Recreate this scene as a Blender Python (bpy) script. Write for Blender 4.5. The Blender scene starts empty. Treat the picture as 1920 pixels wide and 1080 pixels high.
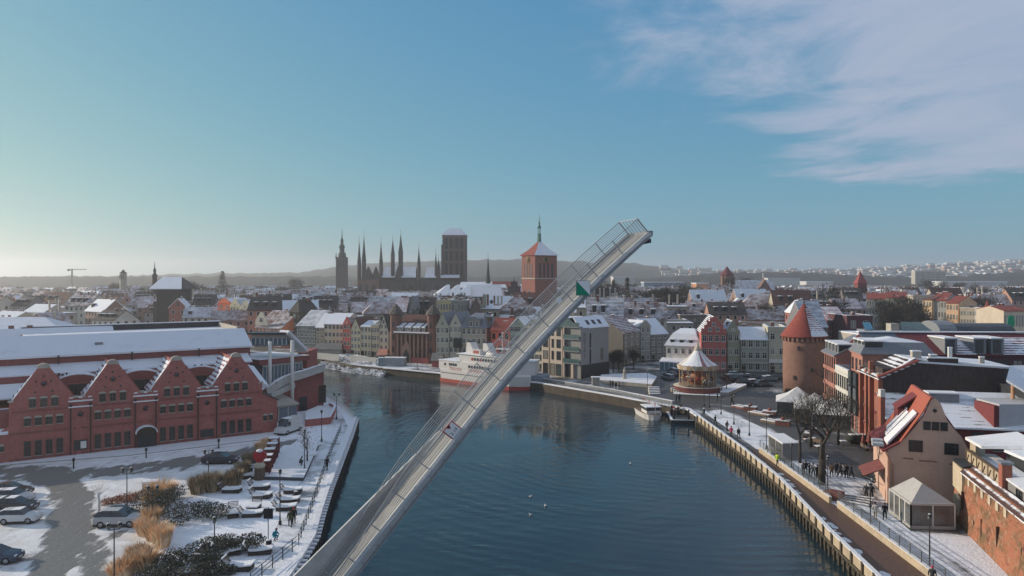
import bpy, math, random
from mathutils import Vector, Matrix
from math import radians as R, sin, cos, pi, sqrt, atan2, hypot
RND = random.Random(11)
scene = bpy.context.scene
COL = scene.collection
F, VX, VY, CZ = 1371.0, 960.0, 520.0, 25.0      # focal length (px of the 1920 wide photo), vanishing point, camera height

# ---------------------------------------------------------------- camera
cd = bpy.data.cameras.new('camera'); cam = bpy.data.objects.new('camera', cd); COL.objects.link(cam)
cam.location = (0, 0, CZ); cam.rotation_euler = (R(90), 0, 0)
cd.sensor_width = 36; cd.lens = 36*F/1920; cd.shift_y = -(540-VY)/1920
cd.clip_start = 0.5; cd.clip_end = 20000
scene.camera = cam

# ---------------------------------------------------------------- light
SUN_AZ, SUN_EL = -72.0, 17.5                    # degrees from +Y (negative = left), elevation
world = bpy.data.worlds.new('World'); scene.world = world; world.use_nodes = True
wn = world.node_tree; wn.nodes.clear()
def wnode(t, **k):
    n = wn.nodes.new(t)
    for a, b in k.items(): setattr(n, a, b)
    return n
sky = wnode('ShaderNodeTexSky', sky_type='NISHITA', sun_disc=False, sun_elevation=R(SUN_EL), sun_rotation=R(SUN_AZ), altitude=20, air_density=1.0, dust_density=.6, ozone_density=2.0)
def wmath(op, a, b=None, c=None):
    n = wnode('ShaderNodeMath', operation=op)
    for i, v in enumerate((a, b, c)):
        if v is None: continue
        if isinstance(v, (int, float)): n.inputs[i].default_value = v
        else: wn.links.new(v, n.inputs[i])
    return n.outputs[0]
tc = wnode('ShaderNodeTexCoord'); sx = wnode('ShaderNodeSeparateXYZ'); wn.links.new(tc.outputs['Generated'], sx.inputs[0])
zc = wmath('MAXIMUM', sx.outputs[2], 0.02)
u = wmath('DIVIDE', sx.outputs[0], zc); v = wmath('DIVIDE', sx.outputs[1], zc)
cv = wnode('ShaderNodeCombineXYZ'); wn.links.new(u, cv.inputs[0]); wn.links.new(v, cv.inputs[1])
mp = wnode('ShaderNodeMapping'); mp.inputs['Rotation'].default_value = (0, 0, R(38)); mp.inputs['Scale'].default_value = (1.0, .7, 1); wn.links.new(cv.outputs[0], mp.inputs[0])
n1 = wnode('ShaderNodeTexNoise'); n1.inputs['Scale'].default_value = 1.1; n1.inputs['Detail'].default_value = 9; n1.inputs['Roughness'].default_value = .62; n1.inputs['Distortion'].default_value = .5
wn.links.new(mp.outputs[0], n1.inputs[0])
n2 = wnode('ShaderNodeTexNoise'); n2.inputs['Scale'].default_value = .45; n2.inputs['Detail'].default_value = 3; wn.links.new(cv.outputs[0], n2.inputs[0])
edge = wmath('ADD', wmath('SUBTRACT', u, wmath('MULTIPLY', wmath('SUBTRACT', v, 1.3), .62)), .75)
edge = wmath('MINIMUM', edge, wmath('MULTIPLY', wmath('SUBTRACT', 7.8, v), .8))
edge = wmath('ADD', edge, wmath('MULTIPLY', wmath('SUBTRACT', n2.outputs[0], .5), 1.6))
edge = wmath('ADD', edge, wmath('MULTIPLY', wmath('SUBTRACT', n1.outputs[0], .5), 3.8))
mr = wnode('ShaderNodeMapRange', interpolation_type='SMOOTHSTEP'); mr.inputs['From Min'].default_value = -.2; mr.inputs['From Max'].default_value = 1.3; mr.inputs['To Max'].default_value = .95
wn.links.new(edge, mr.inputs[0])
thin = wnode('ShaderNodeMapRange', interpolation_type='SMOOTHSTEP'); thin.inputs['From Min'].default_value = .33; thin.inputs['From Max'].default_value = .62; thin.inputs['To Min'].default_value = .7
wn.links.new(n1.outputs[0], thin.inputs[0])
fac = wmath('MULTIPLY', mr.outputs[0], thin.outputs[0])
tint = wnode('ShaderNodeMix', data_type='RGBA', blend_type='MULTIPLY'); tint.inputs[0].default_value = 1; tint.inputs[7].default_value = (.8, .98, 1.12, 1)
wn.links.new(sky.outputs[0], tint.inputs[6])
hsv = wnode('ShaderNodeHueSaturation'); hsv.inputs['Saturation'].default_value = .8; wn.links.new(tint.outputs[2], hsv.inputs['Color'])
sp3 = wnode('ShaderNodeSeparateColor'); wn.links.new(hsv.outputs[0], sp3.inputs[0]); cb3 = wnode('ShaderNodeCombineColor')
for i_, (a_, p_) in enumerate(((.56, 1.02), (1.72, .58), (4.25, .13))): wn.links.new(wmath('MULTIPLY', wmath('POWER', sp3.outputs[i_], p_), a_), cb3.inputs[i_])
mixc = wnode('ShaderNodeMix', data_type='RGBA'); mixc.inputs[7].default_value = (4.3, 5.0, 6.5, 1)
wn.links.new(fac, mixc.inputs[0]); wn.links.new(cb3.outputs[0], mixc.inputs[6])
bg = wnode('ShaderNodeBackground'); bg.inputs[1].default_value = .102; wn.links.new(mixc.outputs[2], bg.inputs[0])
wo = wnode('ShaderNodeOutputWorld'); wn.links.new(bg.outputs[0], wo.inputs[0])
sd = bpy.data.lights.new('sun', 'SUN'); sd.energy = 5.0; sd.angle = R(.6); sd.color = (1.0, .87, .72)
sun = bpy.data.objects.new('sun', sd); COL.objects.link(sun)
SV = Vector((sin(R(SUN_AZ))*cos(R(SUN_EL)), cos(R(SUN_AZ))*cos(R(SUN_EL)), sin(R(SUN_EL))))
sun.rotation_euler = SV.to_track_quat('Z', 'Y').to_euler(); sun.location = (-60, 40, 120)
vs = scene.view_settings; scene.display_settings.display_device = 'sRGB'
vs.view_transform = 'Standard'; vs.look = 'None'; vs.gamma = 1; vs.exposure = -.12; vs.use_curve_mapping = False
try:
    scene.cycles.use_denoising = True
    scene.cycles.max_bounces = 6; scene.cycles.volume_bounces = 1; scene.cycles.transparent_max_bounces = 12
    scene.cycles.caustics_reflective = False; scene.cycles.caustics_refractive = False
    scene.cycles.sample_clamp_indirect = 4
except Exception: pass

# ---------------------------------------------------------------- places
def P(px, py, z=0.0):
    Y = (CZ-z)*F/(py-VY); return ((px-VX)/F*Y, Y)
def X_(px, Y): return (px-VX)/F*Y
def Z_(py, Y): return CZ-(py-VY)/F*Y
def V(px, py, Y): return Vector((X_(px, Y), Y, Z_(py, Y)))

# ---------------------------------------------------------------- materials
MATS = {}
def _nt(name):
    m = bpy.data.materials.new(name); m.use_nodes = True; nt = m.node_tree; nt.nodes.clear()
    return m, nt
class NT:
    def __init__(s, name):
        s.m = bpy.data.materials.new(name); s.m.use_nodes = True; s.t = s.m.node_tree; s.t.nodes.clear()
        s.b = s.n('ShaderNodeBsdfPrincipled'); s.o = s.n('ShaderNodeOutputMaterial'); s.l(s.b.outputs[0], s.o.inputs[0])
        s.co = s.n('ShaderNodeTexCoord'); s.obj = s.co.outputs['Object']
    def n(s, t, **k):
        x = s.t.nodes.new(t)
        for a, b in k.items(): setattr(x, a, b)
        return x
    def l(s, a, b): s.t.links.new(a, b)
    def set(s, sock, v):
        if isinstance(v, (int, float)): sock.default_value = v
        elif isinstance(v, (tuple, list)): sock.default_value = tuple(v)+((1,) if len(v) == 3 and len(sock.default_value) == 4 else ())
        else: s.l(v, sock)
    def noise(s, scale, detail=4, rough=.5, vec=None, dist=0, stretch=None, rot=0):
        x = s.n('ShaderNodeTexNoise'); x.inputs['Scale'].default_value = scale; x.inputs['Detail'].default_value = detail; x.inputs['Roughness'].default_value = rough; x.inputs['Distortion'].default_value = dist
        vec = vec or s.obj
        if stretch:
            mpn = s.n('ShaderNodeMapping'); mpn.inputs['Scale'].default_value = stretch; mpn.inputs['Rotation'].default_value = (0, 0, rot); s.l(vec, mpn.inputs[0]); vec = mpn.outputs[0]
        s.l(vec, x.inputs[0]); return x.outputs[0]
    def rng(s, v, a, b, c=0, d=1):
        x = s.n('ShaderNodeMapRange'); s.l(v, x.inputs[0])
        for i, k in zip((1, 2, 3, 4), (a, b, c, d)): x.inputs[i].default_value = k
        return x.outputs[0]
    def mix(s, f, a, b, mode='MIX'):
        x = s.n('ShaderNodeMix', data_type='RGBA', blend_type=mode); s.set(x.inputs[0], f); s.set(x.inputs[6], a); s.set(x.inputs[7], b); return x.outputs[2]
    def math(s, op, a, b=0.0):
        x = s.n('ShaderNodeMath', operation=op); s.set(x.inputs[0], a); s.set(x.inputs[1], b); return x.outputs[0]
    def bump(s, h, st=.3, d=.05):
        x = s.n('ShaderNodeBump'); x.inputs['Strength'].default_value = st; x.inputs['Distance'].default_value = d; s.l(h, x.inputs['Height']); s.l(x.outputs[0], s.b.inputs['Normal'])
    def fin(s, col, rough=.8, spec=.3, metal=0):
        s.set(s.b.inputs['Base Color'], col); s.set(s.b.inputs['Roughness'], rough); s.b.inputs['Specular IOR Level'].default_value = spec; s.b.inputs['Metallic'].default_value = metal
        return s.m
def C3(c, k=1.0): return tuple(min(1, x*k) for x in c[:3])
def plain(name, c, rough=.8, var=.18, scale=1.2, spec=.3, metal=0, bump=.0):
    if name in MATS: return MATS[name]
    s = NT(name)
    f = s.rng(s.math('ADD', s.math('MULTIPLY', s.noise(scale, 5, .6), .6), s.math('MULTIPLY', s.noise(scale*9, 3), .4)), .35, .65)
    col = s.mix(f, C3(c, 1-var), C3(c, 1+var))
    if bump: s.bump(s.noise(scale*12, 4), bump, .04)
    MATS[name] = s.fin(col, rough, spec, metal); return MATS[name]
def brick(name, c, mortar=None, stain=.3, scale=1.0):
    if name in MATS: return MATS[name]
    s = NT(name); mortar = mortar or C3(c, .8)
    geo = s.n('ShaderNodeSeparateXYZ'); s.l(s.obj, geo.inputs[0])
    w = s.math('ADD', geo.outputs[0], geo.outputs[1]); cb = s.n('ShaderNodeCombineXYZ'); s.l(w, cb.inputs[0]); s.l(geo.outputs[2], cb.inputs[1])
    bt = s.n('ShaderNodeTexBrick'); s.l(cb.outputs[0], bt.inputs[0]); bt.inputs['Scale'].default_value = 3.2*scale; bt.inputs['Mortar Size'].default_value = .012
    bt.inputs['Color1'].default_value = (*C3(c, 1.15), 1); bt.inputs['Color2'].default_value = (*C3(c, .82), 1); bt.inputs['Mortar'].default_value = (*mortar, 1)
    f = s.rng(s.noise(.45, 6, .65, stretch=(1, 1, 2.2)), .35, .68)
    f2 = s.rng(s.noise(2.5, 5, .6, stretch=(1, 1, .25)), .4, .7)
    col = s.mix(s.math('MULTIPLY', f, stain), bt.outputs[0], C3(c, .55)); col = s.mix(s.math('MULTIPLY', f2, stain*.6), col, C3((c[0]*.8+.1, c[1]+.07, c[2]+.06), 1))
    MATS[name] = s.fin(col, .9, .15); return MATS[name]
def snowtile(name, c, amount=.5, pitch=2.6, axis=2, snowc=(.74, .755, .78)):
    """tiles in rows, snow lying along the courses"""
    if name in MATS: return MATS[name]
    s = NT(name); g = s.n('ShaderNodeSeparateXYZ'); s.l(s.obj, g.inputs[0])
    r = s.math('SINE', s.math('MULTIPLY', g.outputs[axis], 2*pi*pitch)); n = s.noise(.5, 5, .6); n3 = s.noise(5, 3)
    h = s.math('ADD', s.math('MULTIPLY', r, .16), s.math('ADD', s.math('MULTIPLY', n, .75), s.math('MULTIPLY', n3, .25)))
    lo = .72-.5*amount
    f = s.rng(h, lo-.05, lo+.07)
    tile = s.mix(s.rng(n3, .35, .65), C3(c, .75), C3(c, 1.2)); tile = s.mix(s.rng(r, -1, -.4, .5, 0), tile, C3(c, .4))
    MATS[name] = s.fin(s.mix(f, tile, snowc), .85, .2); return MATS[name]
def tiles(name, c, pitch=2.6):
    return snowtile(name, c, -.1, pitch)
def mk_snow(name='snow', c=(.78, .785, .8), dirt=(.55, .53, .51), thr=.62, bscale=1.5):
    s = NT(name); n = s.noise(.35, 8, .62); n2 = s.noise(bscale*3, 6, .6)
    col = s.mix(s.rng(s.math('ADD', s.math('MULTIPLY', n, .75), s.math('MULTIPLY', n2, .25)), thr-.08, thr+.12, 0, .8), c, dirt)
    s.bump(s.math('ADD', n2, s.noise(bscale*9, 4)), .8, .12)
    MATS[name] = s.fin(col, .7, .25); return MATS[name]
SNOW = mk_snow()
SNOWR = mk_snow('roof_snow', (.71, .73, .76), (.5, .5, .51), .62, .8)
M_GLASS = plain('glass', (.022, .027, .03), .12, .3, 2, .6)
M_GLASS2 = plain('glass_lit', (.06, .075, .08), .1, .5, .6, .7)
M_CURT = plain('glass_curtain', (.2, .19, .16), .25, .4, 1.5, .6)
M_WHITE = plain('white_paint', (.62, .6, .55), .6, .08)
M_DARK = plain('dark_metal', (.03, .032, .035), .5, .2)
M_GREY = plain('grey_metal', (.2, .21, .22), .5, .15)
M_STONE = plain('stone', (.36, .33, .28), .85, .2)
M_WOOD = plain('wood', (.16, .11, .075), .8, .3, 3)
M_BLACK = plain('black_cloth', (.02, .02, .023), .9, .3)
M_RED = plain('red_tile', (.33, .075, .05), .8, .25)
M_TREE = plain('bark', (.05, .042, .035), .9, .3)

# ---------------------------------------------------------------- mesh builder
class MB:
    def __init__(s): s.v = []; s.f = []; s.m = []; s.mats = []; s.sm = []
    def mi(s, m):
        if m not in s.mats: s.mats.append(m)
        return s.mats.index(m)
    def add(s, vs, fs, m, smooth=False):
        o = len(s.v); s.v += [tuple(a) for a in vs]; k = s.mi(m)
        for f in fs: s.f.append([o+i for i in f]); s.m.append(k); s.sm.append(smooth)
        return s
    def box(s, x0, y0, z0, x1, y1, z1, m):
        vs = [(x, y, z) for z in (z0, z1) for (x, y) in ((x0, y0), (x1, y0), (x1, y1), (x0, y1))]
        return s.add(vs, [(0, 3, 2, 1), (4, 5, 6, 7), (0, 1, 5, 4), (1, 2, 6, 5), (2, 3, 7, 6), (3, 0, 4, 7)], m)
    def cbox(s, cx, cy, z0, w, d, h, m, rz=0):
        vs = []
        for z in (z0, z0+h):
            for (x, y) in ((-w/2, -d/2), (w/2, -d/2), (w/2, d/2), (-w/2, d/2)): vs.append((cx+x*cos(rz)-y*sin(rz), cy+x*sin(rz)+y*cos(rz), z))
        return s.add(vs, [(0, 3, 2, 1), (4, 5, 6, 7), (0, 1, 5, 4), (1, 2, 6, 5), (2, 3, 7, 6), (3, 0, 4, 7)], m)
    def prism(s, pts, z0, z1, m, mtop=None):                      # plan polygon (CCW) extruded up
        n = len(pts); vs = [(p[0], p[1], z0) for p in pts]+[(p[0], p[1], z1) for p in pts]
        s.add(vs, [tuple(reversed(range(n)))]+[(i, (i+1) % n, n+(i+1) % n, n+i) for i in range(n)], m)
        return s.add([(p[0], p[1], z1) for p in pts], [tuple(range(n))], mtop or m)
    def prof(s, pts, y0, y1, m):                                  # profile polygon in x-z (CCW seen from -y) extruded along y
        n = len(pts); vs = [(p[0], y0, p[1]) for p in pts]+[(p[0], y1, p[1]) for p in pts]
        return s.add(vs, [tuple(range(n)), tuple(range(2*n-1, n-1, -1))]+[(i, n+i, n+(i+1) % n, (i+1) % n) for i in range(n)], m)
    def hull(s, a, b, m):                                         # two equal rings of 3D points
        n = len(a); return s.add(list(a)+list(b), [tuple(reversed(range(n))), tuple(range(n, 2*n))]+[(i, (i+1) % n, n+(i+1) % n, n+i) for i in range(n)], m)
    def slab(s, q, t, m, mtop=None):                              # quad/polygon of 3D points, thickness t downward
        n = len(q); lo = [(p[0], p[1], p[2]-t) for p in q]
        s.add(list(q), [tuple(range(n))], mtop or m)
        return s.add(lo+list(q), [tuple(reversed(range(n)))]+[(i, (i+1) % n, n+(i+1) % n, n+i) for i in range(n)], m)
    def tube(s, p, q, r0, r1=None, n=8, m=None, cap=True):
        r1 = r0 if r1 is None else r1; p = Vector(p); q = Vector(q); d = (q-p)
        if d.length < 1e-6: return s
        d.normalize(); a = d.orthogonal().normalized(); b = d.cross(a)
        vs = [p+(a*cos(2*pi*i/n)+b*sin(2*pi*i/n))*r0 for i in range(n)]+[q+(a*cos(2*pi*i/n)+b*sin(2*pi*i/n))*r1 for i in range(n)]
        fs = [(i, (i+1) % n, n+(i+1) % n, n+i) for i in range(n)]
        if cap: fs += [tuple(reversed(range(n))), tuple(range(n, 2*n))]
        return s.add(vs, fs, m, n > 6)
    def beam(s, p, q, w, h, m, up=(0, 0, 1)):
        p = Vector(p); q = Vector(q); d = (q-p).normalized(); sd_ = d.cross(Vector(up))
        sd_ = sd_.normalized() if sd_.length > 1e-4 else Vector((1, 0, 0)); n = sd_.cross(d)
        r = [sd_*(-w/2)-n*h/2, sd_*(w/2)-n*h/2, sd_*(w/2)+n*h/2, sd_*(-w/2)+n*h/2]
        return s.hull([p+k for k in r], [q+k for k in r], m)
    def lathe(s, prof, n, m, c=(0, 0), smooth=True, ph=0):        # prof: list of (r, z)
        vs = []; fs = []
        for (r, z) in prof:
            for i in range(n): a = 2*pi*i/n+ph; vs.append((c[0]+r*cos(a), c[1]+r*sin(a), z))
        for k in range(len(prof)-1):
            for i in range(n): fs.append((k*n+i, k*n+(i+1) % n, (k+1)*n+(i+1) % n, (k+1)*n+i))
        fs.append(tuple(reversed(range(n)))); fs.append(tuple(range((len(prof)-1)*n, len(prof)*n)))
        return s.add(vs, fs, m, smooth)
    def blob(s, c, r, m, n=8, k=5, sz=1.0):
        return s.lathe([(max(.01, r*sin(pi*i/k)), c[2]-r*sz*cos(pi*i/k)) for i in range(k+1)], n, m, (c[0], c[1]))
    def mesh(s, name='mesh'):
        me = bpy.data.meshes.new(name); me.from_pydata(s.v, [], s.f)
        for m in s.mats: me.materials.append(m)
        me.polygons.foreach_set('material_index', s.m); me.polygons.foreach_set('use_smooth', s.sm); me.update(); return me
def obj(name, data, parent=None, loc=(0, 0, 0), rz=0.0, **tags):
    if isinstance(data, MB): data = data.mesh(name)
    o = bpy.data.objects.new(name, data); COL.objects.link(o)
    if parent: o.parent = parent
    o.location = loc
    if rz: o.rotation_euler = (0, 0, rz)
    for k, v_ in tags.items():
        if v_: o[k] = v_
    return o
def thing(name, label, category, loc=(0, 0, 0), rz=0.0, group=None, data=None):
    return obj(name, data, None, loc, rz, label=label, category=category, group=group)
def struct(name, data, **t): return obj(name, data, kind='structure', **t)
def copy_thing(o, loc, rz, label=None, parent=None):
    c = o.copy(); COL.objects.link(c)
    if parent is None: c.location = loc; c.rotation_euler = (0, 0, rz)
    if label: c['label'] = label
    for ch in list(o.children):
        d = ch.copy(); COL.objects.link(d); d.parent = c
        for g in list(ch.children):
            e = g.copy(); COL.objects.link(e); e.parent = d
    return c
# ================================================================ SETTING: water, land, quays
def mk_water():
    s = NT('river_water')
    # long gentle ripples plus rings spreading from the landing stage
    cx, cy = P(1265, 800)
    pos = s.obj
    r1 = s.noise(.55, 4, .55, stretch=(.45, 1.6, 1), rot=R(-8), dist=.4)
    r2 = s.noise(2.2, 3, .5, stretch=(.6, 1.5, 1), rot=R(10))
    wv = s.n('ShaderNodeTexWave', wave_type='RINGS', rings_direction='SPHERICAL'); mpn = s.n('ShaderNodeMapping'); mpn.vector_type = 'POINT'
    mpn.inputs['Location'].default_value = (-cx, -cy, 0); s.l(pos, mpn.inputs[0]); s.l(mpn.outputs[0], wv.inputs[0]); wv.inputs['Scale'].default_value = .16; wv.inputs['Distortion'].default_value = 5; wv.inputs['Detail'].default_value = 2; wv.inputs['Detail Scale'].default_value = .6
    h = s.math('ADD', s.math('MULTIPLY', r1, 1.0), s.math('MULTIPLY', r2, .3)); h = s.math('ADD', h, s.math('MULTIPLY', wv.outputs['Fac'], .34))
    patch = s.rng(s.noise(.045, 4, .6, dist=.8), .38, .6, .12, 1)
    h = s.math('MULTIPLY', h, patch)
    s.bump(h, .62, .12)
    col = s.mix(s.rng(s.noise(.06, 4), .4, .6), (.012, .028, .04), (.016, .036, .046))
    m = s.fin(col, .045, .5); s.b.inputs['IOR'].default_value = 1.33; return m
M_WATER = mk_water()
w = MB(); w.add([(-900, -200, -1.8), (400, -200, -1.8), (400, 1500, -1.8), (-900, 1500, -1.8)], [(0, 1, 2, 3)], M_WATER)
struct('river_water', w)

def mk_ground(name, base, snow_amt, scale=.05, streak=None, rot=0, snowc=(.84, .85, .87), dark=None):
    """paving or asphalt with trodden snow over it"""
    s = NT(name); n = s.noise(scale, 8, .68, dist=.6); n2 = s.noise(scale*9, 6, .65); n3 = s.noise(6, 4)
    h = s.math('ADD', s.math('MULTIPLY', n, .6), s.math('MULTIPLY', n2, .4))
    if streak:
        st = s.noise(1.0, 5, .6, stretch=streak, rot=rot); h = s.math('ADD', s.math('MULTIPLY', h, .55), s.math('MULTIPLY', st, .45))
    t = .72-.44*snow_amt
    f = s.rng(h, t-.07, t+.05)
    b = s.mix(s.rng(n3, .35, .65), C3(base, .8), C3(base, 1.2))
    col = s.mix(f, b, s.mix(s.rng(n2, .35, .7), snowc, C3(snowc, .82)))
    s.bump(s.math('ADD', s.math('MULTIPLY', f, .6), s.math('ADD', n3, s.noise(2.2, 5, .65))), .75, .1)
    MATS[name] = s.fin(col, s.rng(f, 0, 1, .55, .85), .3); return MATS[name]
G_FAR = mk_ground('town_ground', (.09, .085, .075), .42, .02)
G_LEFT = mk_ground('snowy_plaza', (.13, .12, .11), .92, .06)
G_ROAD = mk_ground('road_surface', (.2, .19, .175), .74, .05, (.9, .12, 1), R(20))
G_STREET = mk_ground('street_surface', (.15, .15, .155), .42, .07, (.14, .9, 1), R(-14))
G_PATH = mk_ground('trodden_path', (.24, .23, .22), .55, .1)
G_SQUARE = mk_ground('square_paving', (.075, .072, .068), .22, .05)
G_QUAY = mk_ground('quay_paving', (.095, .092, .087), .3, .06)
G_BROWN = mk_ground('wet_brown_paving', (.11, .062, .045), .02, .06)
M_CONC = plain('concrete', (.27, .25, .21), .85, .25, .8)
M_PILE = plain('sheet_piling', (.035, .032, .03), .8, .3)
M_BEIGE = plain('beige_render', (.42, .34, .24), .85, .22, .8)

M_QWALL = plain('dark_quay_wall', (.07, .058, .045), .85, .4, .8)
leftQ = [P(666, 783), P(655, 815), P(633, 870), P(612, 922), P(597, 968), P(587, 1005), P(563, 1045), P(540, 1080)]
leftB = [P(640, 757), P(611, 742)]
isl = leftQ+[(-20, 40), (-21, -60), (-5000, -60), (-5000, 5200), (-3000, 5200), (-425, 760), (-248, 470), (-155, 305), (-112, 240), (-80, 196), (-48, 166)]+leftB[::-1]
right_q = [(27, -60), P(1640, 1080), P(1556, 1000), P(1462, 900), P(1395, 845), P(1310, 783)]
far_q = [P(1290, 769), P(1145, 742), P(1010, 719), P(915, 709), P(815, 699), P(720, 690), P(660, 684), P(600, 672), (-110, 262), (-170, 330), (-270, 470), (-440, 760)]
main = right_q+far_q+[(-2900, 5200), (5000, 5200), (5000, -60)]
def ring_ccw(pts):
    a = sum(pts[i][0]*pts[(i+1) % len(pts)][1]-pts[(i+1) % len(pts)][0]*pts[i][1] for i in range(len(pts)))
    return pts if a > 0 else pts[::-1]
g = MB(); g.prism(ring_ccw(isl), -4, 0, M_PILE, G_LEFT); struct('island_ground', g)
g = MB(); g.prism(ring_ccw(main), -4, 0, M_QWALL, G_FAR); struct('mainland_ground', g)

def strip(name, pts, z, m, **t):
    g = MB(); g.add([(p[0], p[1], z) for p in ring_ccw(pts)], [tuple(range(len(pts)))], m); return struct(name, g, **t)
# street in front of the red warehouse, parking and drive
# street and parking: one grid sheet whose wear (bared, slushy asphalt) follows the driven lines
def inside(p, poly):
    c = False; j = len(poly)-1
    for i in range(len(poly)):
        if (poly[i][1] > p[1]) != (poly[j][1] > p[1]) and p[0] < (poly[j][0]-poly[i][0])*(p[1]-poly[i][1])/(poly[j][1]-poly[i][1])+poly[i][0]: c = not c
        j = i
    return c
def dseg(p, a, b):
    ax, ay = b[0]-a[0], b[1]-a[1]; t = max(0, min(1, ((p[0]-a[0])*ax+(p[1]-a[1])*ay)/(ax*ax+ay*ay+1e-9))); return hypot(p[0]-a[0]-t*ax, p[1]-a[1]-t*ay)
LANES = [([P(-400, 902), P(0, 884), P(150, 889), P(300, 874), P(450, 850), P(540, 832)], 3.6, .95), ([P(60, 890), P(118, 908), P(140, 935), P(132, 975), P(118, 1030), P(60, 1120), P(0, 1220)], 2.4, 1.15), ([P(118, 925), P(150, 960), P(170, 1020), P(200, 1120)], 1.8, .8), ([P(-300, 905), P(0, 893), P(90, 900)], 1.6, .8), ([P(130, 960), P(190, 1000), P(225, 1000)], 1.4, .55), ([P(60, 1040), P(0, 1060)], 1.4, .5)]
ROADP = [P(-500, 899), P(0, 870), P(240, 857), P(520, 824), P(556, 822), P(565, 838), P(470, 862), P(440, 890), P(380, 930), P(262, 950), P(262, 985), P(268, 1000), P(250, 1050), P(205, 1130), P(120, 1300), P(-900, 1300)]
RM = NT('street_snow'); rat = RM.n('ShaderNodeAttribute'); rat.attribute_name = 'wear'; wv_ = rat.outputs['Fac']
ra = RM.noise(.35, 8, .65, dist=.5); rb = RM.noise(1.0, 6, .65, stretch=(.55, .16, 1), rot=R(66)); rc_ = RM.noise(4, 5, .6)
rh = RM.math('ADD', wv_, RM.math('ADD', RM.math('MULTIPLY', RM.math('SUBTRACT', ra, .5), 1.7), RM.math('MULTIPLY', RM.math('SUBTRACT', rb, .5), 2.8)))
rf_ = RM.rng(rh, .32, .62); rs = RM.mix(RM.rng(ra, .35, .68), (.76, .76, .765), (.52, .5, .47))
rcol = RM.mix(rf_, rs, RM.mix(RM.rng(rc_, .3, .7), (.13, .125, .115), (.22, .215, .2)))
RM.bump(RM.math('ADD', RM.math('MULTIPLY', rf_, -.6), RM.math('ADD', rb, RM.math('MULTIPLY', rc_, .5))), .8, .12); RM.fin(rcol, RM.rng(rf_, 0, 1, .8, .5), .3)
g = MB(); gx0, gy0, nx, ny, st_ = -92, 42, 118, 142, .5; wear = []; idx = {}
for j in range(ny+1):
    for i in range(nx+1):
        p = (gx0+i*st_, gy0+j*st_); idx[(i, j)] = len(g.v); g.v.append((p[0], p[1], .008)); w_ = 0
        for ln, wd, k in LANES:
            d = min(dseg(p, a, b) for a, b in zip(ln, ln[1:])); w_ = max(w_, k*max(0, 1-(d/wd)**2.2) if d < wd else 0)
        wear.append(w_)
k_ = g.mi(RM.m)
for j in range(ny):
    for i in range(nx):
        if inside((gx0+(i+.5)*st_, gy0+(j+.5)*st_), ROADP): g.f.append([idx[(i, j)], idx[(i+1, j)], idx[(i+1, j+1)], idx[(i, j+1)]]); g.m.append(k_); g.sm.append(False)
me = g.mesh('street'); at_ = me.attributes.new('wear', 'FLOAT', 'POINT'); at_.data.foreach_set('value', wear); struct('street', me)
strip('quay_path', [P(612, 760), P(640, 772), P(652, 800), P(625, 862), P(597, 925), P(573, 985), P(540, 1040), P(500, 1100), P(440, 1110), P(490, 1030), P(520, 985), P(548, 930), P(575, 880), P(585, 845), P(612, 805), P(610, 790)], .004, G_PATH)
# pavement along the warehouse with a kerb
def poly_line_strip(name, line, w, z0, z1, m, mtop):
    g = MB()
    for a, b in zip(line, line[1:]):
        a = Vector(a); b = Vector(b); d = (b-a).normalized(); n = Vector((-d.y, d.x))*w
        g.prism(ring_ccw([tuple(a), tuple(b), tuple(b+n), tuple(a+n)]), z0, z1, m, mtop)
    return g
pv = MB(); pv.prism(ring_ccw([P(-300, 905), P(20, 872), P(240, 855), P(520, 822), P(520, 806), P(240, 838), P(0, 862), P(-300, 890)]), 0, .12, M_CONC, SNOW); struct('pavement', pv)

# left quay: cap beam with snow, piling teeth, rail
def along(line, step, off=0.0):
    out = []; acc = off
    for a, b in zip(line, line[1:]):
        a = Vector(a); b = Vector(b); L = (b-a).length; d = (b-a)/L
        while acc < L: out.append((a+d*acc, atan2(d.y, d.x))); acc += step
        acc -= L
    return out
qw = thing('quay_wall', 'dark sheet piled quay wall with a snow capped toothed edge, along the left bank', 'quay wall')
lq = leftQ+[(-20, 40)]
g = MB()
for a, b in zip(lq, lq[1:]):
    g.beam((a[0], a[1], .02), (b[0], b[1], .02), .5, .34, SNOW)
obj('coping', g, qw)
g = MB()
for p, a in along(lq, 1.0):
    g.cbox(p.x+.42*cos(a+pi/2), p.y+.42*sin(a+pi/2), -2.6, .42, .5, 2.35, M_PILE, a); g.cbox(p.x+.42*cos(a+pi/2), p.y+.42*sin(a+pi/2), -.25, .46, .55, .14, SNOW, a)
obj('sheet_piles', g, qw, kind='stuff')

# ---------------------------------------------------------------- right bank ground
strip('square', [P(1185, 742), P(1300, 766), P(1345, 762), P(1440, 800), P(1560, 880), P(1640, 905), P(1660, 860), P(1550, 770), P(1480, 740), P(1480, 703), P(1180, 700), P(1140, 712)], .004, G_SQUARE)
strip('snow_patch', [P(1318, 772), P(1352, 768), P(1400, 788), P(1452, 812), P(1438, 846), P(1418, 842), P(1368, 806)], .008, mk_ground('trodden_snow', (.22, .21, .2), .66, .25))
strip('promenade', [P(1310, 783), P(1318, 772), P(1368, 806), P(1418, 842), P(1395, 845)], .008, G_QUAY)
PWL = [P(1425, 848), P(1557, 944)]; PWL2 = [P(1572, 952), P(1740, 1080), P(1960, 1262)]
strip('lower_walkway', [P(1395, 845), P(1418, 842)]+PWL+[P(1565, 946)]+PWL2+[(27, 20), P(1640, 1080), P(1556, 1000), P(1462, 900)], .012, G_BROWN)
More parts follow.
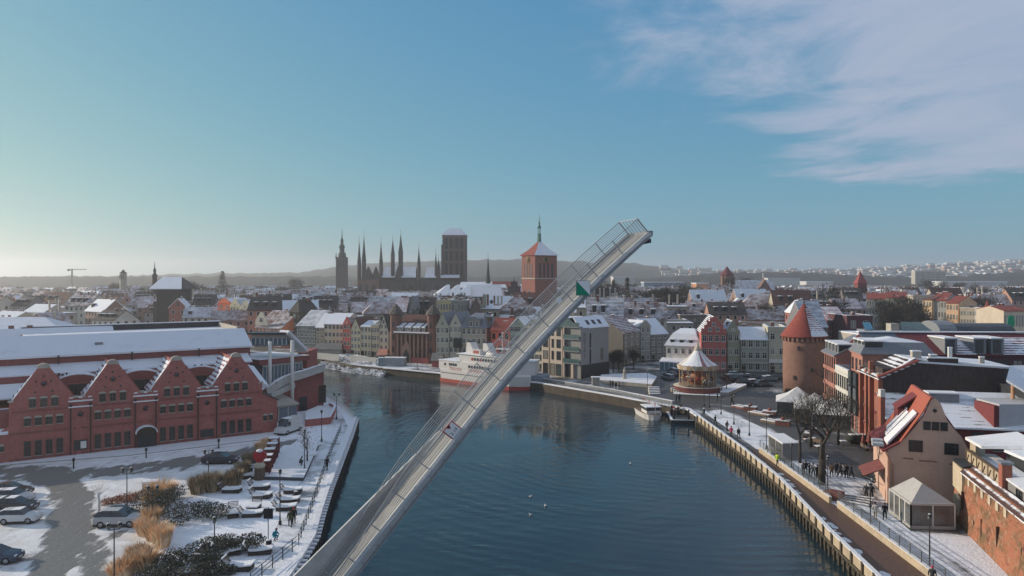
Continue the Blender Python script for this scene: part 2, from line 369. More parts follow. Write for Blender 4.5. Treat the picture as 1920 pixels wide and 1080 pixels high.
strip('upper_walkway', PWL+PWL2+[(39.6, 40), (41, 56), P(1800, 1003), P(1708, 996), P(1668, 962), P(1650, 905), P(1560, 885), P(1470, 845)], .008, mk_ground('upper_paving', (.15, .15, .145), .55, .1, (.9, .2, 1), R(112)))
strip('snowy_verge', [P(1709, 1000), P(1795, 1003), (45, 70), (42.2, 60), (40.4, 52), P(1860, 1105), P(1790, 1045)], .016, mk_ground('verge_snow', (.16, .15, .13), .9, .2))
rqw = thing('river_barrier', 'snow capped beige timber barrier along the right bank quay edge', 'barrier')
RQ = [P(1310, 783), P(1395, 845), P(1462, 900), P(1556, 1000), P(1640, 1080), (27, 20)]
M_TIMB = plain('wet_timber', (.08, .065, .045), .8, .4, 2)
g = MB()
for a, b in zip(RQ, RQ[1:]): g.beam((a[0], a[1], .38), (b[0], b[1], .38), .42, .1, SNOW); g.beam((a[0]-.1, a[1], -.75), (b[0]-.1, b[1], -.75), .3, .22, M_TIMB)
obj('cap_rail', g, rqw)
for i, (p, a) in enumerate(along(RQ, 2.4)):
    g = MB(); q = p+Vector((cos(a), sin(a)))*1.02; g.beam((p.x+.22*cos(a)-.05, p.y+.22*sin(a), -.15), (p.x+cos(a)*2.2-.05, p.y+sin(a)*2.2, -.15), .16, .92, M_BEIGE); obj('barrier_panel', g, rqw)
g = MB()
for i, (p, a) in enumerate(along(RQ, 2.4)):
    g.cbox(p.x-.12, p.y, -.7, .34, .3, 1.1, M_TIMB, a); g.tube((p.x-.35, p.y, -3), (p.x-.35, p.y, -.9), .16, n=6, m=M_TIMB); g.tube((p.x-.35+1.2*cos(a), p.y+1.2*sin(a), -3), (p.x-.35+1.2*cos(a), p.y+1.2*sin(a), -.9), .13, n=6, m=M_TIMB)
obj('timber_piles', g, rqw, kind='stuff')
pr_ = thing('parapet_wall', 'low beige parapet wall beside the brown walkway, carrying a fence', 'wall')
g = MB()
for ln in (PWL, PWL2):
    for a, b in zip(ln, ln[1:]): g.beam((a[0], a[1], .35), (b[0], b[1], .35), .3, .7, M_BEIGE); g.beam((a[0], a[1], .73), (b[0], b[1], .73), .34, .06, SNOW)
obj('masonry', g, pr_)
def fence(label, line, h, z0=0, step=1.8, bars=3, m=None, grp=None, vert=False):
    m = m or M_DARK; t = thing('railing', label, 'railing', group=grp)
    g = MB()
    for a, b in zip(line, line[1:]):
        for k in range(bars): z = z0+h*(k+1)/bars; g.beam((a[0], a[1], z), (b[0], b[1], z), .045, .045, m)
    obj('rail', g, t)
    for p, a in along(line, step): q = MB(); q.cbox(p.x, p.y, z0, .07, .07, h, m, a); obj('post', q, t)
    if vert:
        q = MB()
        for p, a in along(line, .3): q.cbox(p.x, p.y, z0+.08, .025, .025, h-.1, m, a)
        obj('balusters', q, t, kind='stuff')
    return t
M_GALV = plain('fence_green_grey', (.12, .13, .125), .6, .2)
fence('dark railing on the parapet wall, far stretch past the kiosk', PWL, .95, .76, 1.6, 4, M_GALV)
fence('dark railing on the parapet wall, near stretch beside the marquee', PWL2, .95, .76, 1.9, 4, M_GALV)
fence('thin railing on the left quay path, near stretch', [P(470, 1100), P(497, 1077), P(556, 1028)], 1.1, 0, 1.9, 3)
fence('thin railing on the left quay path, long middle stretch', [P(560, 1022), P(583, 960), P(601, 906), P(618, 858), P(640, 806)], 1.1, 0, 1.9, 3)
fence('pale railing round the bend of the left quay', [P(610, 745), P(628, 756), P(648, 772), P(664, 786)], 1.1, 0, 1.3, 3, M_WHITE, vert=True)
FQ = [P(1310, 781), P(1290, 767), P(1145, 741), P(1010, 718), P(915, 709), P(815, 699), P(720, 690)]
ql = thing('far_quay_edge', 'snowy stone edge of the far quay below the houses', 'quay edge'); g = MB()
for a, b in zip(FQ, FQ[1:]): g.beam((a[0], a[1], .06), (b[0], b[1], .06), .9, .25, SNOW)
obj('coping', g, ql)
LW = [P(1262, 758), P(1145, 735), P(1012, 713)]
g = MB()
for a, b in zip(LW, LW[1:]): g.beam((a[0], a[1], .3), (b[0], b[1], .3), .35, .6, M_GREY); g.beam((a[0], a[1], .66), (b[0], b[1], .66), .5, .1, SNOW)
thing('quay_step_wall', 'long low grey step wall along the far quay', 'wall', data=g.mesh('quay_step_wall'))
fence('long grey railing along the far quay from the ship to the landing', [P(1255, 764), P(1145, 739), P(1012, 716)], 1.1, 0, 2.2, 3, M_GREY)
fence('grey railing on the quay below the brick gatehouse', [P(812, 692), P(742, 684)], 1.1, 0, 2.2, 2, M_GREY)

rsn = random.Random(31); g = MB()
for p, a in along(RQ[1:], .9):
    if rsn.random() < .55: continue
    r = rsn.uniform(.15, .5); x, y = p.x+.35+r+rsn.uniform(0, .3), p.y; n = 7; g.add([(x+r*rsn.uniform(.6, 1.1)*cos(2*pi*k/n), y+r*1.6*rsn.uniform(.6, 1.2)*sin(2*pi*k/n), .016) for k in range(n)]+[(x, y, .1)], [(k, (k+1) % n, n) for k in range(n)], SNOW)
obj('snow_remnants', g, kind='stuff')
# ================================================================ RAISED FOOTBRIDGE LEAF
M_STEEL = plain('bridge_steel', (.34, .36, .37), .55, .16, .8, .35)
M_DECK = plain('bridge_deck', (.25, .245, .23), .75, .12, 2)
M_RAIL = plain('bridge_rail', (.3, .31, .32), .4, .1, 2, .5)
SL, Y0B = .26, 52.9
def bpt(px, py):
    a = (px-VX)/F; X = a*Y0B/(1-SL*a); Y = Y0B+SL*X; return Vector((X, Y, Z_(py, Y)))
ctrl = [bpt(520, 1278), bpt(598, 1176), bpt(672, 1080), bpt(817, 893), bpt(960, 712), bpt(1107, 552), bpt(1225, 441)]
hd = Vector((1, SL, 0)).normalized(); ori = ctrl[0].copy()
c2 = [((c-ori).dot(hd), c.z-ori.z) for c in ctrl]
def catmull(p, n=8):
    out = []
    for i in range(len(p)-1):
        a, b, c, d = p[max(i-1, 0)], p[i], p[i+1], p[min(i+2, len(p)-1)]
        for k in range(n):
            t = k/n; out.append(tuple(.5*((2*b[j])+(-a[j]+c[j])*t+(2*a[j]-5*b[j]+4*c[j]-d[j])*t*t+(-a[j]+3*b[j]-3*c[j]+d[j])*t**3) for j in range(len(b))))
    out.append(tuple(p[-1])); return out
crv = catmull(c2); NB = len(crv)
# resample evenly
acc = [0]
for a, b in zip(crv, crv[1:]): acc.append(acc[-1]+hypot(b[0]-a[0], b[1]-a[1]))
LB = acc[-1]
def at(s):
    s = max(0, min(LB-1e-4, s)); i = max(j for j in range(NB-1) if acc[j] <= s); t = (s-acc[i])/(acc[i+1]-acc[i])
    a, b = crv[i], crv[i+1]; T = Vector((b[0]-a[0], 0, b[1]-a[1])).normalized()
    return Vector((a[0]+(b[0]-a[0])*t, 0, a[1]+(b[1]-a[1])*t)), T, Vector((-T.z, 0, T.x))
br = thing('raised_footbridge', 'long pale grey steel drawbridge leaf raised diagonally over the river', 'bridge', ori, atan2(hd.y, hd.x))
def Q(s, w_, n_):
    p, T, N = at(s); return p+Vector((0, w_, 0))+N*n_
BW = 4.0
def gd(s): return .86-.46*(s/LB)               # girder depth tapers to the tip
def sweep(sec, s0, s1, m, k=28, mb=None):         # sec(s) -> list of (w, n)
    mb = mb or MB(); rings = []
    for i in range(k+1):
        s = s0+(s1-s0)*i/k; rings.append([Q(s, a, b) for a, b in sec(s)])
    n = len(rings[0]); vs = [p for r in rings for p in r]; fs = []
    for i in range(k):
        for j in range(n): fs.append((i*n+j, (i+1)*n+j, (i+1)*n+(j+1) % n, i*n+(j+1) % n))
    fs.append(tuple(range(n))); fs.append(tuple(reversed(range(k*n, (k+1)*n))))
    return mb.add(vs, fs, m)
obj('side_girder', sweep(lambda s: [(0, 0), (0, gd(s)-.18), (.16, gd(s)), (.42, gd(s)), (.42, 0)], 0, LB, M_STEEL), br, label='near side box girder with chamfered top edge')
obj('side_girder', sweep(lambda s: [(BW-.3, 0), (BW-.3, gd(s)), (BW, gd(s)), (BW, 0)], 0, LB, M_STEEL), br)
obj('underside_plate', sweep(lambda s: [(.42, .1), (.42, .2), (BW-.3, .2), (BW-.3, .1)], 0, LB, M_STEEL), br)
bw_ = (BW-.3-.42)/14
for i in range(14):                                # deck boards run lengthwise
    a = .42+i*bw_
    obj('deck_board', sweep(lambda s: [(a+.012, gd(s)-.22), (a+.012, gd(s)-.12+.01*(i % 2)), (a+bw_-.012, gd(s)-.12+.01*(i % 2)), (a+bw_-.012, gd(s)-.22)], 0, LB-.3, M_DECK, 22), br)
sp = LB/8
for i in range(1, 8):                               # joint plates across the girder
    g = sweep(lambda s: [(-.03, .05), (-.03, gd(s)-.17), (.15, gd(s)+.02), (.44, gd(s)+.02), (.44, .05)], i*sp-.06, i*sp+.06, M_STEEL, 1); obj('joint_plate', g, br)
RH = 1.3
def rh(s): t = max(0, min(1, (s-7.5)/10)); return .5+.8*t*t*(3-2*t)
for side, wy in (('near', .3), ('far', BW-.15)):
    r = obj('railing', sweep(lambda s: [(wy-.035, gd(s)+rh(s)-.03), (wy-.035, gd(s)+rh(s)+.03), (wy+.035, gd(s)+rh(s)+.03), (wy+.035, gd(s)+rh(s)-.03)], 3.5, LB-.05, M_RAIL, 36), br)
    for k in range(1, 8):
        obj('rail_bar', sweep(lambda s: [(wy-.016, gd(s)+rh(s)*k/8-.016), (wy-.016, gd(s)+rh(s)*k/8+.016), (wy+.016, gd(s)+rh(s)*k/8+.016), (wy+.016, gd(s)+rh(s)*k/8-.016)], 3.5, LB-.1, M_RAIL, 30), r)
    s = 3.6
    while s < LB:
        g = MB(); g.beam(Q(s, wy, gd(s)-.1), Q(s, wy, gd(s)+rh(s)), .07, .07, M_RAIL, (0, 1, 0)); obj('rail_post', g, r); s += (LB-3.7)/14
ep = MB(); ep.beam(Q(LB-.05, .3, gd(LB)+RH), Q(LB-.05, BW-.15, gd(LB)+RH), .06, .06, M_RAIL)
for k in range(7): w_ = .3+(BW-.45)*k/6; ep.beam(Q(LB-.05, w_, gd(LB)), Q(LB-.05, w_, gd(LB)+RH), .04, .04, M_RAIL, (0, 1, 0))
obj('end_gate', ep, br)
# bolted cover plates, drain slots and cable duct on the girder face
for i in range(26): g = MB(); s = 2.0+i*(LB-3)/26; g.add([], [], M_STEEL); q = Q(s, -.02, gd(s)*.45); g.tube(q-Vector((0, .03, 0)), q, .05, n=8, m=M_GREY); obj('bolt', g, br)
obj('cable_duct', sweep(lambda s: [(-.09, .12), (-.09, .2), (-.01, .2), (-.01, .12)], 0, LB-.5, M_GREY, 20), br)
# toe plate shining along both deck edges
obj('edge_plate', sweep(lambda s: [(BW-.02, gd(s)-.02), (BW-.02, gd(s)+.1), (BW+.02, gd(s)+.1), (BW+.02, gd(s)-.02)], 0, LB, M_WHITE), br)
# tapered lifting arm on the far side, standing above the deck at the root
def arm(s):
    up = max(.75, 2.35-(s-8)*.12); lo = 1.05-.05*(s-8); d_ = gd(s)-.9
    return [(BW+.05, lo+d_), (BW+.05, up+d_), (BW+.4, up+d_), (BW+.4, lo+d_)]
obj('lifting_arm', sweep(arm, 0.0, 19.5, M_STEEL, 14), br)
g = MB(); g.box(-1.2, -.2, -3.2, .9, BW+.5, 1.2, M_STEEL); obj('hinge_block', g, br)
g = MB(); g.beam(Q(LB, .1, .25), Q(LB+.0, BW-.1, .25), .35, .3, M_GREY); g.beam(Q(LB-.5, .1, -.12), Q(LB-.9, BW-.1, -.12), .35, .3, M_DARK); obj('tip_beam', g, br)
# signs
def text_mesh(txt, size, m, ext=.004):
    cu = bpy.data.curves.new('lettering', 'FONT'); cu.body = txt; cu.size = size; cu.extrude = ext; cu.align_x = 'CENTER'; cu.align_y = 'CENTER'; cu.resolution_u = 2
    o = bpy.data.objects.new('lettering', cu); COL.objects.link(o); dg = bpy.context.evaluated_depsgraph_get(); me = bpy.data.meshes.new_from_object(o.evaluated_get(dg)); bpy.data.objects.remove(o)
    me.materials.clear(); me.materials.append(m); return me
M_SIGNW = plain('sign_white', (.72, .72, .72), .5, .05); M_SIGNR = plain('sign_red', (.4, .03, .03), .5, .05); M_INK = plain('ink', (.015, .015, .015), .6, .05); M_SIGNG = plain('sign_green', (.0, .22, .13), .5, .05)
def nearest_s(px, py, w_, n_):
    best = None
    for i in range(400):
        s = LB*i/400; q = br_m @ Q(s, w_, n_); a = VX+F*q.x/q.y; b = VY+F*(CZ-q.z)/q.y; e = hypot(a-px, b-py)
        if best is None or e < best[0]: best = (e, s)
    return best[1]
br_m = Matrix.Translation(ori) @ Matrix.Rotation(atan2(hd.y, hd.x), 4, 'Z')
s1 = nearest_s(848, 806, 0, .9); p1, T1, N1 = at(s1)
sg = obj('clearance_sign', MB().box(-.5, -.03, -.5, .5, .0, .5, M_SIGNR), br, label='square sign with a red border reading 2.10')
sg.matrix_local = Matrix.Translation(Q(s1, .22, gd(s1)+.42)) @ Matrix((T1, Vector((0, 1, 0)), N1)).transposed().to_4x4()
obj('sign_face', MB().box(-.43, -.045, -.43, .43, -.031, .43, M_SIGNW), sg)
g = MB(); g.prof([(-.17, .43), (0, .16), (.17, .43)][::1], -.06, -.046, M_SIGNR); g.prof([(-.11, .41), (0, .22), (.11, .41)], -.064, -.0605, M_INK); obj('arrow_mark', g, sg)
t = obj('lettering', text_mesh('2.10', .36, M_INK), sg); t.rotation_euler = (R(90), 0, 0); t.location = (0, -.052, -.16)
s2 = nearest_s(1093, 540, 0, .9)
g = MB(); g.box(-.56, -.03, -.56, .56, .03, .56, M_GREY); sg = obj('navigation_sign', g, br, label='square sign split diagonally green and white')
q2 = br_m @ Q(s2, .1, .9); tgt = bpt(1093, 540)
sg.matrix_local = Matrix.Translation(br_m.inverted() @ Vector((tgt.x, tgt.y-.1, tgt.z)))
g = MB(); g.prof([(-.53, .53), (-.53, -.53), (.53, -.53)], -.045, -.031, M_SIGNG); obj('green_half', g, sg)
g = MB(); g.prof([(-.53, .53), (.53, -.53), (.53, .53)], -.045, -.031, M_SIGNW); obj('white_half', g, sg)
tg = bpt(1048, 563); g = MB(); g.prof([(-.28, 0), (0, -.28), (.28, 0), (0, .28)], -.02, .02, M_SIGNW)
sg = obj('small_plate', g, br); sg.location = br_m.inverted() @ Vector((tg.x, tg.y+.1, tg.z))
# ================================================================ shared window meshes and the house builder
WCACHE = {}; WR = random.Random(77)
def window_mesh(w, h, style='cross', fm=None, gm=None):
    """frame and pane meshes, origin at sill centre, facing -y"""
    fm = fm or M_WHITE; gm = gm or M_GLASS; key = (round(w, 2), round(h, 2), style, fm.name, gm.name)
    if key in WCACHE: return WCACHE[key]
    g = MB(); t = min(.09, w*.09); x = w/2; d0, d1 = -.07, .02
    g.box(-x, d0, 0, -x+t, d1, h, fm); g.box(x-t, d0, 0, x, d1, h, fm); g.box(-x+t, d0, 0, x-t, d1, t, fm); g.box(-x+t, d0, h-t, x-t, d1, h, fm)
    if style in ('cross', 'mull', 'two'): g.box(-t*.4, d0+.01, t, t*.4, d1, h-t, fm)
    if style in ('cross', 'bar'): g.box(-x+t, d0+.01, h*.62, x-t, d1, h*.62+t*.7, fm)
    if style == 'grid':
        for k in (-1, 0, 1): g.box(k*w/4-t*.25, d0+.015, t, k*w/4+t*.25, d1, h-t, fm)
        for k in (1, 2): g.box(-x+t, d0+.02, k*h/3-t*.2, x-t, d1, k*h/3+t*.2, fm)
    if style == 'arch':                                             # segmental stone head catching snow
        g.box(-t*.4, d0+.01, t, t*.4, d1, h-t, fm); g.box(-x+t, d0+.01, h*.5, x-t, d1, h*.5+t*.6, fm)
        n = 6; pts = [(x+.08, h)]+[((x+.08)*cos(pi*i/n), h+.02+.26*sin(pi*i/n)) for i in range(1, n)]+[(-x-.08, h)]
        g.prof(pts[::-1] if False else pts, -.13, .02, M_STONE)
    if style in ('arch', 'sill', 'cross', 'tall'): g.box(-x-.06, -.16, -.07, x+.06, .02, 0, M_STONE if style != 'cross' else fm)
    if style == 'tall':
        g.box(-t*.4, d0+.01, t, t*.4, d1, h-t, fm); g.box(-x+t, d0+.01, h*.3, x-t, d1, h*.3+t*.6, fm); g.box(-x+t, d0+.01, h*.66, x-t, d1, h*.66+t*.6, fm)
    p = MB(); p.box(-x+t*.5, -.02, t*.5, x-t*.5, .005, h-t*.5, gm)
    WCACHE[key] = (g.mesh('window'), p.mesh('pane')); return WCACHE[key]
def put_window(parent, x, z, w, h, style='cross', fm=None, gm=None, y=0, rz=0, pane=True, name='window'):
    gm = gm or (M_GLASS if fm is MATS.get('brown_frame') else WR.choice([M_GLASS, M_GLASS, M_GLASS, M_GLASS2, M_CURT])); a, b = window_mesh(w, h, style, fm, gm)
    o = obj(name, a, parent, (x, y, z), rz)
    obj('pane', b, o); return o
class Face:
    """local frame of a wall: s along it, outward normal to the camera side"""
    def __init__(s, A, B):
        s.A = Vector((A[0], A[1], 0)); d = Vector((B[0]-A[0], B[1]-A[1], 0)); s.L = d.length; s.d = d.normalized(); s.rz = atan2(s.d.y, s.d.x)
    def __call__(s, px, py):
        a = (px-VX)/F; t = (a*s.A.y-s.A.x)/(s.d.x-a*s.d.y); Y = s.A.y+t*s.d.y; return (t, CZ-(py-VY)/F*Y)
    def s(s_, px): return s_(px, VY)[0]
    def z(s_, px, py): return s_(px, py)[1]
W = {}
def wall_mat(key, c, kind='plain'):
    n = 'wall_'+key
    if n in MATS: return MATS[n]
    return brick(n, c) if kind == 'brick' else plain(n, c, .9, .13, .35)
DARKROOF = plain('dark_roof', (.07, .06, .055), .8, .3, .8)
RT = {'snow': SNOWR, 'dark': DARKROOF, 'red': tiles('red_roof', (.25, .07, .055)), 'brown': tiles('brown_roof', (.14, .075, .06)),
      'redsnow': snowtile('red_snow_roof', (.3, .07, .05), .5), 'darksnow': snowtile('dark_snow_roof', (.1, .075, .07), .42), 'brownsnow': snowtile('brown_snow_roof', (.16, .09, .075), .28),
      'grey': plain('grey_roof', (.17, .18, .2), .6, .15, .8), 'greysnow': snowtile('grey_snow_roof', (.2, .21, .24), .44), 'mauve': snowtile('mauve_roof', (.25, .17, .16), .25)}
def gable_profile(x0, x1, h, rh, kind):
    """profile polygon of a gable front wall (x, z), CCW"""
    w = x1-x0; c = (x0+x1)/2
    if kind == 'step':
        n = 4; R_ = [(x1, h)]
        for i in range(n):
            f0 = i/(n+.4); f1 = (i+1)/(n+.4); R_ += [(x1-(w/2)*f0, h+rh*f1), (x1-(w/2)*f1, h+rh*f1)]
        right = R_
    elif kind == 'bell':
        right = [(x1, h), (x1, h+.18*rh), (x1-w*.1, h+.2*rh), (x1-w*.15, h+.42*rh), (x1-w*.24, h+.58*rh), (x1-w*.3, h+.62*rh), (x1-w*.33, h+.82*rh), (x1-w*.42, h+.96*rh), (c+.02*w, h+1.08*rh)]
    elif kind == 'curve':
        right = [(x1, h), (x1-w*.04, h+.1*rh), (x1-w*.14, h+.34*rh), (x1-w*.28, h+.6*rh), (x1-w*.36, h+.8*rh), (x1-w*.38, h+.95*rh), (c+.05*w, h+1.05*rh)]
    else: right = [(x1, h), (c+.01, h+rh)]
    left = [(2*c-a, b) for a, b in reversed(right)]
    return [(x0, 0), (x1, 0)]+right+left
def house(name, label, A, B, depth, h, rh, roof='side', wall=None, rmat='snow', rback=None, gable='plain', wins=(), group=None, cat='house', over=.35, chim=1, stuffwin=None, z0=0, data_parts=True, trim=None, doors=()):
    """A, B: ground points of the front wall, left and right as seen from outside"""
    fc = Face(A, B); L = fc.L; rm = RT[rmat] if isinstance(rmat, str) else rmat; rb = (RT[rback] if isinstance(rback, str) else rback) or rm
    t = thing(name, label, cat, (A[0], A[1], z0), fc.rz, group)
    g = MB(); g.box(0, 0, 0, L, depth, h, wall)
    if roof == 'side':
        for xx in (0, L-.25): g.add([(xx, 0, h), (xx, depth, h), (xx, depth/2, h+rh), (xx+.25, 0, h), (xx+.25, depth, h), (xx+.25, depth/2, h+rh)], [(0, 2, 1), (3, 4, 5), (0, 3, 5, 2), (1, 2, 5, 4)], wall)
    elif roof == 'front':
        g.prof(gable_profile(0, L, h, rh, gable)[2:] if gable == 'plain' else gable_profile(0, L, h, rh+.3, gable)[2:], 0, .35, wall)
        g.add([(0, depth, h), (L, depth, h), (L/2, depth, h+rh), (0, depth-.3, h), (L, depth-.3, h), (L/2, depth-.3, h+rh)], [(0, 2, 1), (3, 4, 5), (0, 3, 5, 2), (1, 2, 5, 4)], wall)
    obj('wall', g, t)
    g = MB(); o = over
    if roof == 'side':
        k = rh/(depth/2); g.slab([(-.1, -o, h-o*k+.15), (L+.1, -o, h-o*k+.15), (L+.1, depth/2, h+rh+.15), (-.1, depth/2, h+rh+.15)], .2, rm); g.slab([(L+.1, depth+o, h-o*k+.15), (-.1, depth+o, h-o*k+.15), (-.1, depth/2, h+rh+.15), (L+.1, depth/2, h+rh+.15)], .2, rb)
    elif roof == 'front':
        k = rh/(L/2); y0 = .35 if gable != 'plain' else -.15
        g.slab([(-o*.4, y0, h-o*.4*k+.12), (L/2, y0, h+rh+.12), (L/2, depth+.2, h+rh+.12), (-o*.4, depth+.2, h-o*.4*k+.12)], .2, rm); g.slab([(L+o*.4, depth+.2, h-o*.4*k+.12), (L/2, depth+.2, h+rh+.12), (L/2, y0, h+rh+.12), (L+o*.4, y0, h-o*.4*k+.12)], .2, rb)
    elif roof == 'hip':
        e = min(L, depth)/2*.9; a = [(-o, -o, h), (L+o, -o, h), (L+o, depth+o, h), (-o, depth+o, h)]; r0, r1 = ((e, depth/2, h+rh), (L-e, depth/2, h+rh)) if L >= depth else ((L/2, e, h+rh), (L/2, depth-e, h+rh))
        if L >= depth: fs = [[a[0], a[1], r1, r0], [a[1], a[2], r1], [a[2], a[3], r0, r1], [a[3], a[0], r0]]
        else: fs = [[a[0], a[1], r0], [a[1], a[2], r1, r0], [a[2], a[3], r1], [a[3], a[0], r0, r1]]
        for i, q in enumerate(fs): g.slab(q, .15, rm if i in (0, 3) else rb)
    elif roof == 'flat':
        g.box(-.1, -.1, h, L+.1, depth+.1, h+.18, wall); g.box(.3, .3, h+.18, L-.3, depth-.3, h+.26, rm)
        for b in ((-.1, -.1, L+.1, .3), (-.1, depth-.3, L+.1, depth+.1), (-.1, .3, .3, depth-.3), (L-.3, .3, L+.1, depth-.3)): g.box(b[0], b[1], h+.182, b[2], b[3], h+.7, wall); g.box(b[0]-.03, b[1]-.03, h+.7, b[2]+.03, b[3]+.03, h+.8, SNOWR)
    elif roof == 'mansard':
        i = rh*.35; lo = rh*.72
        q = [(-o, -o, h), (L+o, -o, h), (L+o, depth+o, h), (-o, depth+o, h)]; p_ = [(i, i, h+lo), (L-i, i, h+lo), (L-i, depth-i, h+lo), (i, depth-i, h+lo)]
        for a in range(4): b = (a+1) % 4; g.slab([q[a], q[b], p_[b], p_[a]], .15, rb)
        e = min(L, depth)*.3; g.slab([p_[0], p_[1], (L-e, depth/2, h+rh), (e, depth/2, h+rh)], .15, rm); g.slab([p_[1], p_[2], (L-e, depth/2, h+rh)], .15, rm); g.slab([p_[2], p_[3], (e, depth/2, h+rh), (L-e, depth/2, h+rh)], .15, rm); g.slab([p_[3], p_[0], (e, depth/2, h+rh)], .15, rm)
    rf = obj('roof', g, t)
    if not stuffwin:
        q = MB(); q.box(-.06, -.1, 0, L+.06, -.002, .55, M_PLINTH); obj('plinth', q, t); q = MB(); q.box(-.08, -.2, h-.38, L+.08, -.002, h-.08, wall); obj('cornice', q, t)
        q = MB(); q.tube((.1, -.16, 0), (.1, -.16, h-.3), .06, n=5, m=M_DARK); obj('drain_pipe', q, t)
    if chim:
        R2 = random.Random(hash(label) % 9999 if False else len(label)*7+int(A[0]))
        for i in range(chim):
            cx = L*(.2+.6*R2.random()) if roof != 'front' else L*(.3+.05*R2.random()); cy = depth*(.5+.1*R2.random()) if roof != 'front' else depth*R2.uniform(.3, .8); zz = h+(rh*.95 if roof in ('side', 'hip') else rh*.55)
            if roof == 'flat': zz = h+.6; cy = depth*R2.uniform(.3, .8)
            q = MB(); q.cbox(cx, cy, zz-.9, .9, .6, 1.7, M_CHIM); q.cbox(cx, cy, zz+.8, 1.0, .7, .14, SNOWR); obj('chimney', q, rf)
    if stuffwin:
        q = MB()
        for (x, z, w_, h_) in wins:
            q.box(x-w_/2-.06, -.06, z-.05, x+w_/2+.06, -.001, z+h_+.05, stuffwin); q.box(x-w_/2, -.09, z, x+w_/2, -.061, z+h_, WR.choice([M_GLASS, M_GLASS, M_GLASS2, M_CURT])); q.box(x-.04, -.11, z, x+.04, -.091, z+h_, stuffwin)
        if wins: obj('windows', q, t, kind='stuff')
    else:
        for wn_ in wins:
            x, z, w_, h_ = wn_[:4]; put_window(t, x, z, w_, h_, *(wn_[4:] if len(wn_) > 4 else ('cross',)))
    for (x, w_, h_) in doors:
        q = MB(); q.box(x-w_/2-.1, -.08, 0, x+w_/2+.1, 0, h_+.12, M_STONE); q.box(x-w_/2, -.12, .02, x+w_/2, -.081, h_, M_DARKWOOD); obj('door', q, t)
    return t
M_PLINTH = plain('plinth_stone', (.13, .12, .11), .9, .2); M_CHIM = brick('chimney_brick', (.2, .1, .075)); M_DARKWOOD = plain('dark_wood', (.05, .035, .028), .7, .3)
def grid(L, cols, rows, w, style='cross', m=.0, fm=None, gm=None):
    """rows: (sill z, height)"""
    out = []
    for z, h_ in rows:
        for i in range(cols):
            x = m+(L-2*m)*(i+.5)/cols; out.append((x, z, w, h_, style)+((fm,) if fm else ())+((gm,) if gm else ()))
    return out
# ================================================================ RED BRICK WAREHOUSE (left)
WB = brick('warehouse_brick', (.37, .125, .11), stain=.55); WB2 = brick('warehouse_brick_dark', (.25, .085, .08), stain=.45)
M_FRAME = plain('brown_frame', (.08, .065, .05), .6, .2); M_PIPE = plain('drain_pipe', (.05, .03, .03), .5, .2)
wf = Face(P(0, 870), P(520, 810))
wh = thing('brick_warehouse', 'long red brick warehouse with four curved gables and snowy roofs, along the street', 'warehouse', wf.A, wf.rz)
GC = [4.93, 13.3, 21.75, 30.36]; cs = []
def gab(c, hw=3.95, z0=8.1):
    return [(c+hw, 7.55), (c+hw, z0), (c+hw-.35, z0+.12), (c+1.35, 11.55), (c+.85, 12.35), (c+.72, 12.55), (c-.72, 12.55), (c-.85, 12.35), (c-1.35, 11.55), (c-hw+.35, z0+.12), (c-hw, z0), (c-hw, 7.55)]
# facade wall, one profile
top = []
for c in reversed(GC): top += gab(c)
profile = [(-9, 0), (36.7, 0), (36.7, 5.35), (34.3, 6.5), (34.3, 7.55)]+top+[(.98, 4.9), (-1, 3.6), (-9, 3.6)]
g = MB()
g.prof([(-9, 0), (36.7, 0), (36.7, 5.3), (34.31, 6.5), (34.31, 7.0), (.98, 7.0), (.98, 4.9), (-1, 3.6), (-9, 3.6)], 0, .5, WB)
for c in GC: g.prof([(c-3.95, 7.0), (c+3.95, 7.0)]+gab(c)[0:], -.06, .44, WB)
obj('wall', g, wh)
# pilasters framing the recessed links, string course, plinth
g = MB()
for a, b in ((7.95, 8.4), (10.2, 10.65), (16.0, 16.45), (18.6, 19.05), (24.6, 25.05), (27.1, 27.55)):
    g.box(a, -.14, 0, b, -.061, 6.9, WB)
for c in GC: g.box(c-3.9, -.11, 3.7, c+3.9, -.061, 3.95, WB2); g.box(c-3.9, -.13, .0, c+3.9, -.062, .45, WB2); g.box(c-3.7, -.1, 6.65, c+3.7, -.061, 6.8, WB2)
obj('pilasters', g, wh)
for x in (8.1, 10.5, 16.15, 18.9, 24.75, 27.4):
    g = MB(); g.tube((x, -.24, .1), (x, -.24, 6.9), .09, n=6, m=M_PIPE); g.cbox(x, -.24, 6.9, .35, .3, .35, M_PIPE); obj('drain_pipe', g, wh)
for a, b in ((7.9, 10.7), (16.0, 19.1), (24.6, 27.6)):
    g = MB(); g.box(a, -.18, 6.9, b, .5, 7.1, WB); g.box(a, -.05, 7.1, b, .45, 7.55, WB); g.box(a-.1, -.3, 7.55, b+.1, .6, 7.75, SNOW); m_ = (a+b)/2
    for q in (a+.25, m_, b-.25): g.box(q-.2, -.25, 7.75, q+.2, .5, 8.05, WB); g.box(q-.25, -.3, 8.05, q+.25, .55, 8.2, SNOW)
    g.box(a-.1, -.35, 6.75, b+.1, -.19, 6.92, SNOW); obj('parapet', g, wh)
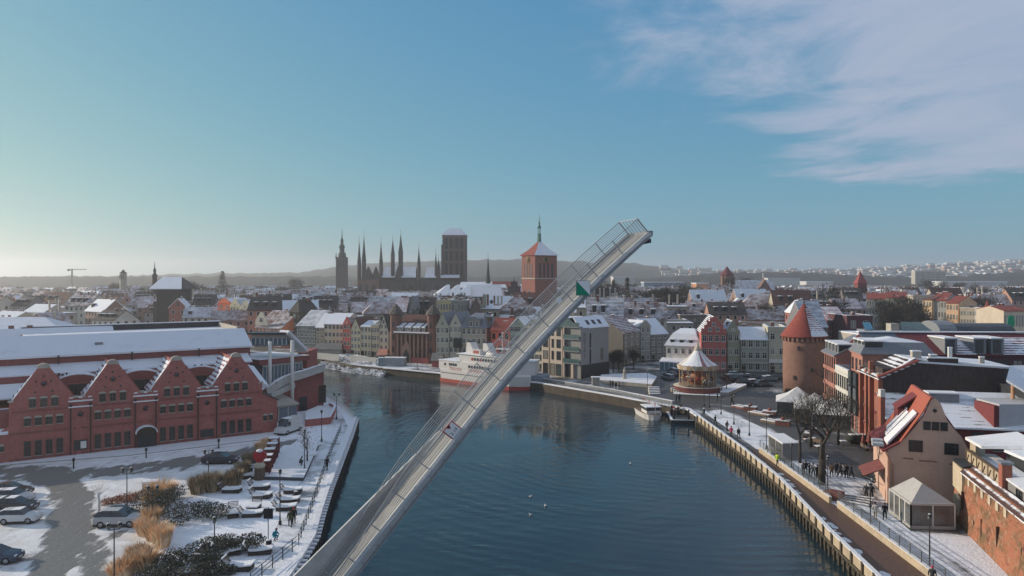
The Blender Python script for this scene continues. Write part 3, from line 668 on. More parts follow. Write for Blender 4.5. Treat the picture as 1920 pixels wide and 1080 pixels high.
for c in GC:
    g = MB(); g.box(c-.78, -.16, 12.5, c+.78, .6, 12.75, M_STONE)
    n = 8; g.prof([(c+.7*cos(pi*i/n), 12.75+.42*sin(pi*i/n)) for i in range(n+1)], -.1, .55, M_STONE); obj('gable_cap', g, wh)
    for sgn in (-1, 1):
        g = MB(); g.beam((c+sgn*3.6, .2, 8.35), (c+sgn*1.38, .2, 11.6), .08, .52, SNOW if sgn < 0 else WB2, (0, 1, 0)); g.box(c+sgn*3.75-.35, -.15, 8.1, c+sgn*3.75+.35, .5, 8.34, M_STONE); obj('gable_coping', g, wh)
    for k in (-1.3, 0, 1.3): put_window(wh, c+k, 7.2, .82, 1.2, 'arch', M_FRAME, y=-.07)
    for k in (-1.87, -.62, .62, 1.87): put_window(wh, c+k, 4.75, .82, 1.05, 'arch', M_FRAME, y=-.07)
    for k in (-1.87, -.62, .62, 1.87): put_window(wh, c+k, .62, .8, 2.05, 'tall', M_FRAME, y=-.07)
    g = MB(); g.tube((c, -.14, 10.4), (c, -.04, 10.4), .42, n=12, m=WB2); g.tube((c, -.17, 10.4), (c, -.1, 10.4), .3, n=12, m=M_GLASS); obj('round_window', g, wh)
    for (dx, z) in ((-1.0, 9.3), (1.0, 9.3), (0, 11.4), (-.85, 10.7), (.85, 10.7)):
        g = MB(); g.box(c+dx-.12, -.09, z-.12, c+dx+.12, -.061, z+.12, M_DARK); obj('vent_hole', g, wh)
for x in (9.3, 17.5, 26.05):
    g = MB(); g.tube((x, -.05, 5.75), (x, .02, 5.75), .42, n=12, m=WB2); g.tube((x, -.08, 5.75), (x, -.04, 5.75), .3, n=12, m=M_GLASS); obj('round_window', g, wh)
g = MB(); g.box(16.4, -.5, 0, 18.8, -.01, 2.2, M_DARK); g.prof([(17.6+1.35*cos(pi*i/8), 2.2+.95*sin(pi*i/8)) for i in range(9)], -.9, 0, M_DARKWOOD)
r0 = [(17.6+1.42*cos(pi*i/8), 2.25+1.02*sin(pi*i/8)) for i in range(9)]
for a, b in zip(r0, r0[1:]): g.beam((a[0], -.6, a[1]), (b[0], -.6, b[1]), .12, 1.1, SNOW, (0, 1, 0))
obj('entrance_porch', g, wh)
g = MB(); g.box(8.5, -.12, .7, 10.1, -.02, 2.1, M_DARK); g.box(9.3, -.16, .9, 10.0, -.121, 1.9, M_WHITE); obj('notice_window', g, wh)
g = MB(); g.box(25.1, -.12, .5, 27.0, -.02, 1.7, M_FRAME); g.box(25.2, -.15, .6, 26.9, -.121, 1.6, M_GLASS); obj('low_window', g, wh)
for x in (35.2, 36.1): put_window(wh, x-.4, 2.05, .62, .85, 'arch', M_FRAME, y=0)
put_window(wh, .1, 1.6, .7, .75, 'arch', M_FRAME)
# roofs
KT = snowtile('warehouse_tiles', (.24, .07, .07), .62, 1.9); KT2 = snowtile('warehouse_tiles_bare', (.27, .06, .06), .1, 1.9)
for i, c in enumerate(GC):
    g = MB()
    g.slab([(c-3.7, .5, 8.1), (c, .5, 12.15), (c, 12, 12.15), (c-3.7, 12, 8.1)], .2, KT); g.slab([(c+3.7, 12, 8.1), (c, 12, 12.15), (c, .5, 12.15), (c+3.7, .5, 8.1)], .2, KT2); g.box(c-.14, .5, 12.1, c+.14, 12, 12.3, M_RED); obj('gable_roof', g, wh)
g = MB()
g.slab([(-9, 6, 7.9), (33.6, 6, 7.9), (33.6, 8.6, 9.6), (-9, 8.6, 9.6)], .2, SNOWR); obj('lower_roof', g, wh)
g = MB(); g.slab([(-9, 8.8, 10.75), (35.0, 8.8, 10.75), (35.0, 12, 11.85), (-9, 12, 11.85)], .2, SNOWR); g.box(-9, 8.7, 7, 34.6, 9.0, 10.54, WB2); obj('middle_roof', g, wh)
g = MB(); g.box(-9, 12, 6, 35.4, 12.4, 13.1, WB2); g.slab([(-9, 11.6, 13.15), (35.7, 11.6, 13.15), (35.7, 17.6, 15.85), (-9, 17.6, 15.85)], .3, SNOWR); g.slab([(35.7, 24, 13.15), (-9, 24, 13.15), (-9, 17.6, 15.85), (35.7, 17.6, 15.85)], .3, SNOWR)
for x in (-3, 7, 17, 27): g.tube((x, 11.5, 13.1), (x, 11.5, 11.8), .12, n=6, m=M_PIPE)
obj('main_roof', g, wh)
g = MB(); g.box(-9, .5, 0, 33.9, 12, 6.7, WB2); g.box(-9, 12.4, 0, 35.4, 23.6, 12.9, WB2); g.add([(35.4, 12.4, 12.9), (35.4, 23.6, 12.9), (35.4, 17.6, 15.5)], [(0, 1, 2)], WB2)
g.box(33.9, .5, 0, 36.7, 9, 5.0, WB2); obj('rear_walls', g, wh)
g = MB(); g.slab([(34.3, -.2, 6.65), (37, -.2, 5.25), (37, 9, 5.25), (34.3, 9, 6.65)], .12, M_DARK); g.slab([(34.2, 1, 8.2), (35.6, 1, 7.6), (35.2, 8.6, 9.9), (34.0, 8.6, 10.3)], .3, SNOWR); obj('side_roof', g, wh)
g = MB(); g.slab([(-9, -.3, 3.9), (.9, -.3, 4.1), (.98, 4, 6.8), (-9, 4, 6.8)], .2, SNOWR); obj('porch_roof', g, wh)
for i, (a, b) in enumerate(((7.2, 11.4), (15.6, 19.8), (23.9, 28.3))):      # arched walls above the links
    g = MB(); n = 14; m_ = (a+b)/2; r_ = 3.7
    pts = [(m_+r_*cos(pi*k/n), 8.3+2.35*sin(pi*k/n)) for k in range(n+1)]; g.prof([(m_-r_, 7.0), (m_+r_, 7.0)]+pts, 6.0, 9.2, WB2)
    for p, q in zip(pts, pts[1:]): g.beam((p[0], 7.6, p[1]+.05), (q[0], 7.6, q[1]+.05), .12, 3.3, SNOWR, (0, 1, 0))
    g.box(a, .6, 6.9, b, 6.0, 7.45, WB2); g.box(m_-1.1, 5.9, 7.6, m_+1.1, 5.99, 9.3, M_GLASS); g.box(m_-1.2, 5.8, 9.3, m_+1.2, 5.99, 9.42, WB)
    for k in range(5): g.box(m_-1.05+k*.5, 5.82, 7.6, m_-1.0+k*.5, 5.89, 9.3, M_FRAME)
    obj('arched_dormer', g, wh)
for x, k in ((6.9, 3), (11.9, 2), (25.6, 3)):
    for j in range(k):
        q = MB(); q.tube((x+j*.5, 7.2, 9.6), (x+j*.5, 7.2, 10.9-.2*(j % 2)), .1, n=6, m=M_DARK); q.cbox(x+j*.5, 7.2, 10.75-.2*(j % 2), .32, .32, .12, M_DARK); obj('roof_vent', q, wh)
q = MB(); q.box(12, 14.0, 14.3, 13.1, 14.6, 14.65, M_GREY); obj('roof_hatch', q, wh)
# lit flat roofed hall behind
hb = thing('flat_roofed_hall', 'low wide flat roofed hall with sunlit snow, directly behind the red warehouse', 'hall', wf.A, wf.rz)
g = MB(); g.box(2, 27, 0, 37, 44, 14.5, WB2); obj('wall', g, hb); g = MB(); g.box(2.3, 27.3, 14.5, 36.7, 43.7, 14.6, SNOWR); g.box(2, 43.6, 14.6, 37, 44, 15.7, M_DARK); g.box(1.9, 43.5, 15.7, 37.1, 44.1, 15.85, SNOWR); g.box(36.6, 27, 14.6, 37, 43.6, 15.5, M_STONE); obj('roof', g, hb)
hb2 = house('gabled_outbuilding', 'pale outbuilding with a snow covered gable roof at the left behind the warehouse', (-93, 128), (-76, 140), 9, 12.8, 2.6, 'side', wall_mat('pinkish', (.45, .3, .25)), 'snow', cat='outbuilding', chim=2)
rb_ = house('hipped_snow_hall', 'large hall with a hipped snow roof and a small dormer at the left edge', (-160, 172), (-109, 182), 26, 9.0, 5.6, 'hip', wall_mat('umber', (.12, .1, .085)), 'snow', cat='hall', chim=0)
q = MB(); q.box(22, 4.4, 11.0, 25.5, 8, 12.6, M_DARK); q.box(21.6, 4, 12.6, 25.9, 8.4, 12.9, SNOWR); obj('dormer', q, rb_)
# ---------------------------------------------------------------- modern annex
an = thing('modern_annex', 'modern dark brick annex with a rising pale ramp, white columns and a raised gallery', 'annex')
a0, a1 = P(557, 772), P(607, 765); d = (Vector(a1)-Vector(a0)).normalized(); bk = Vector((-d.y, d.x))
AL = Vector(a0)-d*7.0; c3 = Vector(a1)+bk*14; c4 = AL+bk*14
g = MB(); g.prism(ring_ccw([tuple(AL), a1, tuple(c3), tuple(c4)]), 0, 4.6, WB2, SNOW)
zt = [(a0[0], a0[1], 4.5), (a1[0], a1[1], 7.5)]
g.add([(AL.x, AL.y, 4.6), (a1[0], a1[1], 4.6), (a1[0], a1[1], 7.4), (AL.x, AL.y, 4.61)]+[(AL.x+bk.x*.4, AL.y+bk.y*.4, 4.6), (a1[0]+bk.x*.4, a1[1]+bk.y*.4, 4.6), (a1[0]+bk.x*.4, a1[1]+bk.y*.4, 7.4), (AL.x+bk.x*.4, AL.y+bk.y*.4, 4.61)], [(0, 1, 2, 3), (7, 6, 5, 4), (2, 6, 7, 3), (1, 5, 6, 2)], WB2)
g.prism(ring_ccw([a1, tuple(c3), tuple(c3-d*.4), tuple(Vector(a1)-d*.4)]), 4.6, 6.9, WB2, SNOW); obj('wall', g, an)
M_RAMP = plain('pale_concrete', (.45, .44, .41), .7, .12)
def chain(mb, pts, w, h, m):
    for a, b in zip(pts, pts[1:]): mb.beam(a, b, w, h, m)
    return mb
g = MB(); rp = [V(500, 735, 127), V(518, 722, 128.5), V(532, 714, 130.5), V(552, 706.5, 133), V(575, 700, 136), V(592, 694, 138.2), V(609, 689, 139.6)]
chain(g, rp, .5, 1.35, M_RAMP); chain(g, [p+Vector((0, -.2, .75)) for p in rp], .6, .12, SNOW); obj('ramp', g, an)
g = MB(); rp2 = [V(506, 742, 127), V(530, 731, 130), V(550, 722, 133)]; chain(g, rp2, .8, .9, M_RAMP); obj('ramp_soffit', g, an)
for (px, y0, y1, Y) in ((506, 640, 738, 128.5), (548, 638, 752, 131)):
    g = MB(); p = V(px, y1, Y); g.tube((p.x, p.y, 0), (p.x, p.y, Z_(y0, Y)), .3, n=12, m=M_WHITE); obj('column', g, an)
put_window(an, *(0, 0, 1.6, 3.4), 'bar', M_FRAME, name='window')
wlast = an.children[-1]
for o_ in an.children:
    if o_.name.startswith('window'): q = Vector(a0)+d*5.2; o_.location = (q.x, q.y, 1.0); o_.rotation_euler = (0, 0, atan2(d.y, d.x))
g = MB(); q = Vector(a0)+d*1.2; g.cbox(q.x, q.y, 0, 1.5, .3, 2.6, M_DARK, atan2(d.y, d.x)); obj('door', g, an)
# glazed upper storey and flat roof
GLZ = plain('blue_glazing', (.12, .2, .25), .15, .25, 1.5, .7)
g = MB(); ul = V(492, 700, 139); ur = V(566, 694, 146); dd = Vector((ur.x-ul.x, ur.y-ul.y)).normalized(); nn = Vector((-dd.y, dd.x)); z0_, z1_ = 4.6, 9.4
fp = [(ul.x, ul.y), (ur.x, ur.y), (ur.x+nn.x*12, ur.y+nn.y*12), (ul.x+nn.x*12, ul.y+nn.y*12)]
g.prism(ring_ccw(fp), z0_, z1_-1, GLZ, GLZ); g.prism(ring_ccw([(ul.x-dd.x-nn.x*.6, ul.y-dd.y-nn.y*.6), (ur.x+dd.x*1.5-nn.x*.6, ur.y+dd.y*1.5-nn.y*.6), (ur.x+dd.x+nn.x*12, ur.y+dd.y+nn.y*12), (ul.x-dd.x+nn.x*12, ul.y-dd.y+nn.y*12)]), z1_-1, z1_, WB2, SNOW); obj('glazed_storey', g, an)
Lg = hypot(ur.x-ul.x, ur.y-ul.y)
for i in range(12):
    g = MB(); q = Vector((ul.x, ul.y))+dd*(Lg*i/11)-nn*.1; g.cbox(q.x, q.y, z0_, .16, .16, z1_-1-z0_, M_RAMP, atan2(dd.y, dd.x)); obj('glazing_bar', g, an)
g = MB(); q0 = Vector((ul.x, ul.y))-nn*.15; q1 = Vector((ur.x, ur.y))-nn*.15; g.beam((q0.x, q0.y, z1_-1.3), (q1.x, q1.y, z1_-1.3), .2, .35, M_RAMP); obj('lintel', g, an)
# raised gallery
g = MB(); l0, l1 = V(471, 640, 142), V(537, 638, 142); zb, zt_ = Z_(649, 142), Z_(627, 142)
g.box(l0.x, 142, zb, l1.x, 146, zb+.3, M_GREY); g.box(l0.x-1, 141.6, zt_, l1.x+.6, 146.4, zt_+.3, M_DARK); g.box(l0.x, 142.1, zb+1.5, l1.x, 145.9, zt_, M_STONE); g.box(l0.x+.1, 142.2, zb+.3, l1.x-.1, 145.8, zb+1.5, GLZ)
obj('gallery', g, an)
for i in range(9):
    g = MB(); x = l0.x+(l1.x-l0.x)*i/8; g.box(x-.07, 141.95, zb+.3, x+.07, 142.09, zb+1.5, M_WHITE); obj('gallery_bar', g, an)
g = MB(); g.beam(V(533, 621, 142), V(569, 656, 146), 2.6, .5, SNOW); g.beam(V(533, 624, 142), V(567, 659, 146), 2.2, .5, M_WHITE); obj('sloping_stair_roof', g, an)
g = MB(); p = V(567, 660, 148); g.box(p.x-.9, 148, 0, p.x+.9, 156, p.z, WB); obj('stair_tower', g, an)
# garage with grey doors, round terrace, van comes with the vehicles
ga = thing('garage', 'small white garage with blue grey doors and a sloping roof beside the dark brick annex', 'garage')
b0, b1 = Vector(P(522, 792)), Vector(P(557, 787)); dv = (b1-b0).normalized(); nv = Vector((-dv.y, dv.x)); az = atan2(dv.y, dv.x); L_ = (b1-b0).length
ga.location = (b0.x, b0.y, 0); ga.rotation_euler = (0, 0, az)
g = MB(); g.box(0, 0, 0, L_, 5, 2.8, M_RAMP); obj('wall', g, ga); g = MB(); g.slab([(-.3, -.3, 2.9), (L_+.3, -.3, 2.9), (L_-.4, 5, 4.1), (-.3, 5, 4.1)], .2, M_STONE); obj('roof', g, ga)
for i in range(2): g = MB(); g.box(.2+i*L_/2, -.08, .05, L_/2-.05+i*L_/2, -.01, 2.5, plain('garage_door', (.13, .16, .2), .6, .1)); obj('door', g, ga)
te = thing('raised_terrace', 'red brick walled terrace with a snow covered floor at the bend of the quay path', 'terrace')
tp = [P(572, 800), P(618, 795), P(624, 783), P(628, 772), P(618, 767), P(596, 768), P(574, 778)]
g = MB(); g.prism(ring_ccw(tp), 0, .75, WB, SNOW); obj('floor', g, te)
g = MB()
for a, b in zip(tp[:5], tp[1:5]): g.beam((a[0], a[1], .6), (b[0], b[1], .6), .3, 1.2, WB); g.beam((a[0], a[1], 1.24), (b[0], b[1], 1.24), .4, .09, SNOW)
obj('parapet', g, te)
# ================================================================ RIVER FRONT ACROSS THE WATER
def HB(name, label, pl, pr, YL, YR, eave, apex, roof, wc, rmat='snow', depth=11, rows=3, cols=3, kind='plain', gable='plain', ww=1.0, wh_=1.5, fm=None, group='town houses along the far quay', cat='house', rback=None, chim=1, top=0, style='cross', door=True, key=None, ground=True):
    A = (X_(pl, YL), YL); B = (X_(pr, YR), YR); h = Z_(eave, YL); rh = Z_(apex, YL)-h; L = hypot(B[0]-A[0], B[1]-A[1])
    wc = (min(.72, wc[0]*1.5), min(.68, wc[1]*1.42), min(.6, wc[2]*1.22))
    wm = wall_mat(key or ('%02x%02x%02x' % tuple(int(99*x) for x in wc))+kind, wc, kind)
    wins = []; fh = h/(rows+(.15 if ground else 0)); z = .9 if not ground else 1.0
    for r in range(rows):
        zz = h*(r+.32)/rows
        for c in range(cols): wins.append((L*(c+.5)/cols, zz, ww, min(wh_, h/rows*.58), style)+((fm,) if fm else ()))
    if roof == 'front':
        for r in range(top):
            n = max(1, (2 if top > 1 and r == 0 else 1) if cols < 4 else 2-r)
            for c in range(n): wins.append((L/2+(c-(n-1)/2)*ww*1.7, h+rh*(.08+.32*r), ww*.85, min(1.3, rh*.25), style)+((fm,) if fm else ()))
    return house(name, label, A, B, depth, h, rh, roof, wm, rmat, rback, gable, wins, group, cat, chim=chim, doors=[(L*.5/cols, 1.0, 2.1)] if door else ())
Q0 = 'town houses along the far quay'
HB('town_house', 'orange red plastered house, leftmost of the bright houses above the warehouse roof', 409, 431, 300, 297, 567, 560, 'front', (.5, .13, .07), 'snow', gable='step', rows=4, cols=2, top=0)
HB('town_house', 'cream house with a small stepped gable right of the orange red house', 431, 449, 296, 294, 573, 562, 'front', (.5, .45, .34), 'greysnow', gable='curve', rows=4, cols=3, top=1)
HB('town_house', 'cream gabled house with a glazed balcony bay under snow', 449, 470, 293, 291, 578, 565, 'front', (.5, .46, .38), 'snow', gable='bell', rows=4, cols=2, top=1)
HB('town_house', 'narrow pinkish house beside the big brown roofed orange house', 470, 488, 290, 288, 583, 566, 'front', (.48, .36, .28), 'snow', gable='bell', rows=3, cols=2, top=1)
t = HB('guild_house', 'orange house with a wide brown roof and a cream curved gable above the gallery', 479, 528, 262, 256, 613, 584, 'side', (.5, .17, .1), 'brownsnow', depth=17, rows=3, cols=7, chim=2)
g = MB(); g.prof([(0, 9.2-1.2), (6.2, 8), (5.8, 9.8), (4.6, 11.2), (3.6, 12.6), (2.6, 12.6), (1.6, 11.2), (.4, 9.8)], -.3, .3, wall_mat('creamg', (.52, .48, .38))); obj('curved_gable', g, t)
put_window(t, 3.1, 9.0, 1.6, 1.6, 'cross', y=-.3)
HB('tower_house', 'dark grey tall narrow tower house behind the annex gallery', 543, 561, 262, 260, 585, 562, 'hip', (.07, .065, .06), 'dark', depth=10, rows=4, cols=1)
HB('warehouse', 'blue grey plastered warehouse with a part snowed roof and a rusty ridge', 556, 592, 246, 243, 610, 583, 'side', (.13, .15, .17), 'greysnow', depth=16, rows=4, cols=5, rback='red')
HB('town_house', 'small grey house squeezed beside the blue grey warehouse', 592, 609, 242, 241, 613, 590, 'side', (.2, .2, .18), 'snow', rows=4, cols=2)
HB('town_house', 'wide cream house with a blue grey snowy roof behind the small shed', 608, 644, 238, 236, 607, 589, 'side', (.42, .38, .3), 'snow', rows=4, cols=5, depth=13)
HB('town_house', 'narrow dark red house between two cream houses', 643.5, 657, 232, 231, 606, 596, 'front', (.4, .1, .09), 'brownsnow', gable='bell', rows=4, cols=2, top=1, ww=.9)
HB('town_house', 'cream house with a tall plain pointed gable right of the dark red house', 657.5, 676, 230, 229, 618, 596, 'front', (.44, .4, .32), 'brown', rows=4, cols=3, top=1, ww=.8)
HB('town_house', 'low topped pale house with a salmon awning over its door', 676.5, 696, 228, 227, 612, 603, 'side', (.4, .38, .31), 'snow', rows=4, cols=3, ww=.8)
HB('town_house', 'grey house with a flat brown attic left of the half gable', 696.5, 711, 226, 225, 613, 606, 'flat', (.33, .3, .25), 'dark', rows=4, cols=3, ww=.75)
HB('town_house', 'pale grey house with a steep gable against the left gate tower', 711, 728, 224, 223, 618, 590, 'front', (.45, .42, .36), 'dark', rows=4, cols=2, top=2, ww=.8)
# brick water gate with two turrets
GB = brick('gate_brick', (.19, .105, .09), stain=.5); GB2 = brick('gate_brick_light', (.27, .17, .14), stain=.4)
gx0, gy0, gx1, gy1 = X_(729, 217), 217, X_(817, 211), 211
gt = thing('water_gate', 'dark brick gatehouse with two pointed turrets and tall pilasters', 'gatehouse', (gx0, gy0, 0), atan2(gy1-gy0, gx1-gx0)); GL = hypot(gx1-gx0, gy1-gy0)
hT = Z_(589, 214); hE = Z_(624, 214)
g = MB(); g.box(2.2, .6, 0, GL-2.2, 11, hE, GB); obj('wall', g, gt)
for k in range(8):
    g = MB(); x = 3.0+k*(GL-6.0)/7; g.box(x-.3, -.1, 1.6, x+.3, .6, hE-.6, GB2); obj('pilaster', g, gt)
g = MB(); g.box(2.2, 0.0, hE-.6, GL-2.2, .7, hE, GB2); obj('cornice', g, gt)
g = MB(); g.box(2.2, -.4, 0, GL-2.2, -.11, 1.6, brick('gate_red_plinth', (.38, .11, .1))); obj('plinth', g, gt)
g = MB(); g.box(GL/2-3.1, -.7, 0, GL/2-.0, -.41, 4.2, GB2); g.prof([(GL/2-3.1, 4.2), (GL/2, 4.2), (GL/2-1.55, 6.6)], -.7, -.41, GB2); g.prof([(GL/2-2.5, .0), (GL/2-.6, 0), (GL/2-.6, 2.4), (GL/2-1.55, 4.0), (GL/2-2.5, 2.4)], -.76, -.701, M_DARK); obj('gateway_arch', g, gt)
g = MB(); g.slab([(2, -.3, hE), (GL-2, -.3, hE), (GL-2, 6, hT-.4), (2, 6, hT-.4)], .25, RT['brown']); g.slab([(GL-2, 12, hE), (2, 12, hE), (2, 6, hT-.4), (GL-2, 6, hT-.4)], .25, RT['brown']); g.box(2, -.6, hE-.05, GL-2, .6, hE+.3, SNOW); rf = obj('roof', g, gt)
for px in (745.5, 751.5, 761, 767, 777, 783.5, 793):
    x = (px-729)/(817-729)*GL; g = MB(); g.box(x-.42, .3, hE+.2, x+.42, 3, hE+1.7, M_WHITE); g.box(x-.2, .24, hE+.6, x+.2, .299, hE+1.3, M_GLASS); g.slab([(x-.55, .1, hE+1.65), (x+.55, .1, hE+1.65), (x+.45, 4.2, hE+3.1), (x-.45, 4.2, hE+3.1)], .15, SNOW); obj('dormer', g, rf)
for x in (1.5, GL-1.7):
    g = MB(); g.lathe([(1.75, 0), (1.75, hT-.3), (2.0, hT-.1), (2.0, hT)], 8, GB, (x, 1.7), False, pi/8); tw = obj('turret', g, gt); g = MB(); g.lathe([(2.4, hT-.1), (1.2, hT+1.6), (.05, hT+2.9)], 8, plain('turret_slate', (.1, .085, .075), .8, .4, 3), (x, 1.7), False, pi/8); obj('turret_roof', g, tw)
    for k in range(3): g = MB(); g.box(x-.25, -.12, 3+k*3.6, x+.25, .0, 4.6+k*3.6, M_GLASS); obj('slit_window', g, tw)
HB('town_house', 'grey house with a steep gable right of the brick gate', 817.5, 842, 209, 208, 612, 586, 'front', (.3, .3, .27), 'grey', rows=4, cols=3, top=1, ww=.9)
HB('town_house', 'grey gabled house carrying a black boxed balcony', 842.5, 866, 208, 207, 610, 586, 'front', (.34, .33, .3), 'grey', rows=4, cols=3, top=1, ww=.9)
g = MB(); p = V(858, 645, 205.6); g.box(p.x-1.2, 205.6, p.z-1.0, p.x+1.2, 207, p.z+1.5, M_DARK); t = thing('box_balcony', 'black boxed balcony hung on the grey gabled front', 'balcony', data=None); obj('box', g, t)
t = HB('corner_house', 'broad grey corner house with a mansard roof and a wide dormer', 865, 912, 207, 205, 614, 588, 'mansard', (.27, .26, .24), 'grey', depth=12, rows=4, cols=5, ww=1.0, rback='grey')
g = MB(); hc = Z_(614, 207); g.box(2.0, -.1, hc-.2, 5.6, 3.2, hc+2.4, wall_mat('dormergrey', (.25, .24, .22))); g.prof([(1.8, hc+2.4), (5.8, hc+2.4), (3.8, hc+3.1)], -.2, 3.4, M_GREY); d_ = obj('dormer', g, t)
for x in (2.9, 4.7): put_window(d_, x, hc+.4, .9, 1.4, y=-.1)
HB('town_house', 'dark recessed house between the grey corner house and the red house', 912, 922, 209, 209, 598, 592, 'flat', (.12, .11, .1), 'dark', rows=4, cols=1)
HB('town_house', 'bright red house with a red tiled roof beside the green glass gables', 920, 956, 203, 201.5, 619, 598, 'side', (.45, .11, .085), 'red', depth=10, rows=3, cols=3, ww=.9, fm=M_DARK)
GG = plain('green_glass', (.07, .12, .11), .18, .3, 1.2, .6)
HB('apartment_house', 'modern house with green glazed balconies under a sharp snowy gable', 957, 985, 199, 197, 610, 594, 'front', (.16, .22, .2), 'snow', rows=5, cols=3, ww=1.6, wh_=1.9, fm=M_GREY, top=1, cat='apartment house', group=None)
HB('apartment_house', 'pale modern gabled house partly hidden behind the raised bridge leaf', 985, 1020, 196, 193, 612, 596, 'front', (.42, .4, .35), 'snow', rows=5, cols=4, ww=1.2, fm=M_GREY, top=1, cat='apartment house', group=None)
# modern hotel block
A = (X_(1018, 188), 188.0); C_ = (X_(1089, 180), 180.0); D_ = (X_(1141, 189), 189.0)
hh = Z_(615, 181); ho = thing('hotel_block', 'modern beige hotel block with glass balconies and a snowy pitched roof on the quay', 'hotel', (A[0], A[1], 0), atan2(C_[1]-A[1], C_[0]-A[0])); L = hypot(C_[0]-A[0], C_[1]-A[1]); R_ = Vector((D_[0]-A[0], D_[1]-A[1])); ex = Vector(((C_[0]-A[0])/L, (C_[1]-A[1])/L)); ey = Vector((-ex.y, ex.x)); D2 = (R_.dot(ex), R_.dot(ey))
BE = plain('hotel_beige', (.52, .42, .33), .8, .08); HG = plain('hotel_grey', (.26, .25, .235), .8, .08)
g = MB(); g.prism(ring_ccw([(0, 0), (L, 0), D2, (D2[0]-L*.9, D2[1]+1.5), (-1, 9)]), 0, hh, HG); obj('wall', g, ho)
for (x0, x1) in ((0, 2.3), (2.7, 6.7)):
    g = MB(); g.box(x0, -.5, 0, x1, -.01, hh-(.6 if x0 else 1.8), BE); pp = obj('front_panel', g, ho)
    xs = (1.25,) if x0 == 0 else (3.6, 5.5)
    for r in range(4):
        for x in xs: put_window(pp, x, 4.2+r*3.0 if r < 3 else .2, (1.5 if x0 == 0 else (.7 if x == 3.6 else 1.3)) if r < 3 else 1.6, 2.2 if r < 3 else 3.0, 'bar', M_DARK, y=-.5)
for r in range(4):
    g = MB(); z = .2+r*3.4 if r else 0; g.box(7.0, -.5, 3.5+r*3.0, L-.1, 1.0, 3.8+r*3.0, M_GREY); g.box(7.0, -.55, 3.8+r*3.0, L-.1, -.5, 4.8+r*3.0, GG); obj('glass_balcony', g, ho)
    put_window(ho, 8.1, 3.9+(r-1)*3.0 if r else .1, 1.4, 2.2 if r else 3.2, 'two', M_DARK)
g = MB(); g.box(9.4, -.45, 0, 10.0, -.02, 3.4, BE); g.box(6.9, -.45, 0, 7.2, -.02, hh, BE); obj('pier', g, ho)
k = Vector((D2[0]-L, D2[1])); kl = k.length; k.normalize(); az = atan2(k.y, k.x)
for i, (f, w_, rows) in enumerate(((.33, .55, ((3.4, 3.6), (7.4, 3.6), (11.4, 3.2), (14.9, 1.5))), (.75, 1.1, ((4, 3), (7.4, 7.2), (14.7, 1.9))))):
    for (z, h_) in rows:
        if z+h_ < hh: put_window(ho, L+k.x*kl*f, z, w_, h_, 'tall', M_DARK, y=k.y*kl*f-.0, rz=az)
g = MB(); g.cbox(L+k.x*kl*.5+k.y*.1, k.y*kl*.5-k.x*.1, 0, kl, .2, 3.3, M_DARK, az); obj('plinth', g, ho)
rz_ = Z_(594, 186)
g = MB(); m0 = Vector((L/2-1, 3.5)); 
g.slab([(L-.2, -.3, hh), (D2[0]+.5, D2[1]-.2, hh), (D2[0]-3.8, D2[1]+2.5, rz_), (L-4.4, 2.6, rz_)], .2, SNOWR); g.slab([(L-4.4, 2.6, rz_), (D2[0]-3.8, D2[1]+2.5, rz_), (D2[0]-9, D2[1]+2, hh), (L-9, 0, hh)], .2, M_GREY)
g.slab([(-.5, -.4, hh-1), (L-9, -.4, hh-.4), (L-9, 7, hh+.2), (-1, 9, hh-.4)], .2, SNOWR); rf = obj('roof', g, ho)
g = MB(); g.add([(L-8.4, -.35, hh), (L-.3, -.35, hh), (L-4.4, -.35, rz_+.1), (L-8.4, .1, hh), (L-.3, .1, hh), (L-4.4, .1, rz_+.1)], [(0, 1, 2), (3, 5, 4), (0, 2, 5, 3), (1, 4, 5, 2)], GG); obj('glazed_gable', g, ho)
for f in (.35, .55, .75):
    a = Vector((L-.2, -.3, hh)).lerp(Vector((D2[0]+.5, D2[1]-.2, hh)), f); b = Vector((L-4.4, 2.6, rz_)).lerp(Vector((D2[0]-3.8, D2[1]+2.5, rz_)), f); g = MB(); g.beam(a.lerp(b, .25)+Vector((0, 0, .12)), a.lerp(b, .6)+Vector((0, 0, .12)), .75, .1, M_DARK); obj('roof_window', g, rf)
t_ = obj('lettering', text_mesh('H\nO\nT\nE\nL', 1.25, M_DARK), ho); t_.rotation_euler = (R(90), 0, az); t_.location = (L+k.x*kl*.13+k.y*.06, k.y*kl*.13-k.x*.06, 8.2)
# square behind: right of the hotel
HB('town_house', 'orange rendered house with a mauve tiled roof immediately right of the hotel', 1143, 1176, 212, 213, 625, 599, 'side', (.45, .22, .11), 'mauve', depth=14, rows=3, cols=3, ww=1.3, group=None)
HB('town_house', 'dark grey house with striped snowy roof, second right of the hotel', 1168, 1200, 204, 214, 624, 598, 'side', (.16, .15, .14), 'mauve', depth=12, rows=4, cols=3, group=None)
HB('town_house', 'slate coloured house with a stepped gable lit white on its edge', 1200, 1220, 214, 216, 612, 602, 'front', (.2, .2, .21), 'snow', depth=12, rows=4, cols=2, gable='step', group=None)
HB('town_house', 'grey brown house with a blue snowy roof left of the white cafe house', 1219, 1252, 216, 219, 626, 600, 'side', (.15, .14, .135), 'snow', depth=12, rows=4, cols=3, group=None)
t = HB('cafe_house', 'white low house with blue shaded mansard, three dormers and a glazed veranda', 1248, 1314, 200, 196, 647, 617, 'mansard', (.5, .5, .48), 'snow', depth=12, rows=2, cols=5, ww=1.0, wh_=1.4, rback='snow', group=None, door=False)
hc = Z_(647, 200)
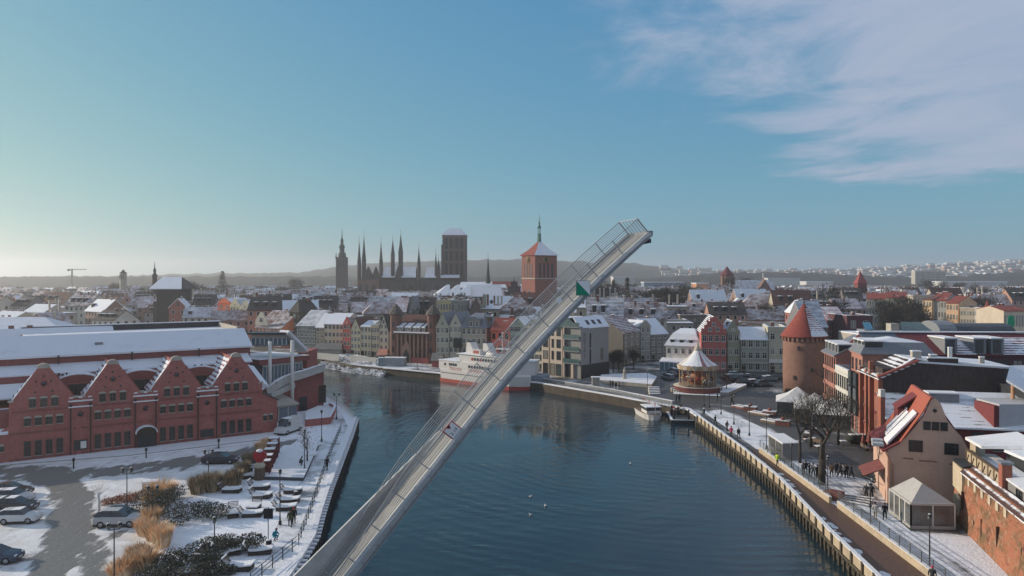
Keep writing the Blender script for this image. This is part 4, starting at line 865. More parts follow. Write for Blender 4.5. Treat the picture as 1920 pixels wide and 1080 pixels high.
for x in (1.8, 4.3, 6.8): g = MB(); g.box(x-.6, .2, hc+.4, x+.6, 2, hc+1.6, M_GREY); g.box(x-.4, .15, hc+.6, x+.4, .199, hc+1.4, M_GLASS); g.box(x-.75, 0, hc+1.6, x+.75, 2.2, hc+1.75, SNOW); obj('dormer', g, t)
g = MB(); g.box(-.8, -3.4, 0, 9.4, -.01, 2.2, GLZ); g.slab([(-1, -3.6, 2.3), (9.6, -3.6, 2.3), (9.6, 0, 3.1), (-1, 0, 3.1)], .15, SNOW); v_ = obj('veranda', g, t)
for i in range(9): g = MB(); g.box(-.8+i*1.27-.07, -3.5, 0, -.8+i*1.27+.07, -3.41, 2.2, M_WHITE); obj('veranda_post', g, v_)
HB('town_house', 'dark red house with a stepped gable and white windows behind the carousel', 1315, 1362, 192, 191, 623, 594, 'front', (.29, .095, .095), 'greysnow', depth=12, rows=3, cols=4, ww=1.1, wh_=1.7, gable='step', top=2, group='gabled houses behind the carousel')
HB('town_house', 'narrow grey green house with a small rounded gable right of the dark red house', 1363, 1387, 191, 190.5, 622, 603, 'front', (.2, .2, .17), 'greysnow', depth=12, rows=3, cols=2, ww=1.15, wh_=1.7, gable='bell', top=1, group='gabled houses behind the carousel')
t = HB('shop_house', 'blue grey house with a shop front and a blue shaded snow roof', 1388, 1440, 190, 189, 636, 616, 'side', (.2, .22, .22), 'snow', depth=12, rows=3, cols=4, ww=1.2, wh_=1.7, group='gabled houses behind the carousel')
g = MB(); g.box(.2, -.5, 2.6, 7.0, -.02, 3.2, M_STONE); obj('shop_fascia', g, t)
t = HB('shop_house', 'light grey house with a white shop front beside the round tower', 1440, 1474, 189, 188, 618, 612, 'flat', (.3, .29, .26), 'snow', depth=12, rows=3, cols=2, ww=1.15, wh_=1.7, group='gabled houses behind the carousel')
g = MB(); g.box(.2, -.5, 3.0, 4.4, -.02, 3.9, M_WHITE); obj('shop_fascia', g, t)
# sheds, site fences, container, rocky bank
SH = plain('shed_roof', (.2, .19, .17), .8, .3)
for (nm, lb, pl, pr, Y, e, a, m) in (('market_shed', 'long low shed with a grey ribbed roof beneath the cream houses', 587, 640, 229, 655, 645, SH), ('kiosk', 'little kiosk with a salmon pitched awning by the left gate turret', 706, 726, 217, 665, 656, plain('salmon', (.55, .25, .17))), ('ticket_hut', 'hut with a grey roof and red base between gate and ship', 807, 832, 203, 676, 664, SH)):
    x0, x1 = X_(pl, Y), X_(pr, Y); t = thing(nm, lb, 'shed', (x0, Y, 0)); z0, z1 = Z_(e, Y), Z_(a, Y); z1 = max(z1, z0+.6); L_ = x1-x0
    g = MB(); g.box(.3, .3, 0, L_-.3, 4.5, max(z0, 1.6), wall_mat('shedred', (.35, .1, .09)) if nm == 'ticket_hut' else M_STONE); obj('wall', g, t); g = MB(); g.slab([(0, 0, z0), (L_, 0, z0), (L_-.5, 3.5, z1), (.2, 3.5, z1)], .2, m); g.slab([(L_-.5, 3.5, z1), (L_, 6, z0), (0, 6, z0), (.2, 3.5, z1)], .2, m); obj('roof', g, t)
M_SHEET = plain('fence_sheet', (.5, .48, .44), .6, .08)
for lb, pl, pr, Y0, Y1 in (('white sheet site fence, left stretch above the rocky bank', 581, 636, 226, 219), ('white sheet site fence, right stretch between shed and container', 656, 705, 216, 211)):
    a = Vector((X_(pl, Y0), Y0, 0)); b = Vector((X_(pr, Y1), Y1, 0)); t = thing('site_fence', lb, 'fence', a, group='white site fences'); n = 16; d = (b-a)
    for i in range(n):
        g = MB(); p, q = d*(i/n), d*((i+.96)/n); g.beam((p.x, p.y, .95), (q.x, q.y, .95), .06, 1.9, M_SHEET); obj('fence_panel', g, t)
g = MB(); p = V(716, 690, 205); g.cbox(0, 0, 0, 1.3, 1.3, 2.3, plain('teal_cabin', (.08, .2, .27)), .1); g.cbox(0, 0, 2.3, 1.4, 1.4, .12, SNOW, .1); g.cbox(.1, -.66, .1, .7, .04, 1.9, M_GREY, .1); t = thing('portable_toilet', 'blue portable cabin beside the grey container on the quay', 'cabin', (X_(714, 206), 206, 0)); obj('shell', g, t)
g = MB(); g.box(0, 0, 0, 6, 2.4, 2.3, plain('container_grey', (.3, .31, .32))); g.box(-.05, -.05, 2.3, 6.05, 2.45, 2.42, SNOW); [g.box(.3+i*.6, -.05, .1, .6+i*.6, -.001, 2.2, plain('container_grey', (.3, .31, .32))) for i in range(9)]; t = thing('container', 'long grey container under snow right of the blue cabin', 'container', (X_(719, 206), 206, 0), -.12); obj('shell', g, t)
rr = random.Random(5); st = MB(); ROCK = plain('rock', (.12, .11, .1)); SR = mk_snow('rock_snow', (.78, .78, .78), (.12, .11, .1), .5, 1.0)
b0 = [Vector(P(600, 674)), Vector(P(660, 685)), Vector(P(720, 691))]
q0, q1, q2 = b0
st.add([(q0.x, q0.y-3, -1.85), (q1.x, q1.y-3, -1.85), (q2.x, q2.y-3, -1.85), (q2.x+3, q2.y+9, .9), (q1.x+3, q1.y+12, 1.0), (q0.x+3, q0.y+14, 1.0)], [(0, 1, 4, 5), (1, 2, 3, 4)], SR)
for i in range(1100):
    f = rr.random()*2; s0 = b0[int(f)].lerp(b0[min(2, int(f)+1)], f-int(f)); off = rr.random(); x = s0.x+off*4.5*.35; y = s0.y-2.5+off*14; z = -1.6+min(1, off*1.3)*2.3; r = rr.uniform(.25, .6)
    st.add([(x+r*rr.uniform(.6, 1)*cos(a), y+r*rr.uniform(.6, 1)*sin(a), z+(-.3 if k < 4 else .3)*r) for k in range(8) for a in (k*pi/2+.4,)]+[(x, y, z+r*.7)], [(0, 1, 5, 4), (1, 2, 6, 5), (2, 3, 7, 6), (3, 0, 4, 7), (4, 5, 8), (5, 6, 8), (6, 7, 8), (7, 4, 8)], SR if rr.random() < .85 else ROCK)
obj('rocky_bank', st, kind='stuff')
# ================================================================ RIGHT BANK BUILDINGS
RF = Face((58.8, 138.0), (52.7, 104.0))
def RP(px):
    s = RF.s(px); return (RF.A.x+RF.d.x*s, RF.A.y+RF.d.y*s)
OB = brick('orange_brick', (.34, .125, .085), stain=.3); PB = brick('pink_brick', (.4, .19, .15), stain=.2); FB = brick('firewall_brick', (.065, .05, .048), stain=.4)
WH = plain('white_render', (.55, .53, .48), .8, .08); MAR = tiles('maroon_tiles', (.16, .045, .05), 3.2)
def rows_(L, cols, zs, w, h_, style, fm): return [(L*(c+.5)/cols, z, w, h_, style, fm) for z in zs for c in range(cols)]
SG = 'brick apartment houses along the right bank'
A, B = RP(1543), RP(1567); L = hypot(A[0]-B[0], A[1]-B[1])
t = house('apartment_house', 'red brick apartment house with four snow topped dormers, furthest of the right bank row', A, B, 11, 11.2, 3.0, 'side', PB, 'grey', 'red', wins=rows_(L, 6, (.4, 3.2, 6.0, 8.7), .8, 2.0, 'two', M_DARK), group=SG, cat='apartment house', chim=0)
for i in range(4):
    x = L*(i+.5)/4; g = MB(); g.box(x-.8, .6, 11.0, x+.8, 4, 13.0, M_DARK); g.box(x-.95, .3, 13.0, x+.95, 4.2, 13.2, SNOW)
    for e in (-.85, .75): g.box(x+e, .4, 11.1, x+e+.12, .6, 13.0, M_WHITE)
    obj('dormer', g, t)
A, B = RP(1567), RP(1595); L = hypot(A[0]-B[0], A[1]-B[1])
t = house('apartment_house', 'white framed low apartment house with a roof terrace in the right bank row', A, B, 9, 8.8, .8, 'flat', WH, 'grey', wins=rows_(L, 7, (.3, 3.2, 6.1), .75, 2.1, 'two', M_DARK), group=SG, cat='apartment house', chim=0)
g = MB()
for i in range(7): x = L*(i+.5)/7; g.box(x-.02, -.3, 2.5, x+.02, 0, 2.6, M_WHITE)
for z in (2.65, 5.6): g.box(0, -.16, z, L, -.005, z+.35, WH)
obj('string_course', g, t)
A, B = RP(1596), RP(1617); L = hypot(A[0]-B[0], A[1]-B[1])
t = house('apartment_house', 'pink brick apartment house with dark boxed oriels and grey attic dormers', A, B, 10, 13.2, 2.4, 'mansard', PB, 'snow', 'grey', wins=rows_(L, 3, (10.2,), .9, 1.9, 'bar', M_DARK)+rows_(L, 3, (.3,), 1.0, 2.4, 'bar', M_DARK), group=SG, cat='apartment house', chim=0)
for r in range(3):
    for i in range(2): g = MB(); x = L*(.27+.46*i); z = 3.2+r*2.3; g.box(x-.9, -.7, z, x+.9, 0, z+2.1, M_DARK); g.box(x-.75, -.75, z+.2, x+.75, -.701, z+1.9, M_GLASS2); obj('oriel', g, t)
    
for i in range(3): g = MB(); x = L*(i+.5)/3; g.box(x-.75, .5, 13.1, x+.75, 3, 15.0, M_DARK); g.box(x-.9, .2, 15.0, x+.9, 3.2, 15.2, SNOW); g.box(x-.85, .35, 13.2, x-.7, .5, 15, M_WHITE); obj('dormer', g, t)
A, B = RP(1617), RP(1655.5); L = hypot(A[0]-B[0], A[1]-B[1]); ax = Vector((B[0]-A[0], B[1]-A[1])).normalized(); ay = Vector((-ax.y, ax.x))
t = thing('ornate_brick_house', 'ornate orange brick house with tall bays and a striped snowy hipped roof', 'house', (A[0], A[1], 0), atan2(ax.y, ax.x))
g = MB(); g.box(0, 0, 0, L-.02, 4.6, 10.7, OB); g.box(0, 4.6, 0, L-.5, 16.5, 10.6, FB); obj('wall', g, t)
for x in (.5, L*.36, L*.55, L-.4): g = MB(); g.box(x-.35, -.6, 0, x+.35, -.001, 11.2 if x != L*.55 else 12.6, OB); g.box(x-.42, -.65, 11.2, x+.42, 0, 11.35, M_STONE); obj('buttress', g, t)
wr = plain('deep_red', (.17, .04, .04), .8, .15)
for x in (L*.2, L*.45, L*.78):
    for z in (.5, 3.1, 5.7, 8.3): put_window(t, x, z, 1.25, 1.9, 'cross', M_STONE)
    g = MB(); g.box(x-.95, -.2, 2.5, x+.95, -.001, 3.0, wr); g.box(x-.95, -.2, 5.1, x+.95, -.001, 5.6, wr); g.box(x-.95, -.2, 7.7, x+.95, -.001, 8.2, wr); obj('red_panel', g, t)
g = MB(); g.slab([(-.3, -.7, 10.7), (L+.3, -.7, 10.7), (L+.1, 4.6, 13.2), (-.3, 4.6, 13.2)], .25, RT['darksnow']); g.slab([(-.3, 4.6, 13.2), (L+.1, 4.6, 13.2), (L+.1, 17, 12.6), (-.3, 17, 12.6)], .25, SNOWR); g.beam((L+.15, -.7, 10.85), (L+.15, 4.6, 13.35), .35, .3, plain('orange_ridge', (.4, .12, .09))); rf = obj('roof', g, t)
g = MB(); g.box(-3, 9, 0, 0, 17, 10.5, FB) ; obj('rear_wall', g, t)
# firewall to the right
WX = 17.2
fwl = thing('brick_block', 'deep block with a tall blank dark brick firewall and snowy flat roof with vents', 'building', (B[0], B[1], 0), atan2(ay.y, ay.x))
FL = X_(1858, 104)-B[0]
g = MB(); g.prof([(0, 0), (FL, 0), (FL, 12.35), (9.8, 13.0), (9.8, 13.6), (5.9, 13.6), (5.9, 13.1), (4.2, 13.5), (0, 10.6)], 0, .45, FB); g.box(0.1, .45, 0, FL, 9.5, 12.0, FB); obj('wall', g, fwl)
g = MB(); g.box(4.5, .5, 12.0, FL-.1, 9.4, 12.5, SNOWR)
for a, b in (((.2, .2, 10.9), (4.2, .2, 13.6)), ((4.2, .2, 13.6), (5.9, .2, 13.25)), ((5.9, .2, 13.7), (9.8, .2, 13.7)), ((9.8, .2, 13.1), (FL, .2, 12.45))): g.beam(a, b, .55, .16, SNOW)
rf = obj('roof', g, fwl)
for x, y, w, h_, m in ((6.0, 5, 1.2, 1.7, M_STONE), (7.6, 3, .9, 1.4, M_GREY), (11.0, 6, .5, 2.2, M_WHITE), (14.0, 3, .6, 1.2, M_STONE), (16.5, 4.5, 1.7, 1.9, plain('blue_unit', (.1, .13, .2))), (9.4, 2.5, 1.5, .9, plain('brownchim', (.2, .13, .11))), (19.3, 2, .5, .9, M_STONE)):
    if x < FL-.5: g = MB(); g.cbox(x, y, 12.4, w, w*.8, h_, m); g.cbox(x, y, 12.4+h_, w*1.1, w*.9, .12, SNOW); obj('roof_vent', g, rf)
g = MB(); g.box(14.2, -.5, 4.2, 16.6, -.001, 5.5, M_DARK); g.box(14.1, -.7, 5.5, 16.7, -.001, 5.65, M_STONE); obj('hatch', g, fwl)
# long maroon roofed building behind, running to the right
A2, B2 = (60.5, 121.0), (128.0, 117.5)
t = house('long_roofed_building', 'long building with dark maroon tiled roof and grey dormers running to the right edge', A2, B2, 13, 12.3, 2.9, 'side', wall_mat('maroonwall', (.1, .045, .05)), MAR, cat='building', chim=0); L2 = hypot(B2[0]-A2[0], B2[1]-A2[1])
g = MB(); g.slab([(-.4, -.6, 12.35), (5.6, -.6, 12.35), (5.6, 6.5, 15.42), (-.4, 6.5, 15.42)], .2, plain('slate_blue_roof', (.075, .095, .12), .5, .1))
for i in range(11): x = .2+i*.5; hh_ = .5+.5*sin(i*.9)**2+(.6 if i > 1 else 0); g.slab([(x, -.62, 12.47), (x+.32, -.62, 12.47), (x+.2, -.62+hh_*2.2, 12.5+hh_*.98), (x+.08, -.62+hh_*2.2, 12.5+hh_*.98)], .05, SNOW)
g.slab([(-.5, -.75, 12.5), (5.7, -.75, 12.5), (5.7, .1, 13.05), (-.5, .1, 13.05)], .1, SNOW); obj('slate_roof', g, t)
g = MB(); g.slab([(-.5, 6.2, 15.62), (L2, 6.2, 15.62), (L2, 7.2, 15.62), (-.5, 7.2, 15.62)], .2, SNOW); obj('ridge_snow', g, t)
fz = Face(A2, B2)
for px in (1782, 1836, 1869):
    x = fz.s(px); g = MB(); g.box(x-1.0, -.2, 12.4, x+1.0, 5, 14.9, M_GREY); g.box(x-.7, -.3, 12.6, x+.55, -.201, 14.7, M_GLASS); g.box(x-1.2, -.5, 14.9, x+1.2, 5, 15.1, SNOW); obj('dormer', g, t)
STM = snowtile('maroon_snow_tiles', (.18, .06, .065), .62, 3.0)
for p0, p1 in ((1790, 1828), (1878, 1990)):
    x0, x1 = fz.s(p0), fz.s(p1); g = MB(); g.slab([(x0, -.55, 12.42), (x1, -.55, 12.42), (x1, 4.6, 14.75), (x0, 4.6, 14.75)], .04, STM); obj('snowy_tiles', g, t)
for px in (1866, 1882, 1908, 1935): x = fz.s(px); put_window(t, x, 7.2, 1.5, 4.2, 'tall', M_DARK); put_window(t, x, .5, 1.5, 4.2, 'tall', M_DARK)
# snow striped low roof against the firewall and long snowy tiled roof
t = thing('low_shed', 'low building with striped blue shaded snow roof and maroon wall under the firewall', 'shed', (X_(1661, 101), 101.5, 0), -.1)
g = MB(); g.box(0, 0, 0, 7, 2.2, 5.4, wr); obj('wall', g, t); g = MB(); g.slab([(-.2, -1.2, 5.5), (6.5, -1.2, 5.5), (6.5, 1.9, 8.7), (-.2, 1.9, 8.7)], .2, snowtile('striped_snow_roof', (.12, .12, .15), .8, 1.6)); obj('roof', g, t)
g = MB(); g.box(-.75, -.8, 0, -.15, .1, 8.5, OB); g.box(-.75, -.8, 8.5, -.15, .1, 9.5, M_WHITE); obj('chimney', g, t)
A3 = (X_(1775, 92.5), 92.5); B3 = (A3[0]+26, 87.0)
t = house('tiled_hall', 'long low hall with a sunlit snow covered tile roof and maroon windowed wall', A3, B3, 9.6, 6.3, 2.2, 'side', wr, snowtile('lit_snow_tiles', (.3, .25, .24), .86, 3.2), wins=[(x, 3.3, 1.5, 2.2, 'tall', M_DARK) for x in (3.6, 6.0, 9.4, 12.2)], cat='hall', chim=0, over=.6)
g = MB(); g.box(-.6, 4.4, 7.4, 3.0, 6.4, 9.6, M_GREY); g.box(-.7, 4.3, 9.6, 3.1, 6.5, 9.75, SNOW); obj('plant_room', g, t)
g = MB(); g.slab([(1.5, 5.2, 8.9), (14, 5.2, 8.9), (14, 7, 9.6), (1.5, 7, 9.6)], .8, SNOWR); obj('upper_roof', g, t)
t = thing('pavilion', 'timber pavilion with an upswept snowy roof and lit wooden post at right edge', 'pavilion', (X_(1899, 95), 95, 0))
g = MB(); g.tube((0, 0, 0), (0, 0, 11), .22, n=8, m=plain('lit_timber', (.45, .24, .14))); obj('post', g, t)
g = MB(); q = [(-2.2, -2, 12.0), (1, -4.5, 9.4), (9, -4.5, 8.6), (9, 3, 13.4), (1, 2, 13.3)]; g.slab(q, .3, SNOWR); obj('roof', g, t)
g = MB(); g.box(1.5, -1, 0, 9, 5, 10.5, M_DARK); obj('wall', g, t)
t = thing('shed_annex', 'pale corrugated box annex with maroon end under the pavilion', 'annex', (X_(1884, 90), 91, 0)); g = MB(); g.box(0, 0, 6, 8, 5, 9.2, plain('corrugated', (.45, .45, .46), .6, .1)); g.box(-.6, .1, 6, -.001, 4, 9, wr); obj('wall', g, t)
# orange house with curved gable
oA = (41.4, 80.6); oB = (41.4+7.9, 80.6-.33*7.9)
OR = plain('salmon_render', (.52, .34, .26), .9, .12, .35)
of = Face(oA, oB); t = thing('gabled_salmon_house', 'salmon rendered house with a curved gable and red roof carrying snow slabs', 'house', (oA[0], oA[1], 0), of.rz)
z_ = lambda px, py: of(px, py)
pr = [(0, 0), (of.L, 0), (of.L, 5.6), z_(1802, 818), z_(1790, 806), z_(1776, 788), z_(1770, 772), z_(1764, 757), z_(1755, 748), z_(1746, 748), z_(1741, 760), z_(1733, 778), z_(1716, 800), z_(1697, 822), z_(1679, 835), (0, z_(1667, 840)[1])]
g = MB(); g.prof(pr, 0, .4, OR); g.box(0, .4, 0, of.L, 10, 6.2, OR); obj('wall', g, t)
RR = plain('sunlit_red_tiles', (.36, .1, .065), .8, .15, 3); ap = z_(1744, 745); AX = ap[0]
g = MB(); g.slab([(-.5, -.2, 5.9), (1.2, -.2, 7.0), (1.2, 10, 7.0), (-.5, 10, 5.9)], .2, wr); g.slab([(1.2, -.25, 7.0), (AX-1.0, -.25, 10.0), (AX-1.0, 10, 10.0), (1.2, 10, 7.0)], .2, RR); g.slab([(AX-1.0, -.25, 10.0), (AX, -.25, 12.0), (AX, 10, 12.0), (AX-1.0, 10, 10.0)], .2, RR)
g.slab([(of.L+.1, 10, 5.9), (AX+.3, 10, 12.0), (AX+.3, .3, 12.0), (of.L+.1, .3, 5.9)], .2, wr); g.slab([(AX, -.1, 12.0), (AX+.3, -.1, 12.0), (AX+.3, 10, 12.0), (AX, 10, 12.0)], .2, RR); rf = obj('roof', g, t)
for (y0, y1, a, b) in ((.3, 2.6, .1, .95), (2.9, 4.2, .2, .85), (4.6, 5.6, .3, .9)):
    p0 = Vector((-.3, 0, 6.15)).lerp(Vector((AX-1.0, 0, 10.1)), a); p1 = Vector((-.3, 0, 6.15)).lerp(Vector((AX-1.0, 0, 10.1)), b); g = MB(); g.slab([(p0.x, y0, p0.z+.25), (p1.x, y0+.3, p1.z+.25), (p1.x, y1+.2, p1.z+.25), (p0.x, y1, p0.z+.25)], .3, SNOW); obj('snow_slab', g, rf)
g = MB(); g.slab([(1.8, 5, 9.9), (AX-.3, 5, 11.4), (AX-.3, 8, 11.4), (1.8, 8, 9.9)], .2, wr); g.box(1.9, 5.2, 7.6, AX-.5, 7.8, 9.75, wr); obj('dormer', g, rf)
def zz(px, py): a = of(px, py); return a
for px, py, w, h_ in ((1738, 806, .7, .92), (1754, 807, .7, .92), (1770, 808, .7, .92)): a = zz(px, py); put_window(t, a[0], a[1], w, h_, 'grid', M_DARK)
for px, py in ((1717, 847), (1784, 853)): a = zz(px, py); put_window(t, a[0], a[1], 1.35, 1.25, 'grid', M_DARK)
a = zz(1753, 770); g = MB(); g.tube((a[0], -.06, a[1]), (a[0], .02, a[1]), .2, n=10, m=M_DARK); obj('round_window', g, t)
for px, py, w in ((1703, 860, 1.0), (1740, 865, 1.7), (1788, 871, .9)): a = zz(px, py); g = MB(); g.box(a[0]-w/2, -.03, a[1]-.06, a[0]+w/2, -.002, a[1]+.1, plain('faded_stain', (.25, .13, .1))); obj('wall_patch', g, t)
g = MB(); a = zz(1669, 860); CU = plain('copper_pipe', (.4, .2, .12), .5, .1, .5, .5, .4); g.tube((.15, -.14, 0), (.15, -.14, 5.0), .07, n=6, m=CU); g.tube((.15, -.14, 5.0), (-.25, -.2, 5.8), .07, n=6, m=CU); g.tube((.5, -.14, 0), (.5, -.14, 4.6), .05, n=6, m=CU); obj('drain_pipe', g, t)
for i in range(4): g = MB(); g.cbox(-.9+i*.12, .6+i*1.0, 6.3-.25*(i % 2), 1.1, .9, .3, plain('silver_cover', (.45, .47, .48), .4, .3)); obj('awning_roll', g, t)
g = MB(); g.slab([(-2.2, 1.5, 2.6), (-.05, 1.5, 3.6), (-.05, 6, 3.6), (-2.2, 6, 2.6)], .12, plain('red_awning', (.2, .07, .06))); g.beam((-2.1, 1.6, 2.5), (-.05, 1.6, 1.6), .06, .06, M_WHITE); obj('awning', g, t)
# marquee in front of it
M_TENT = plain('tent_fabric', (.42, .4, .37), .75, .1); M_CLEAR = plain('tent_window', (.1, .1, .095), .12, .4, .8, .6)
ma, mb_, mc = Vector(P(1668, 960)), Vector(P(1708, 991)), Vector(P(1790, 993)); ux = (mc-mb_).normalized(); uy = (ma-mb_); 
t = thing('marquee', 'white glazed marquee tent with a hipped roof before the salmon house', 'tent', (mb_.x, mb_.y, 0)); ux3 = Vector((mc.x-mb_.x, mc.y-mb_.y, 0)); uy3 = Vector((ma.x-mb_.x, ma.y-mb_.y, 0)); up = Vector((0, 0, 1))
def panel(nm, o, a, n, par):
    for i in range(n):
        p = o+a*(i/n); q = o+a*((i+1)/n); g = MB(); g.beam(p+up*1.25, q+up*1.25, .05, 2.2, M_CLEAR); obj(nm, g, par)
    for i in range(n+1): g = MB(); p = o+a*(i/n); g.beam(p, p+up*2.45, .12, .12, M_WHITE, (0, 1, 0)); obj('pole', g, par)
    g = MB(); g.beam(o+up*.15, o+a+up*.15, .14, .3, M_TENT); g.beam(o+up*2.45, o+a+up*2.45, .14, .22, M_TENT); obj('tent_rail', g, par)
z0 = Vector((0, 0, 0)); panel('tent_wall', z0, ux3, 2, t); panel('tent_wall', z0, uy3, 4, t)
E = 2.5; c00, c10, c11, c01 = z0+up*E, ux3+up*E, ux3+uy3+up*E, uy3+up*E; pk = (ux3*.42+uy3*.3)+up*4.1; pk2 = (ux3*.45+uy3*.75)+up*4.1
for q in ([c00, c10, pk], [c10, c11, pk2, pk], [c11, c01, pk2], [c01, c00, pk, pk2]): g = MB(); g.slab(q, .06, M_TENT); obj('roof_sheet', g, t)
# old city wall
OW = NT('old_wall_brick'); n_ = OW.noise(.35, 7, .7, stretch=(1, 1, 1.6)); n2_ = OW.noise(2.2, 6, .7); n3_ = OW.noise(9, 3); gz = OW.n('ShaderNodeSeparateXYZ'); OW.l(OW.obj, gz.inputs[0])
cb = OW.n('ShaderNodeCombineXYZ'); OW.l(gz.outputs[0], cb.inputs[0]); OW.l(gz.outputs[2], cb.inputs[1]); bt = OW.n('ShaderNodeTexBrick'); OW.l(cb.outputs[0], bt.inputs[0]); bt.inputs['Scale'].default_value = 3; bt.inputs['Mortar Size'].default_value = .02; bt.inputs['Color1'].default_value = (.43, .14, .07, 1); bt.inputs['Color2'].default_value = (.3, .11, .06, 1); bt.inputs['Mortar'].default_value = (.36, .24, .17, 1)
cc = OW.mix(OW.rng(n_, .45, .6), bt.outputs[0], (.17, .11, .06)); cc = OW.mix(OW.rng(n2_, .52, .66), cc, (.38, .24, .17)); cc = OW.mix(OW.rng(OW.noise(.8, 5, .7), .6, .66), cc, (.16, .07, .05)); OW.bump(OW.math('ADD', n2_, n3_), .8, .12); OWM = OW.fin(cc, .95, .1)
cA, cB = (46.3, 76.2), (40.4, 55.0); cf = Face(cA, cB)
t = thing('old_city_wall', 'rough sunlit medieval brick wall with pale plaster patches at the right edge', 'city wall', (cA[0], cA[1], 0), cf.rz)
g = MB(); nseg = 26; rr = random.Random(3); vs = []; H0 = 5.9
for j in range(7):
    z = H0*j/6
    for i in range(nseg+1): vs.append((cf.L*i/nseg, -.55*(1-j/6)**1.5+rr.uniform(-.07, .07) if 0 < j < 6 else (-.55 if j == 0 else 0), z))
fs = [(j*(nseg+1)+i, j*(nseg+1)+i+1, (j+1)*(nseg+1)+i+1, (j+1)*(nseg+1)+i) for j in range(6) for i in range(nseg)]; g.add(vs, fs, OWM); g.box(0, .02, 0, cf.L, .9, H0, OWM); obj('masonry', g, t)
g = MB(); g.slab([(3.0, -.5, H0-.35), (cf.L, -.5, H0-.35), (cf.L, .7, H0+.25), (3.0, .7, H0+.25)], .2, snowtile('coping_tiles', (.12, .07, .06), .25, 3)); g.slab([(-.2, -.3, H0+.15), (3.2, -.3, H0+.15), (3.2, .9, H0+.3), (-.2, .9, H0+.3)], .2, M_DARK); obj('coping', g, t)
PLA = plain('old_plaster', (.5, .42, .3), .9, .15, 2)
for x, z, w, h_ in ((4.3, 4.4, .55, 1.1), (6.1, 4.35, .55, 1.1), (8.0, 4.3, .6, 1.1), (9.9, 4.3, .6, 1.1), (11.8, 4.3, .6, 1.1), (13.7, 4.3, .6, 1.1)): g = MB(); g.box(x-w/2, -.16, z, x+w/2, .0, z+h_, PLA); obj('plaster_panel', g, t)
g = MB(); g.prof([(-.1, 3.3), (2.7, 3.0), (2.9, 4.3), (2.8, 5.7), (-.1, 5.8)], -.3, .01, PLA); obj('plaster_field', g, t)
g = MB(); g.prof([(1.0, 1.2), (2.3, .8), (2.5, 2.6), (1.6, 3.0), (.9, 2.4)], -.58, -.3, PLA); obj('plaster_field', g, t)
for x, z in ((3.05, 2.6), (8.6, 1.6), (12.5, 2.2)): g = MB(); g.box(x-.05, -.42, z-.9, x+.05, -.1, z+.9, plain('wall_crack', (.07, .04, .03))); obj('buttress_joint', g, t)
# terrace buildings above the wall
t = thing('terrace_house', 'grey house with white snowy terrace, beige timbered parapet and brick pillar above the old wall', 'house', (cA[0], cA[1], 0), cf.rz)
FM2 = plain('timber_trim', (.12, .08, .05)); 
g = MB(); g.box(1.0, 1.0, 0, cf.L, 12, 6.0, M_STONE); g.box(.5, 1.1, 6.0, 9.6, 3.4, 6.9, SNOW); obj('wall', g, t)
for i in range(6): g = MB(); x = .7+i*1.55; g.box(x, .75, 5.9, x+1.5, .95, 7.2, M_BEIGE); g.box(x-.05, .68, 5.9, x+.05, .749, 7.2, FM2); g.beam((x+.1, .7, 6.0), (x+.75, .7, 6.9), .07, .06, FM2, (0, 1, 0)); obj('parapet_panel', g, t)
g = MB(); g.box(.6, .62, 7.2, 9.9, 1.0, 7.32, FM2); obj('parapet_rail', g, t)
g = MB(); g.cbox(10.4, 1.0, 5.6, .9, .8, 2.6, OB); g.cbox(10.4, 1.0, 8.2, 1.15, 1.05, .2, M_GREY); obj('brick_pillar', g, t)
g = MB(); g.box(9.6, 3.5, 6, 22, 12, 7.4, wall_mat('terracegrey', (.2, .19, .18))); g.slab([(9.2, 3.0, 7.5), (22, 3.0, 7.5), (22, 12, 7.9), (9.2, 12, 7.9)], .2, SNOWR); g.box(11, 1.0, 5.2, 22, 3.5, 6.9, wall_mat('terracegrey', (.2, .19, .18))); g.slab([(10.8, .9, 7.0), (22, .9, 7.0), (22, 3.3, 7.4), (10.8, 3.3, 7.4)], .15, SNOW); obj('side_wing', g, t)
put_window(t, 13.6, 5.6, 1.3, 1.1, 'two', M_DARK, y=1.0)
g = MB(); 
g.box(.8, 1.6, 6.0, 1.4, 2.2, 8.3, M_WHITE); g.box(2.8, 3.6, 6, 8.5, 6.5, 8.2, M_DARK); g.box(.2, 1.2, 6.9, 1.9, 1.5, 8.0, M_BEIGE); obj('loggia', g, t)
g = MB(); g.slab([(-.6, 1.0, 8.3), (3.6, 1.2, 8.3), (5.2, 6.2, 8.9), (-.2, 5.6, 9.2)], .28, SNOW); g.slab([(4.0, 3.0, 8.2), (10.5, 4.0, 8.2), (13.5, 13, 9.3), (4.5, 13, 9.6)], .28, SNOWR); obj('roof', g, t)
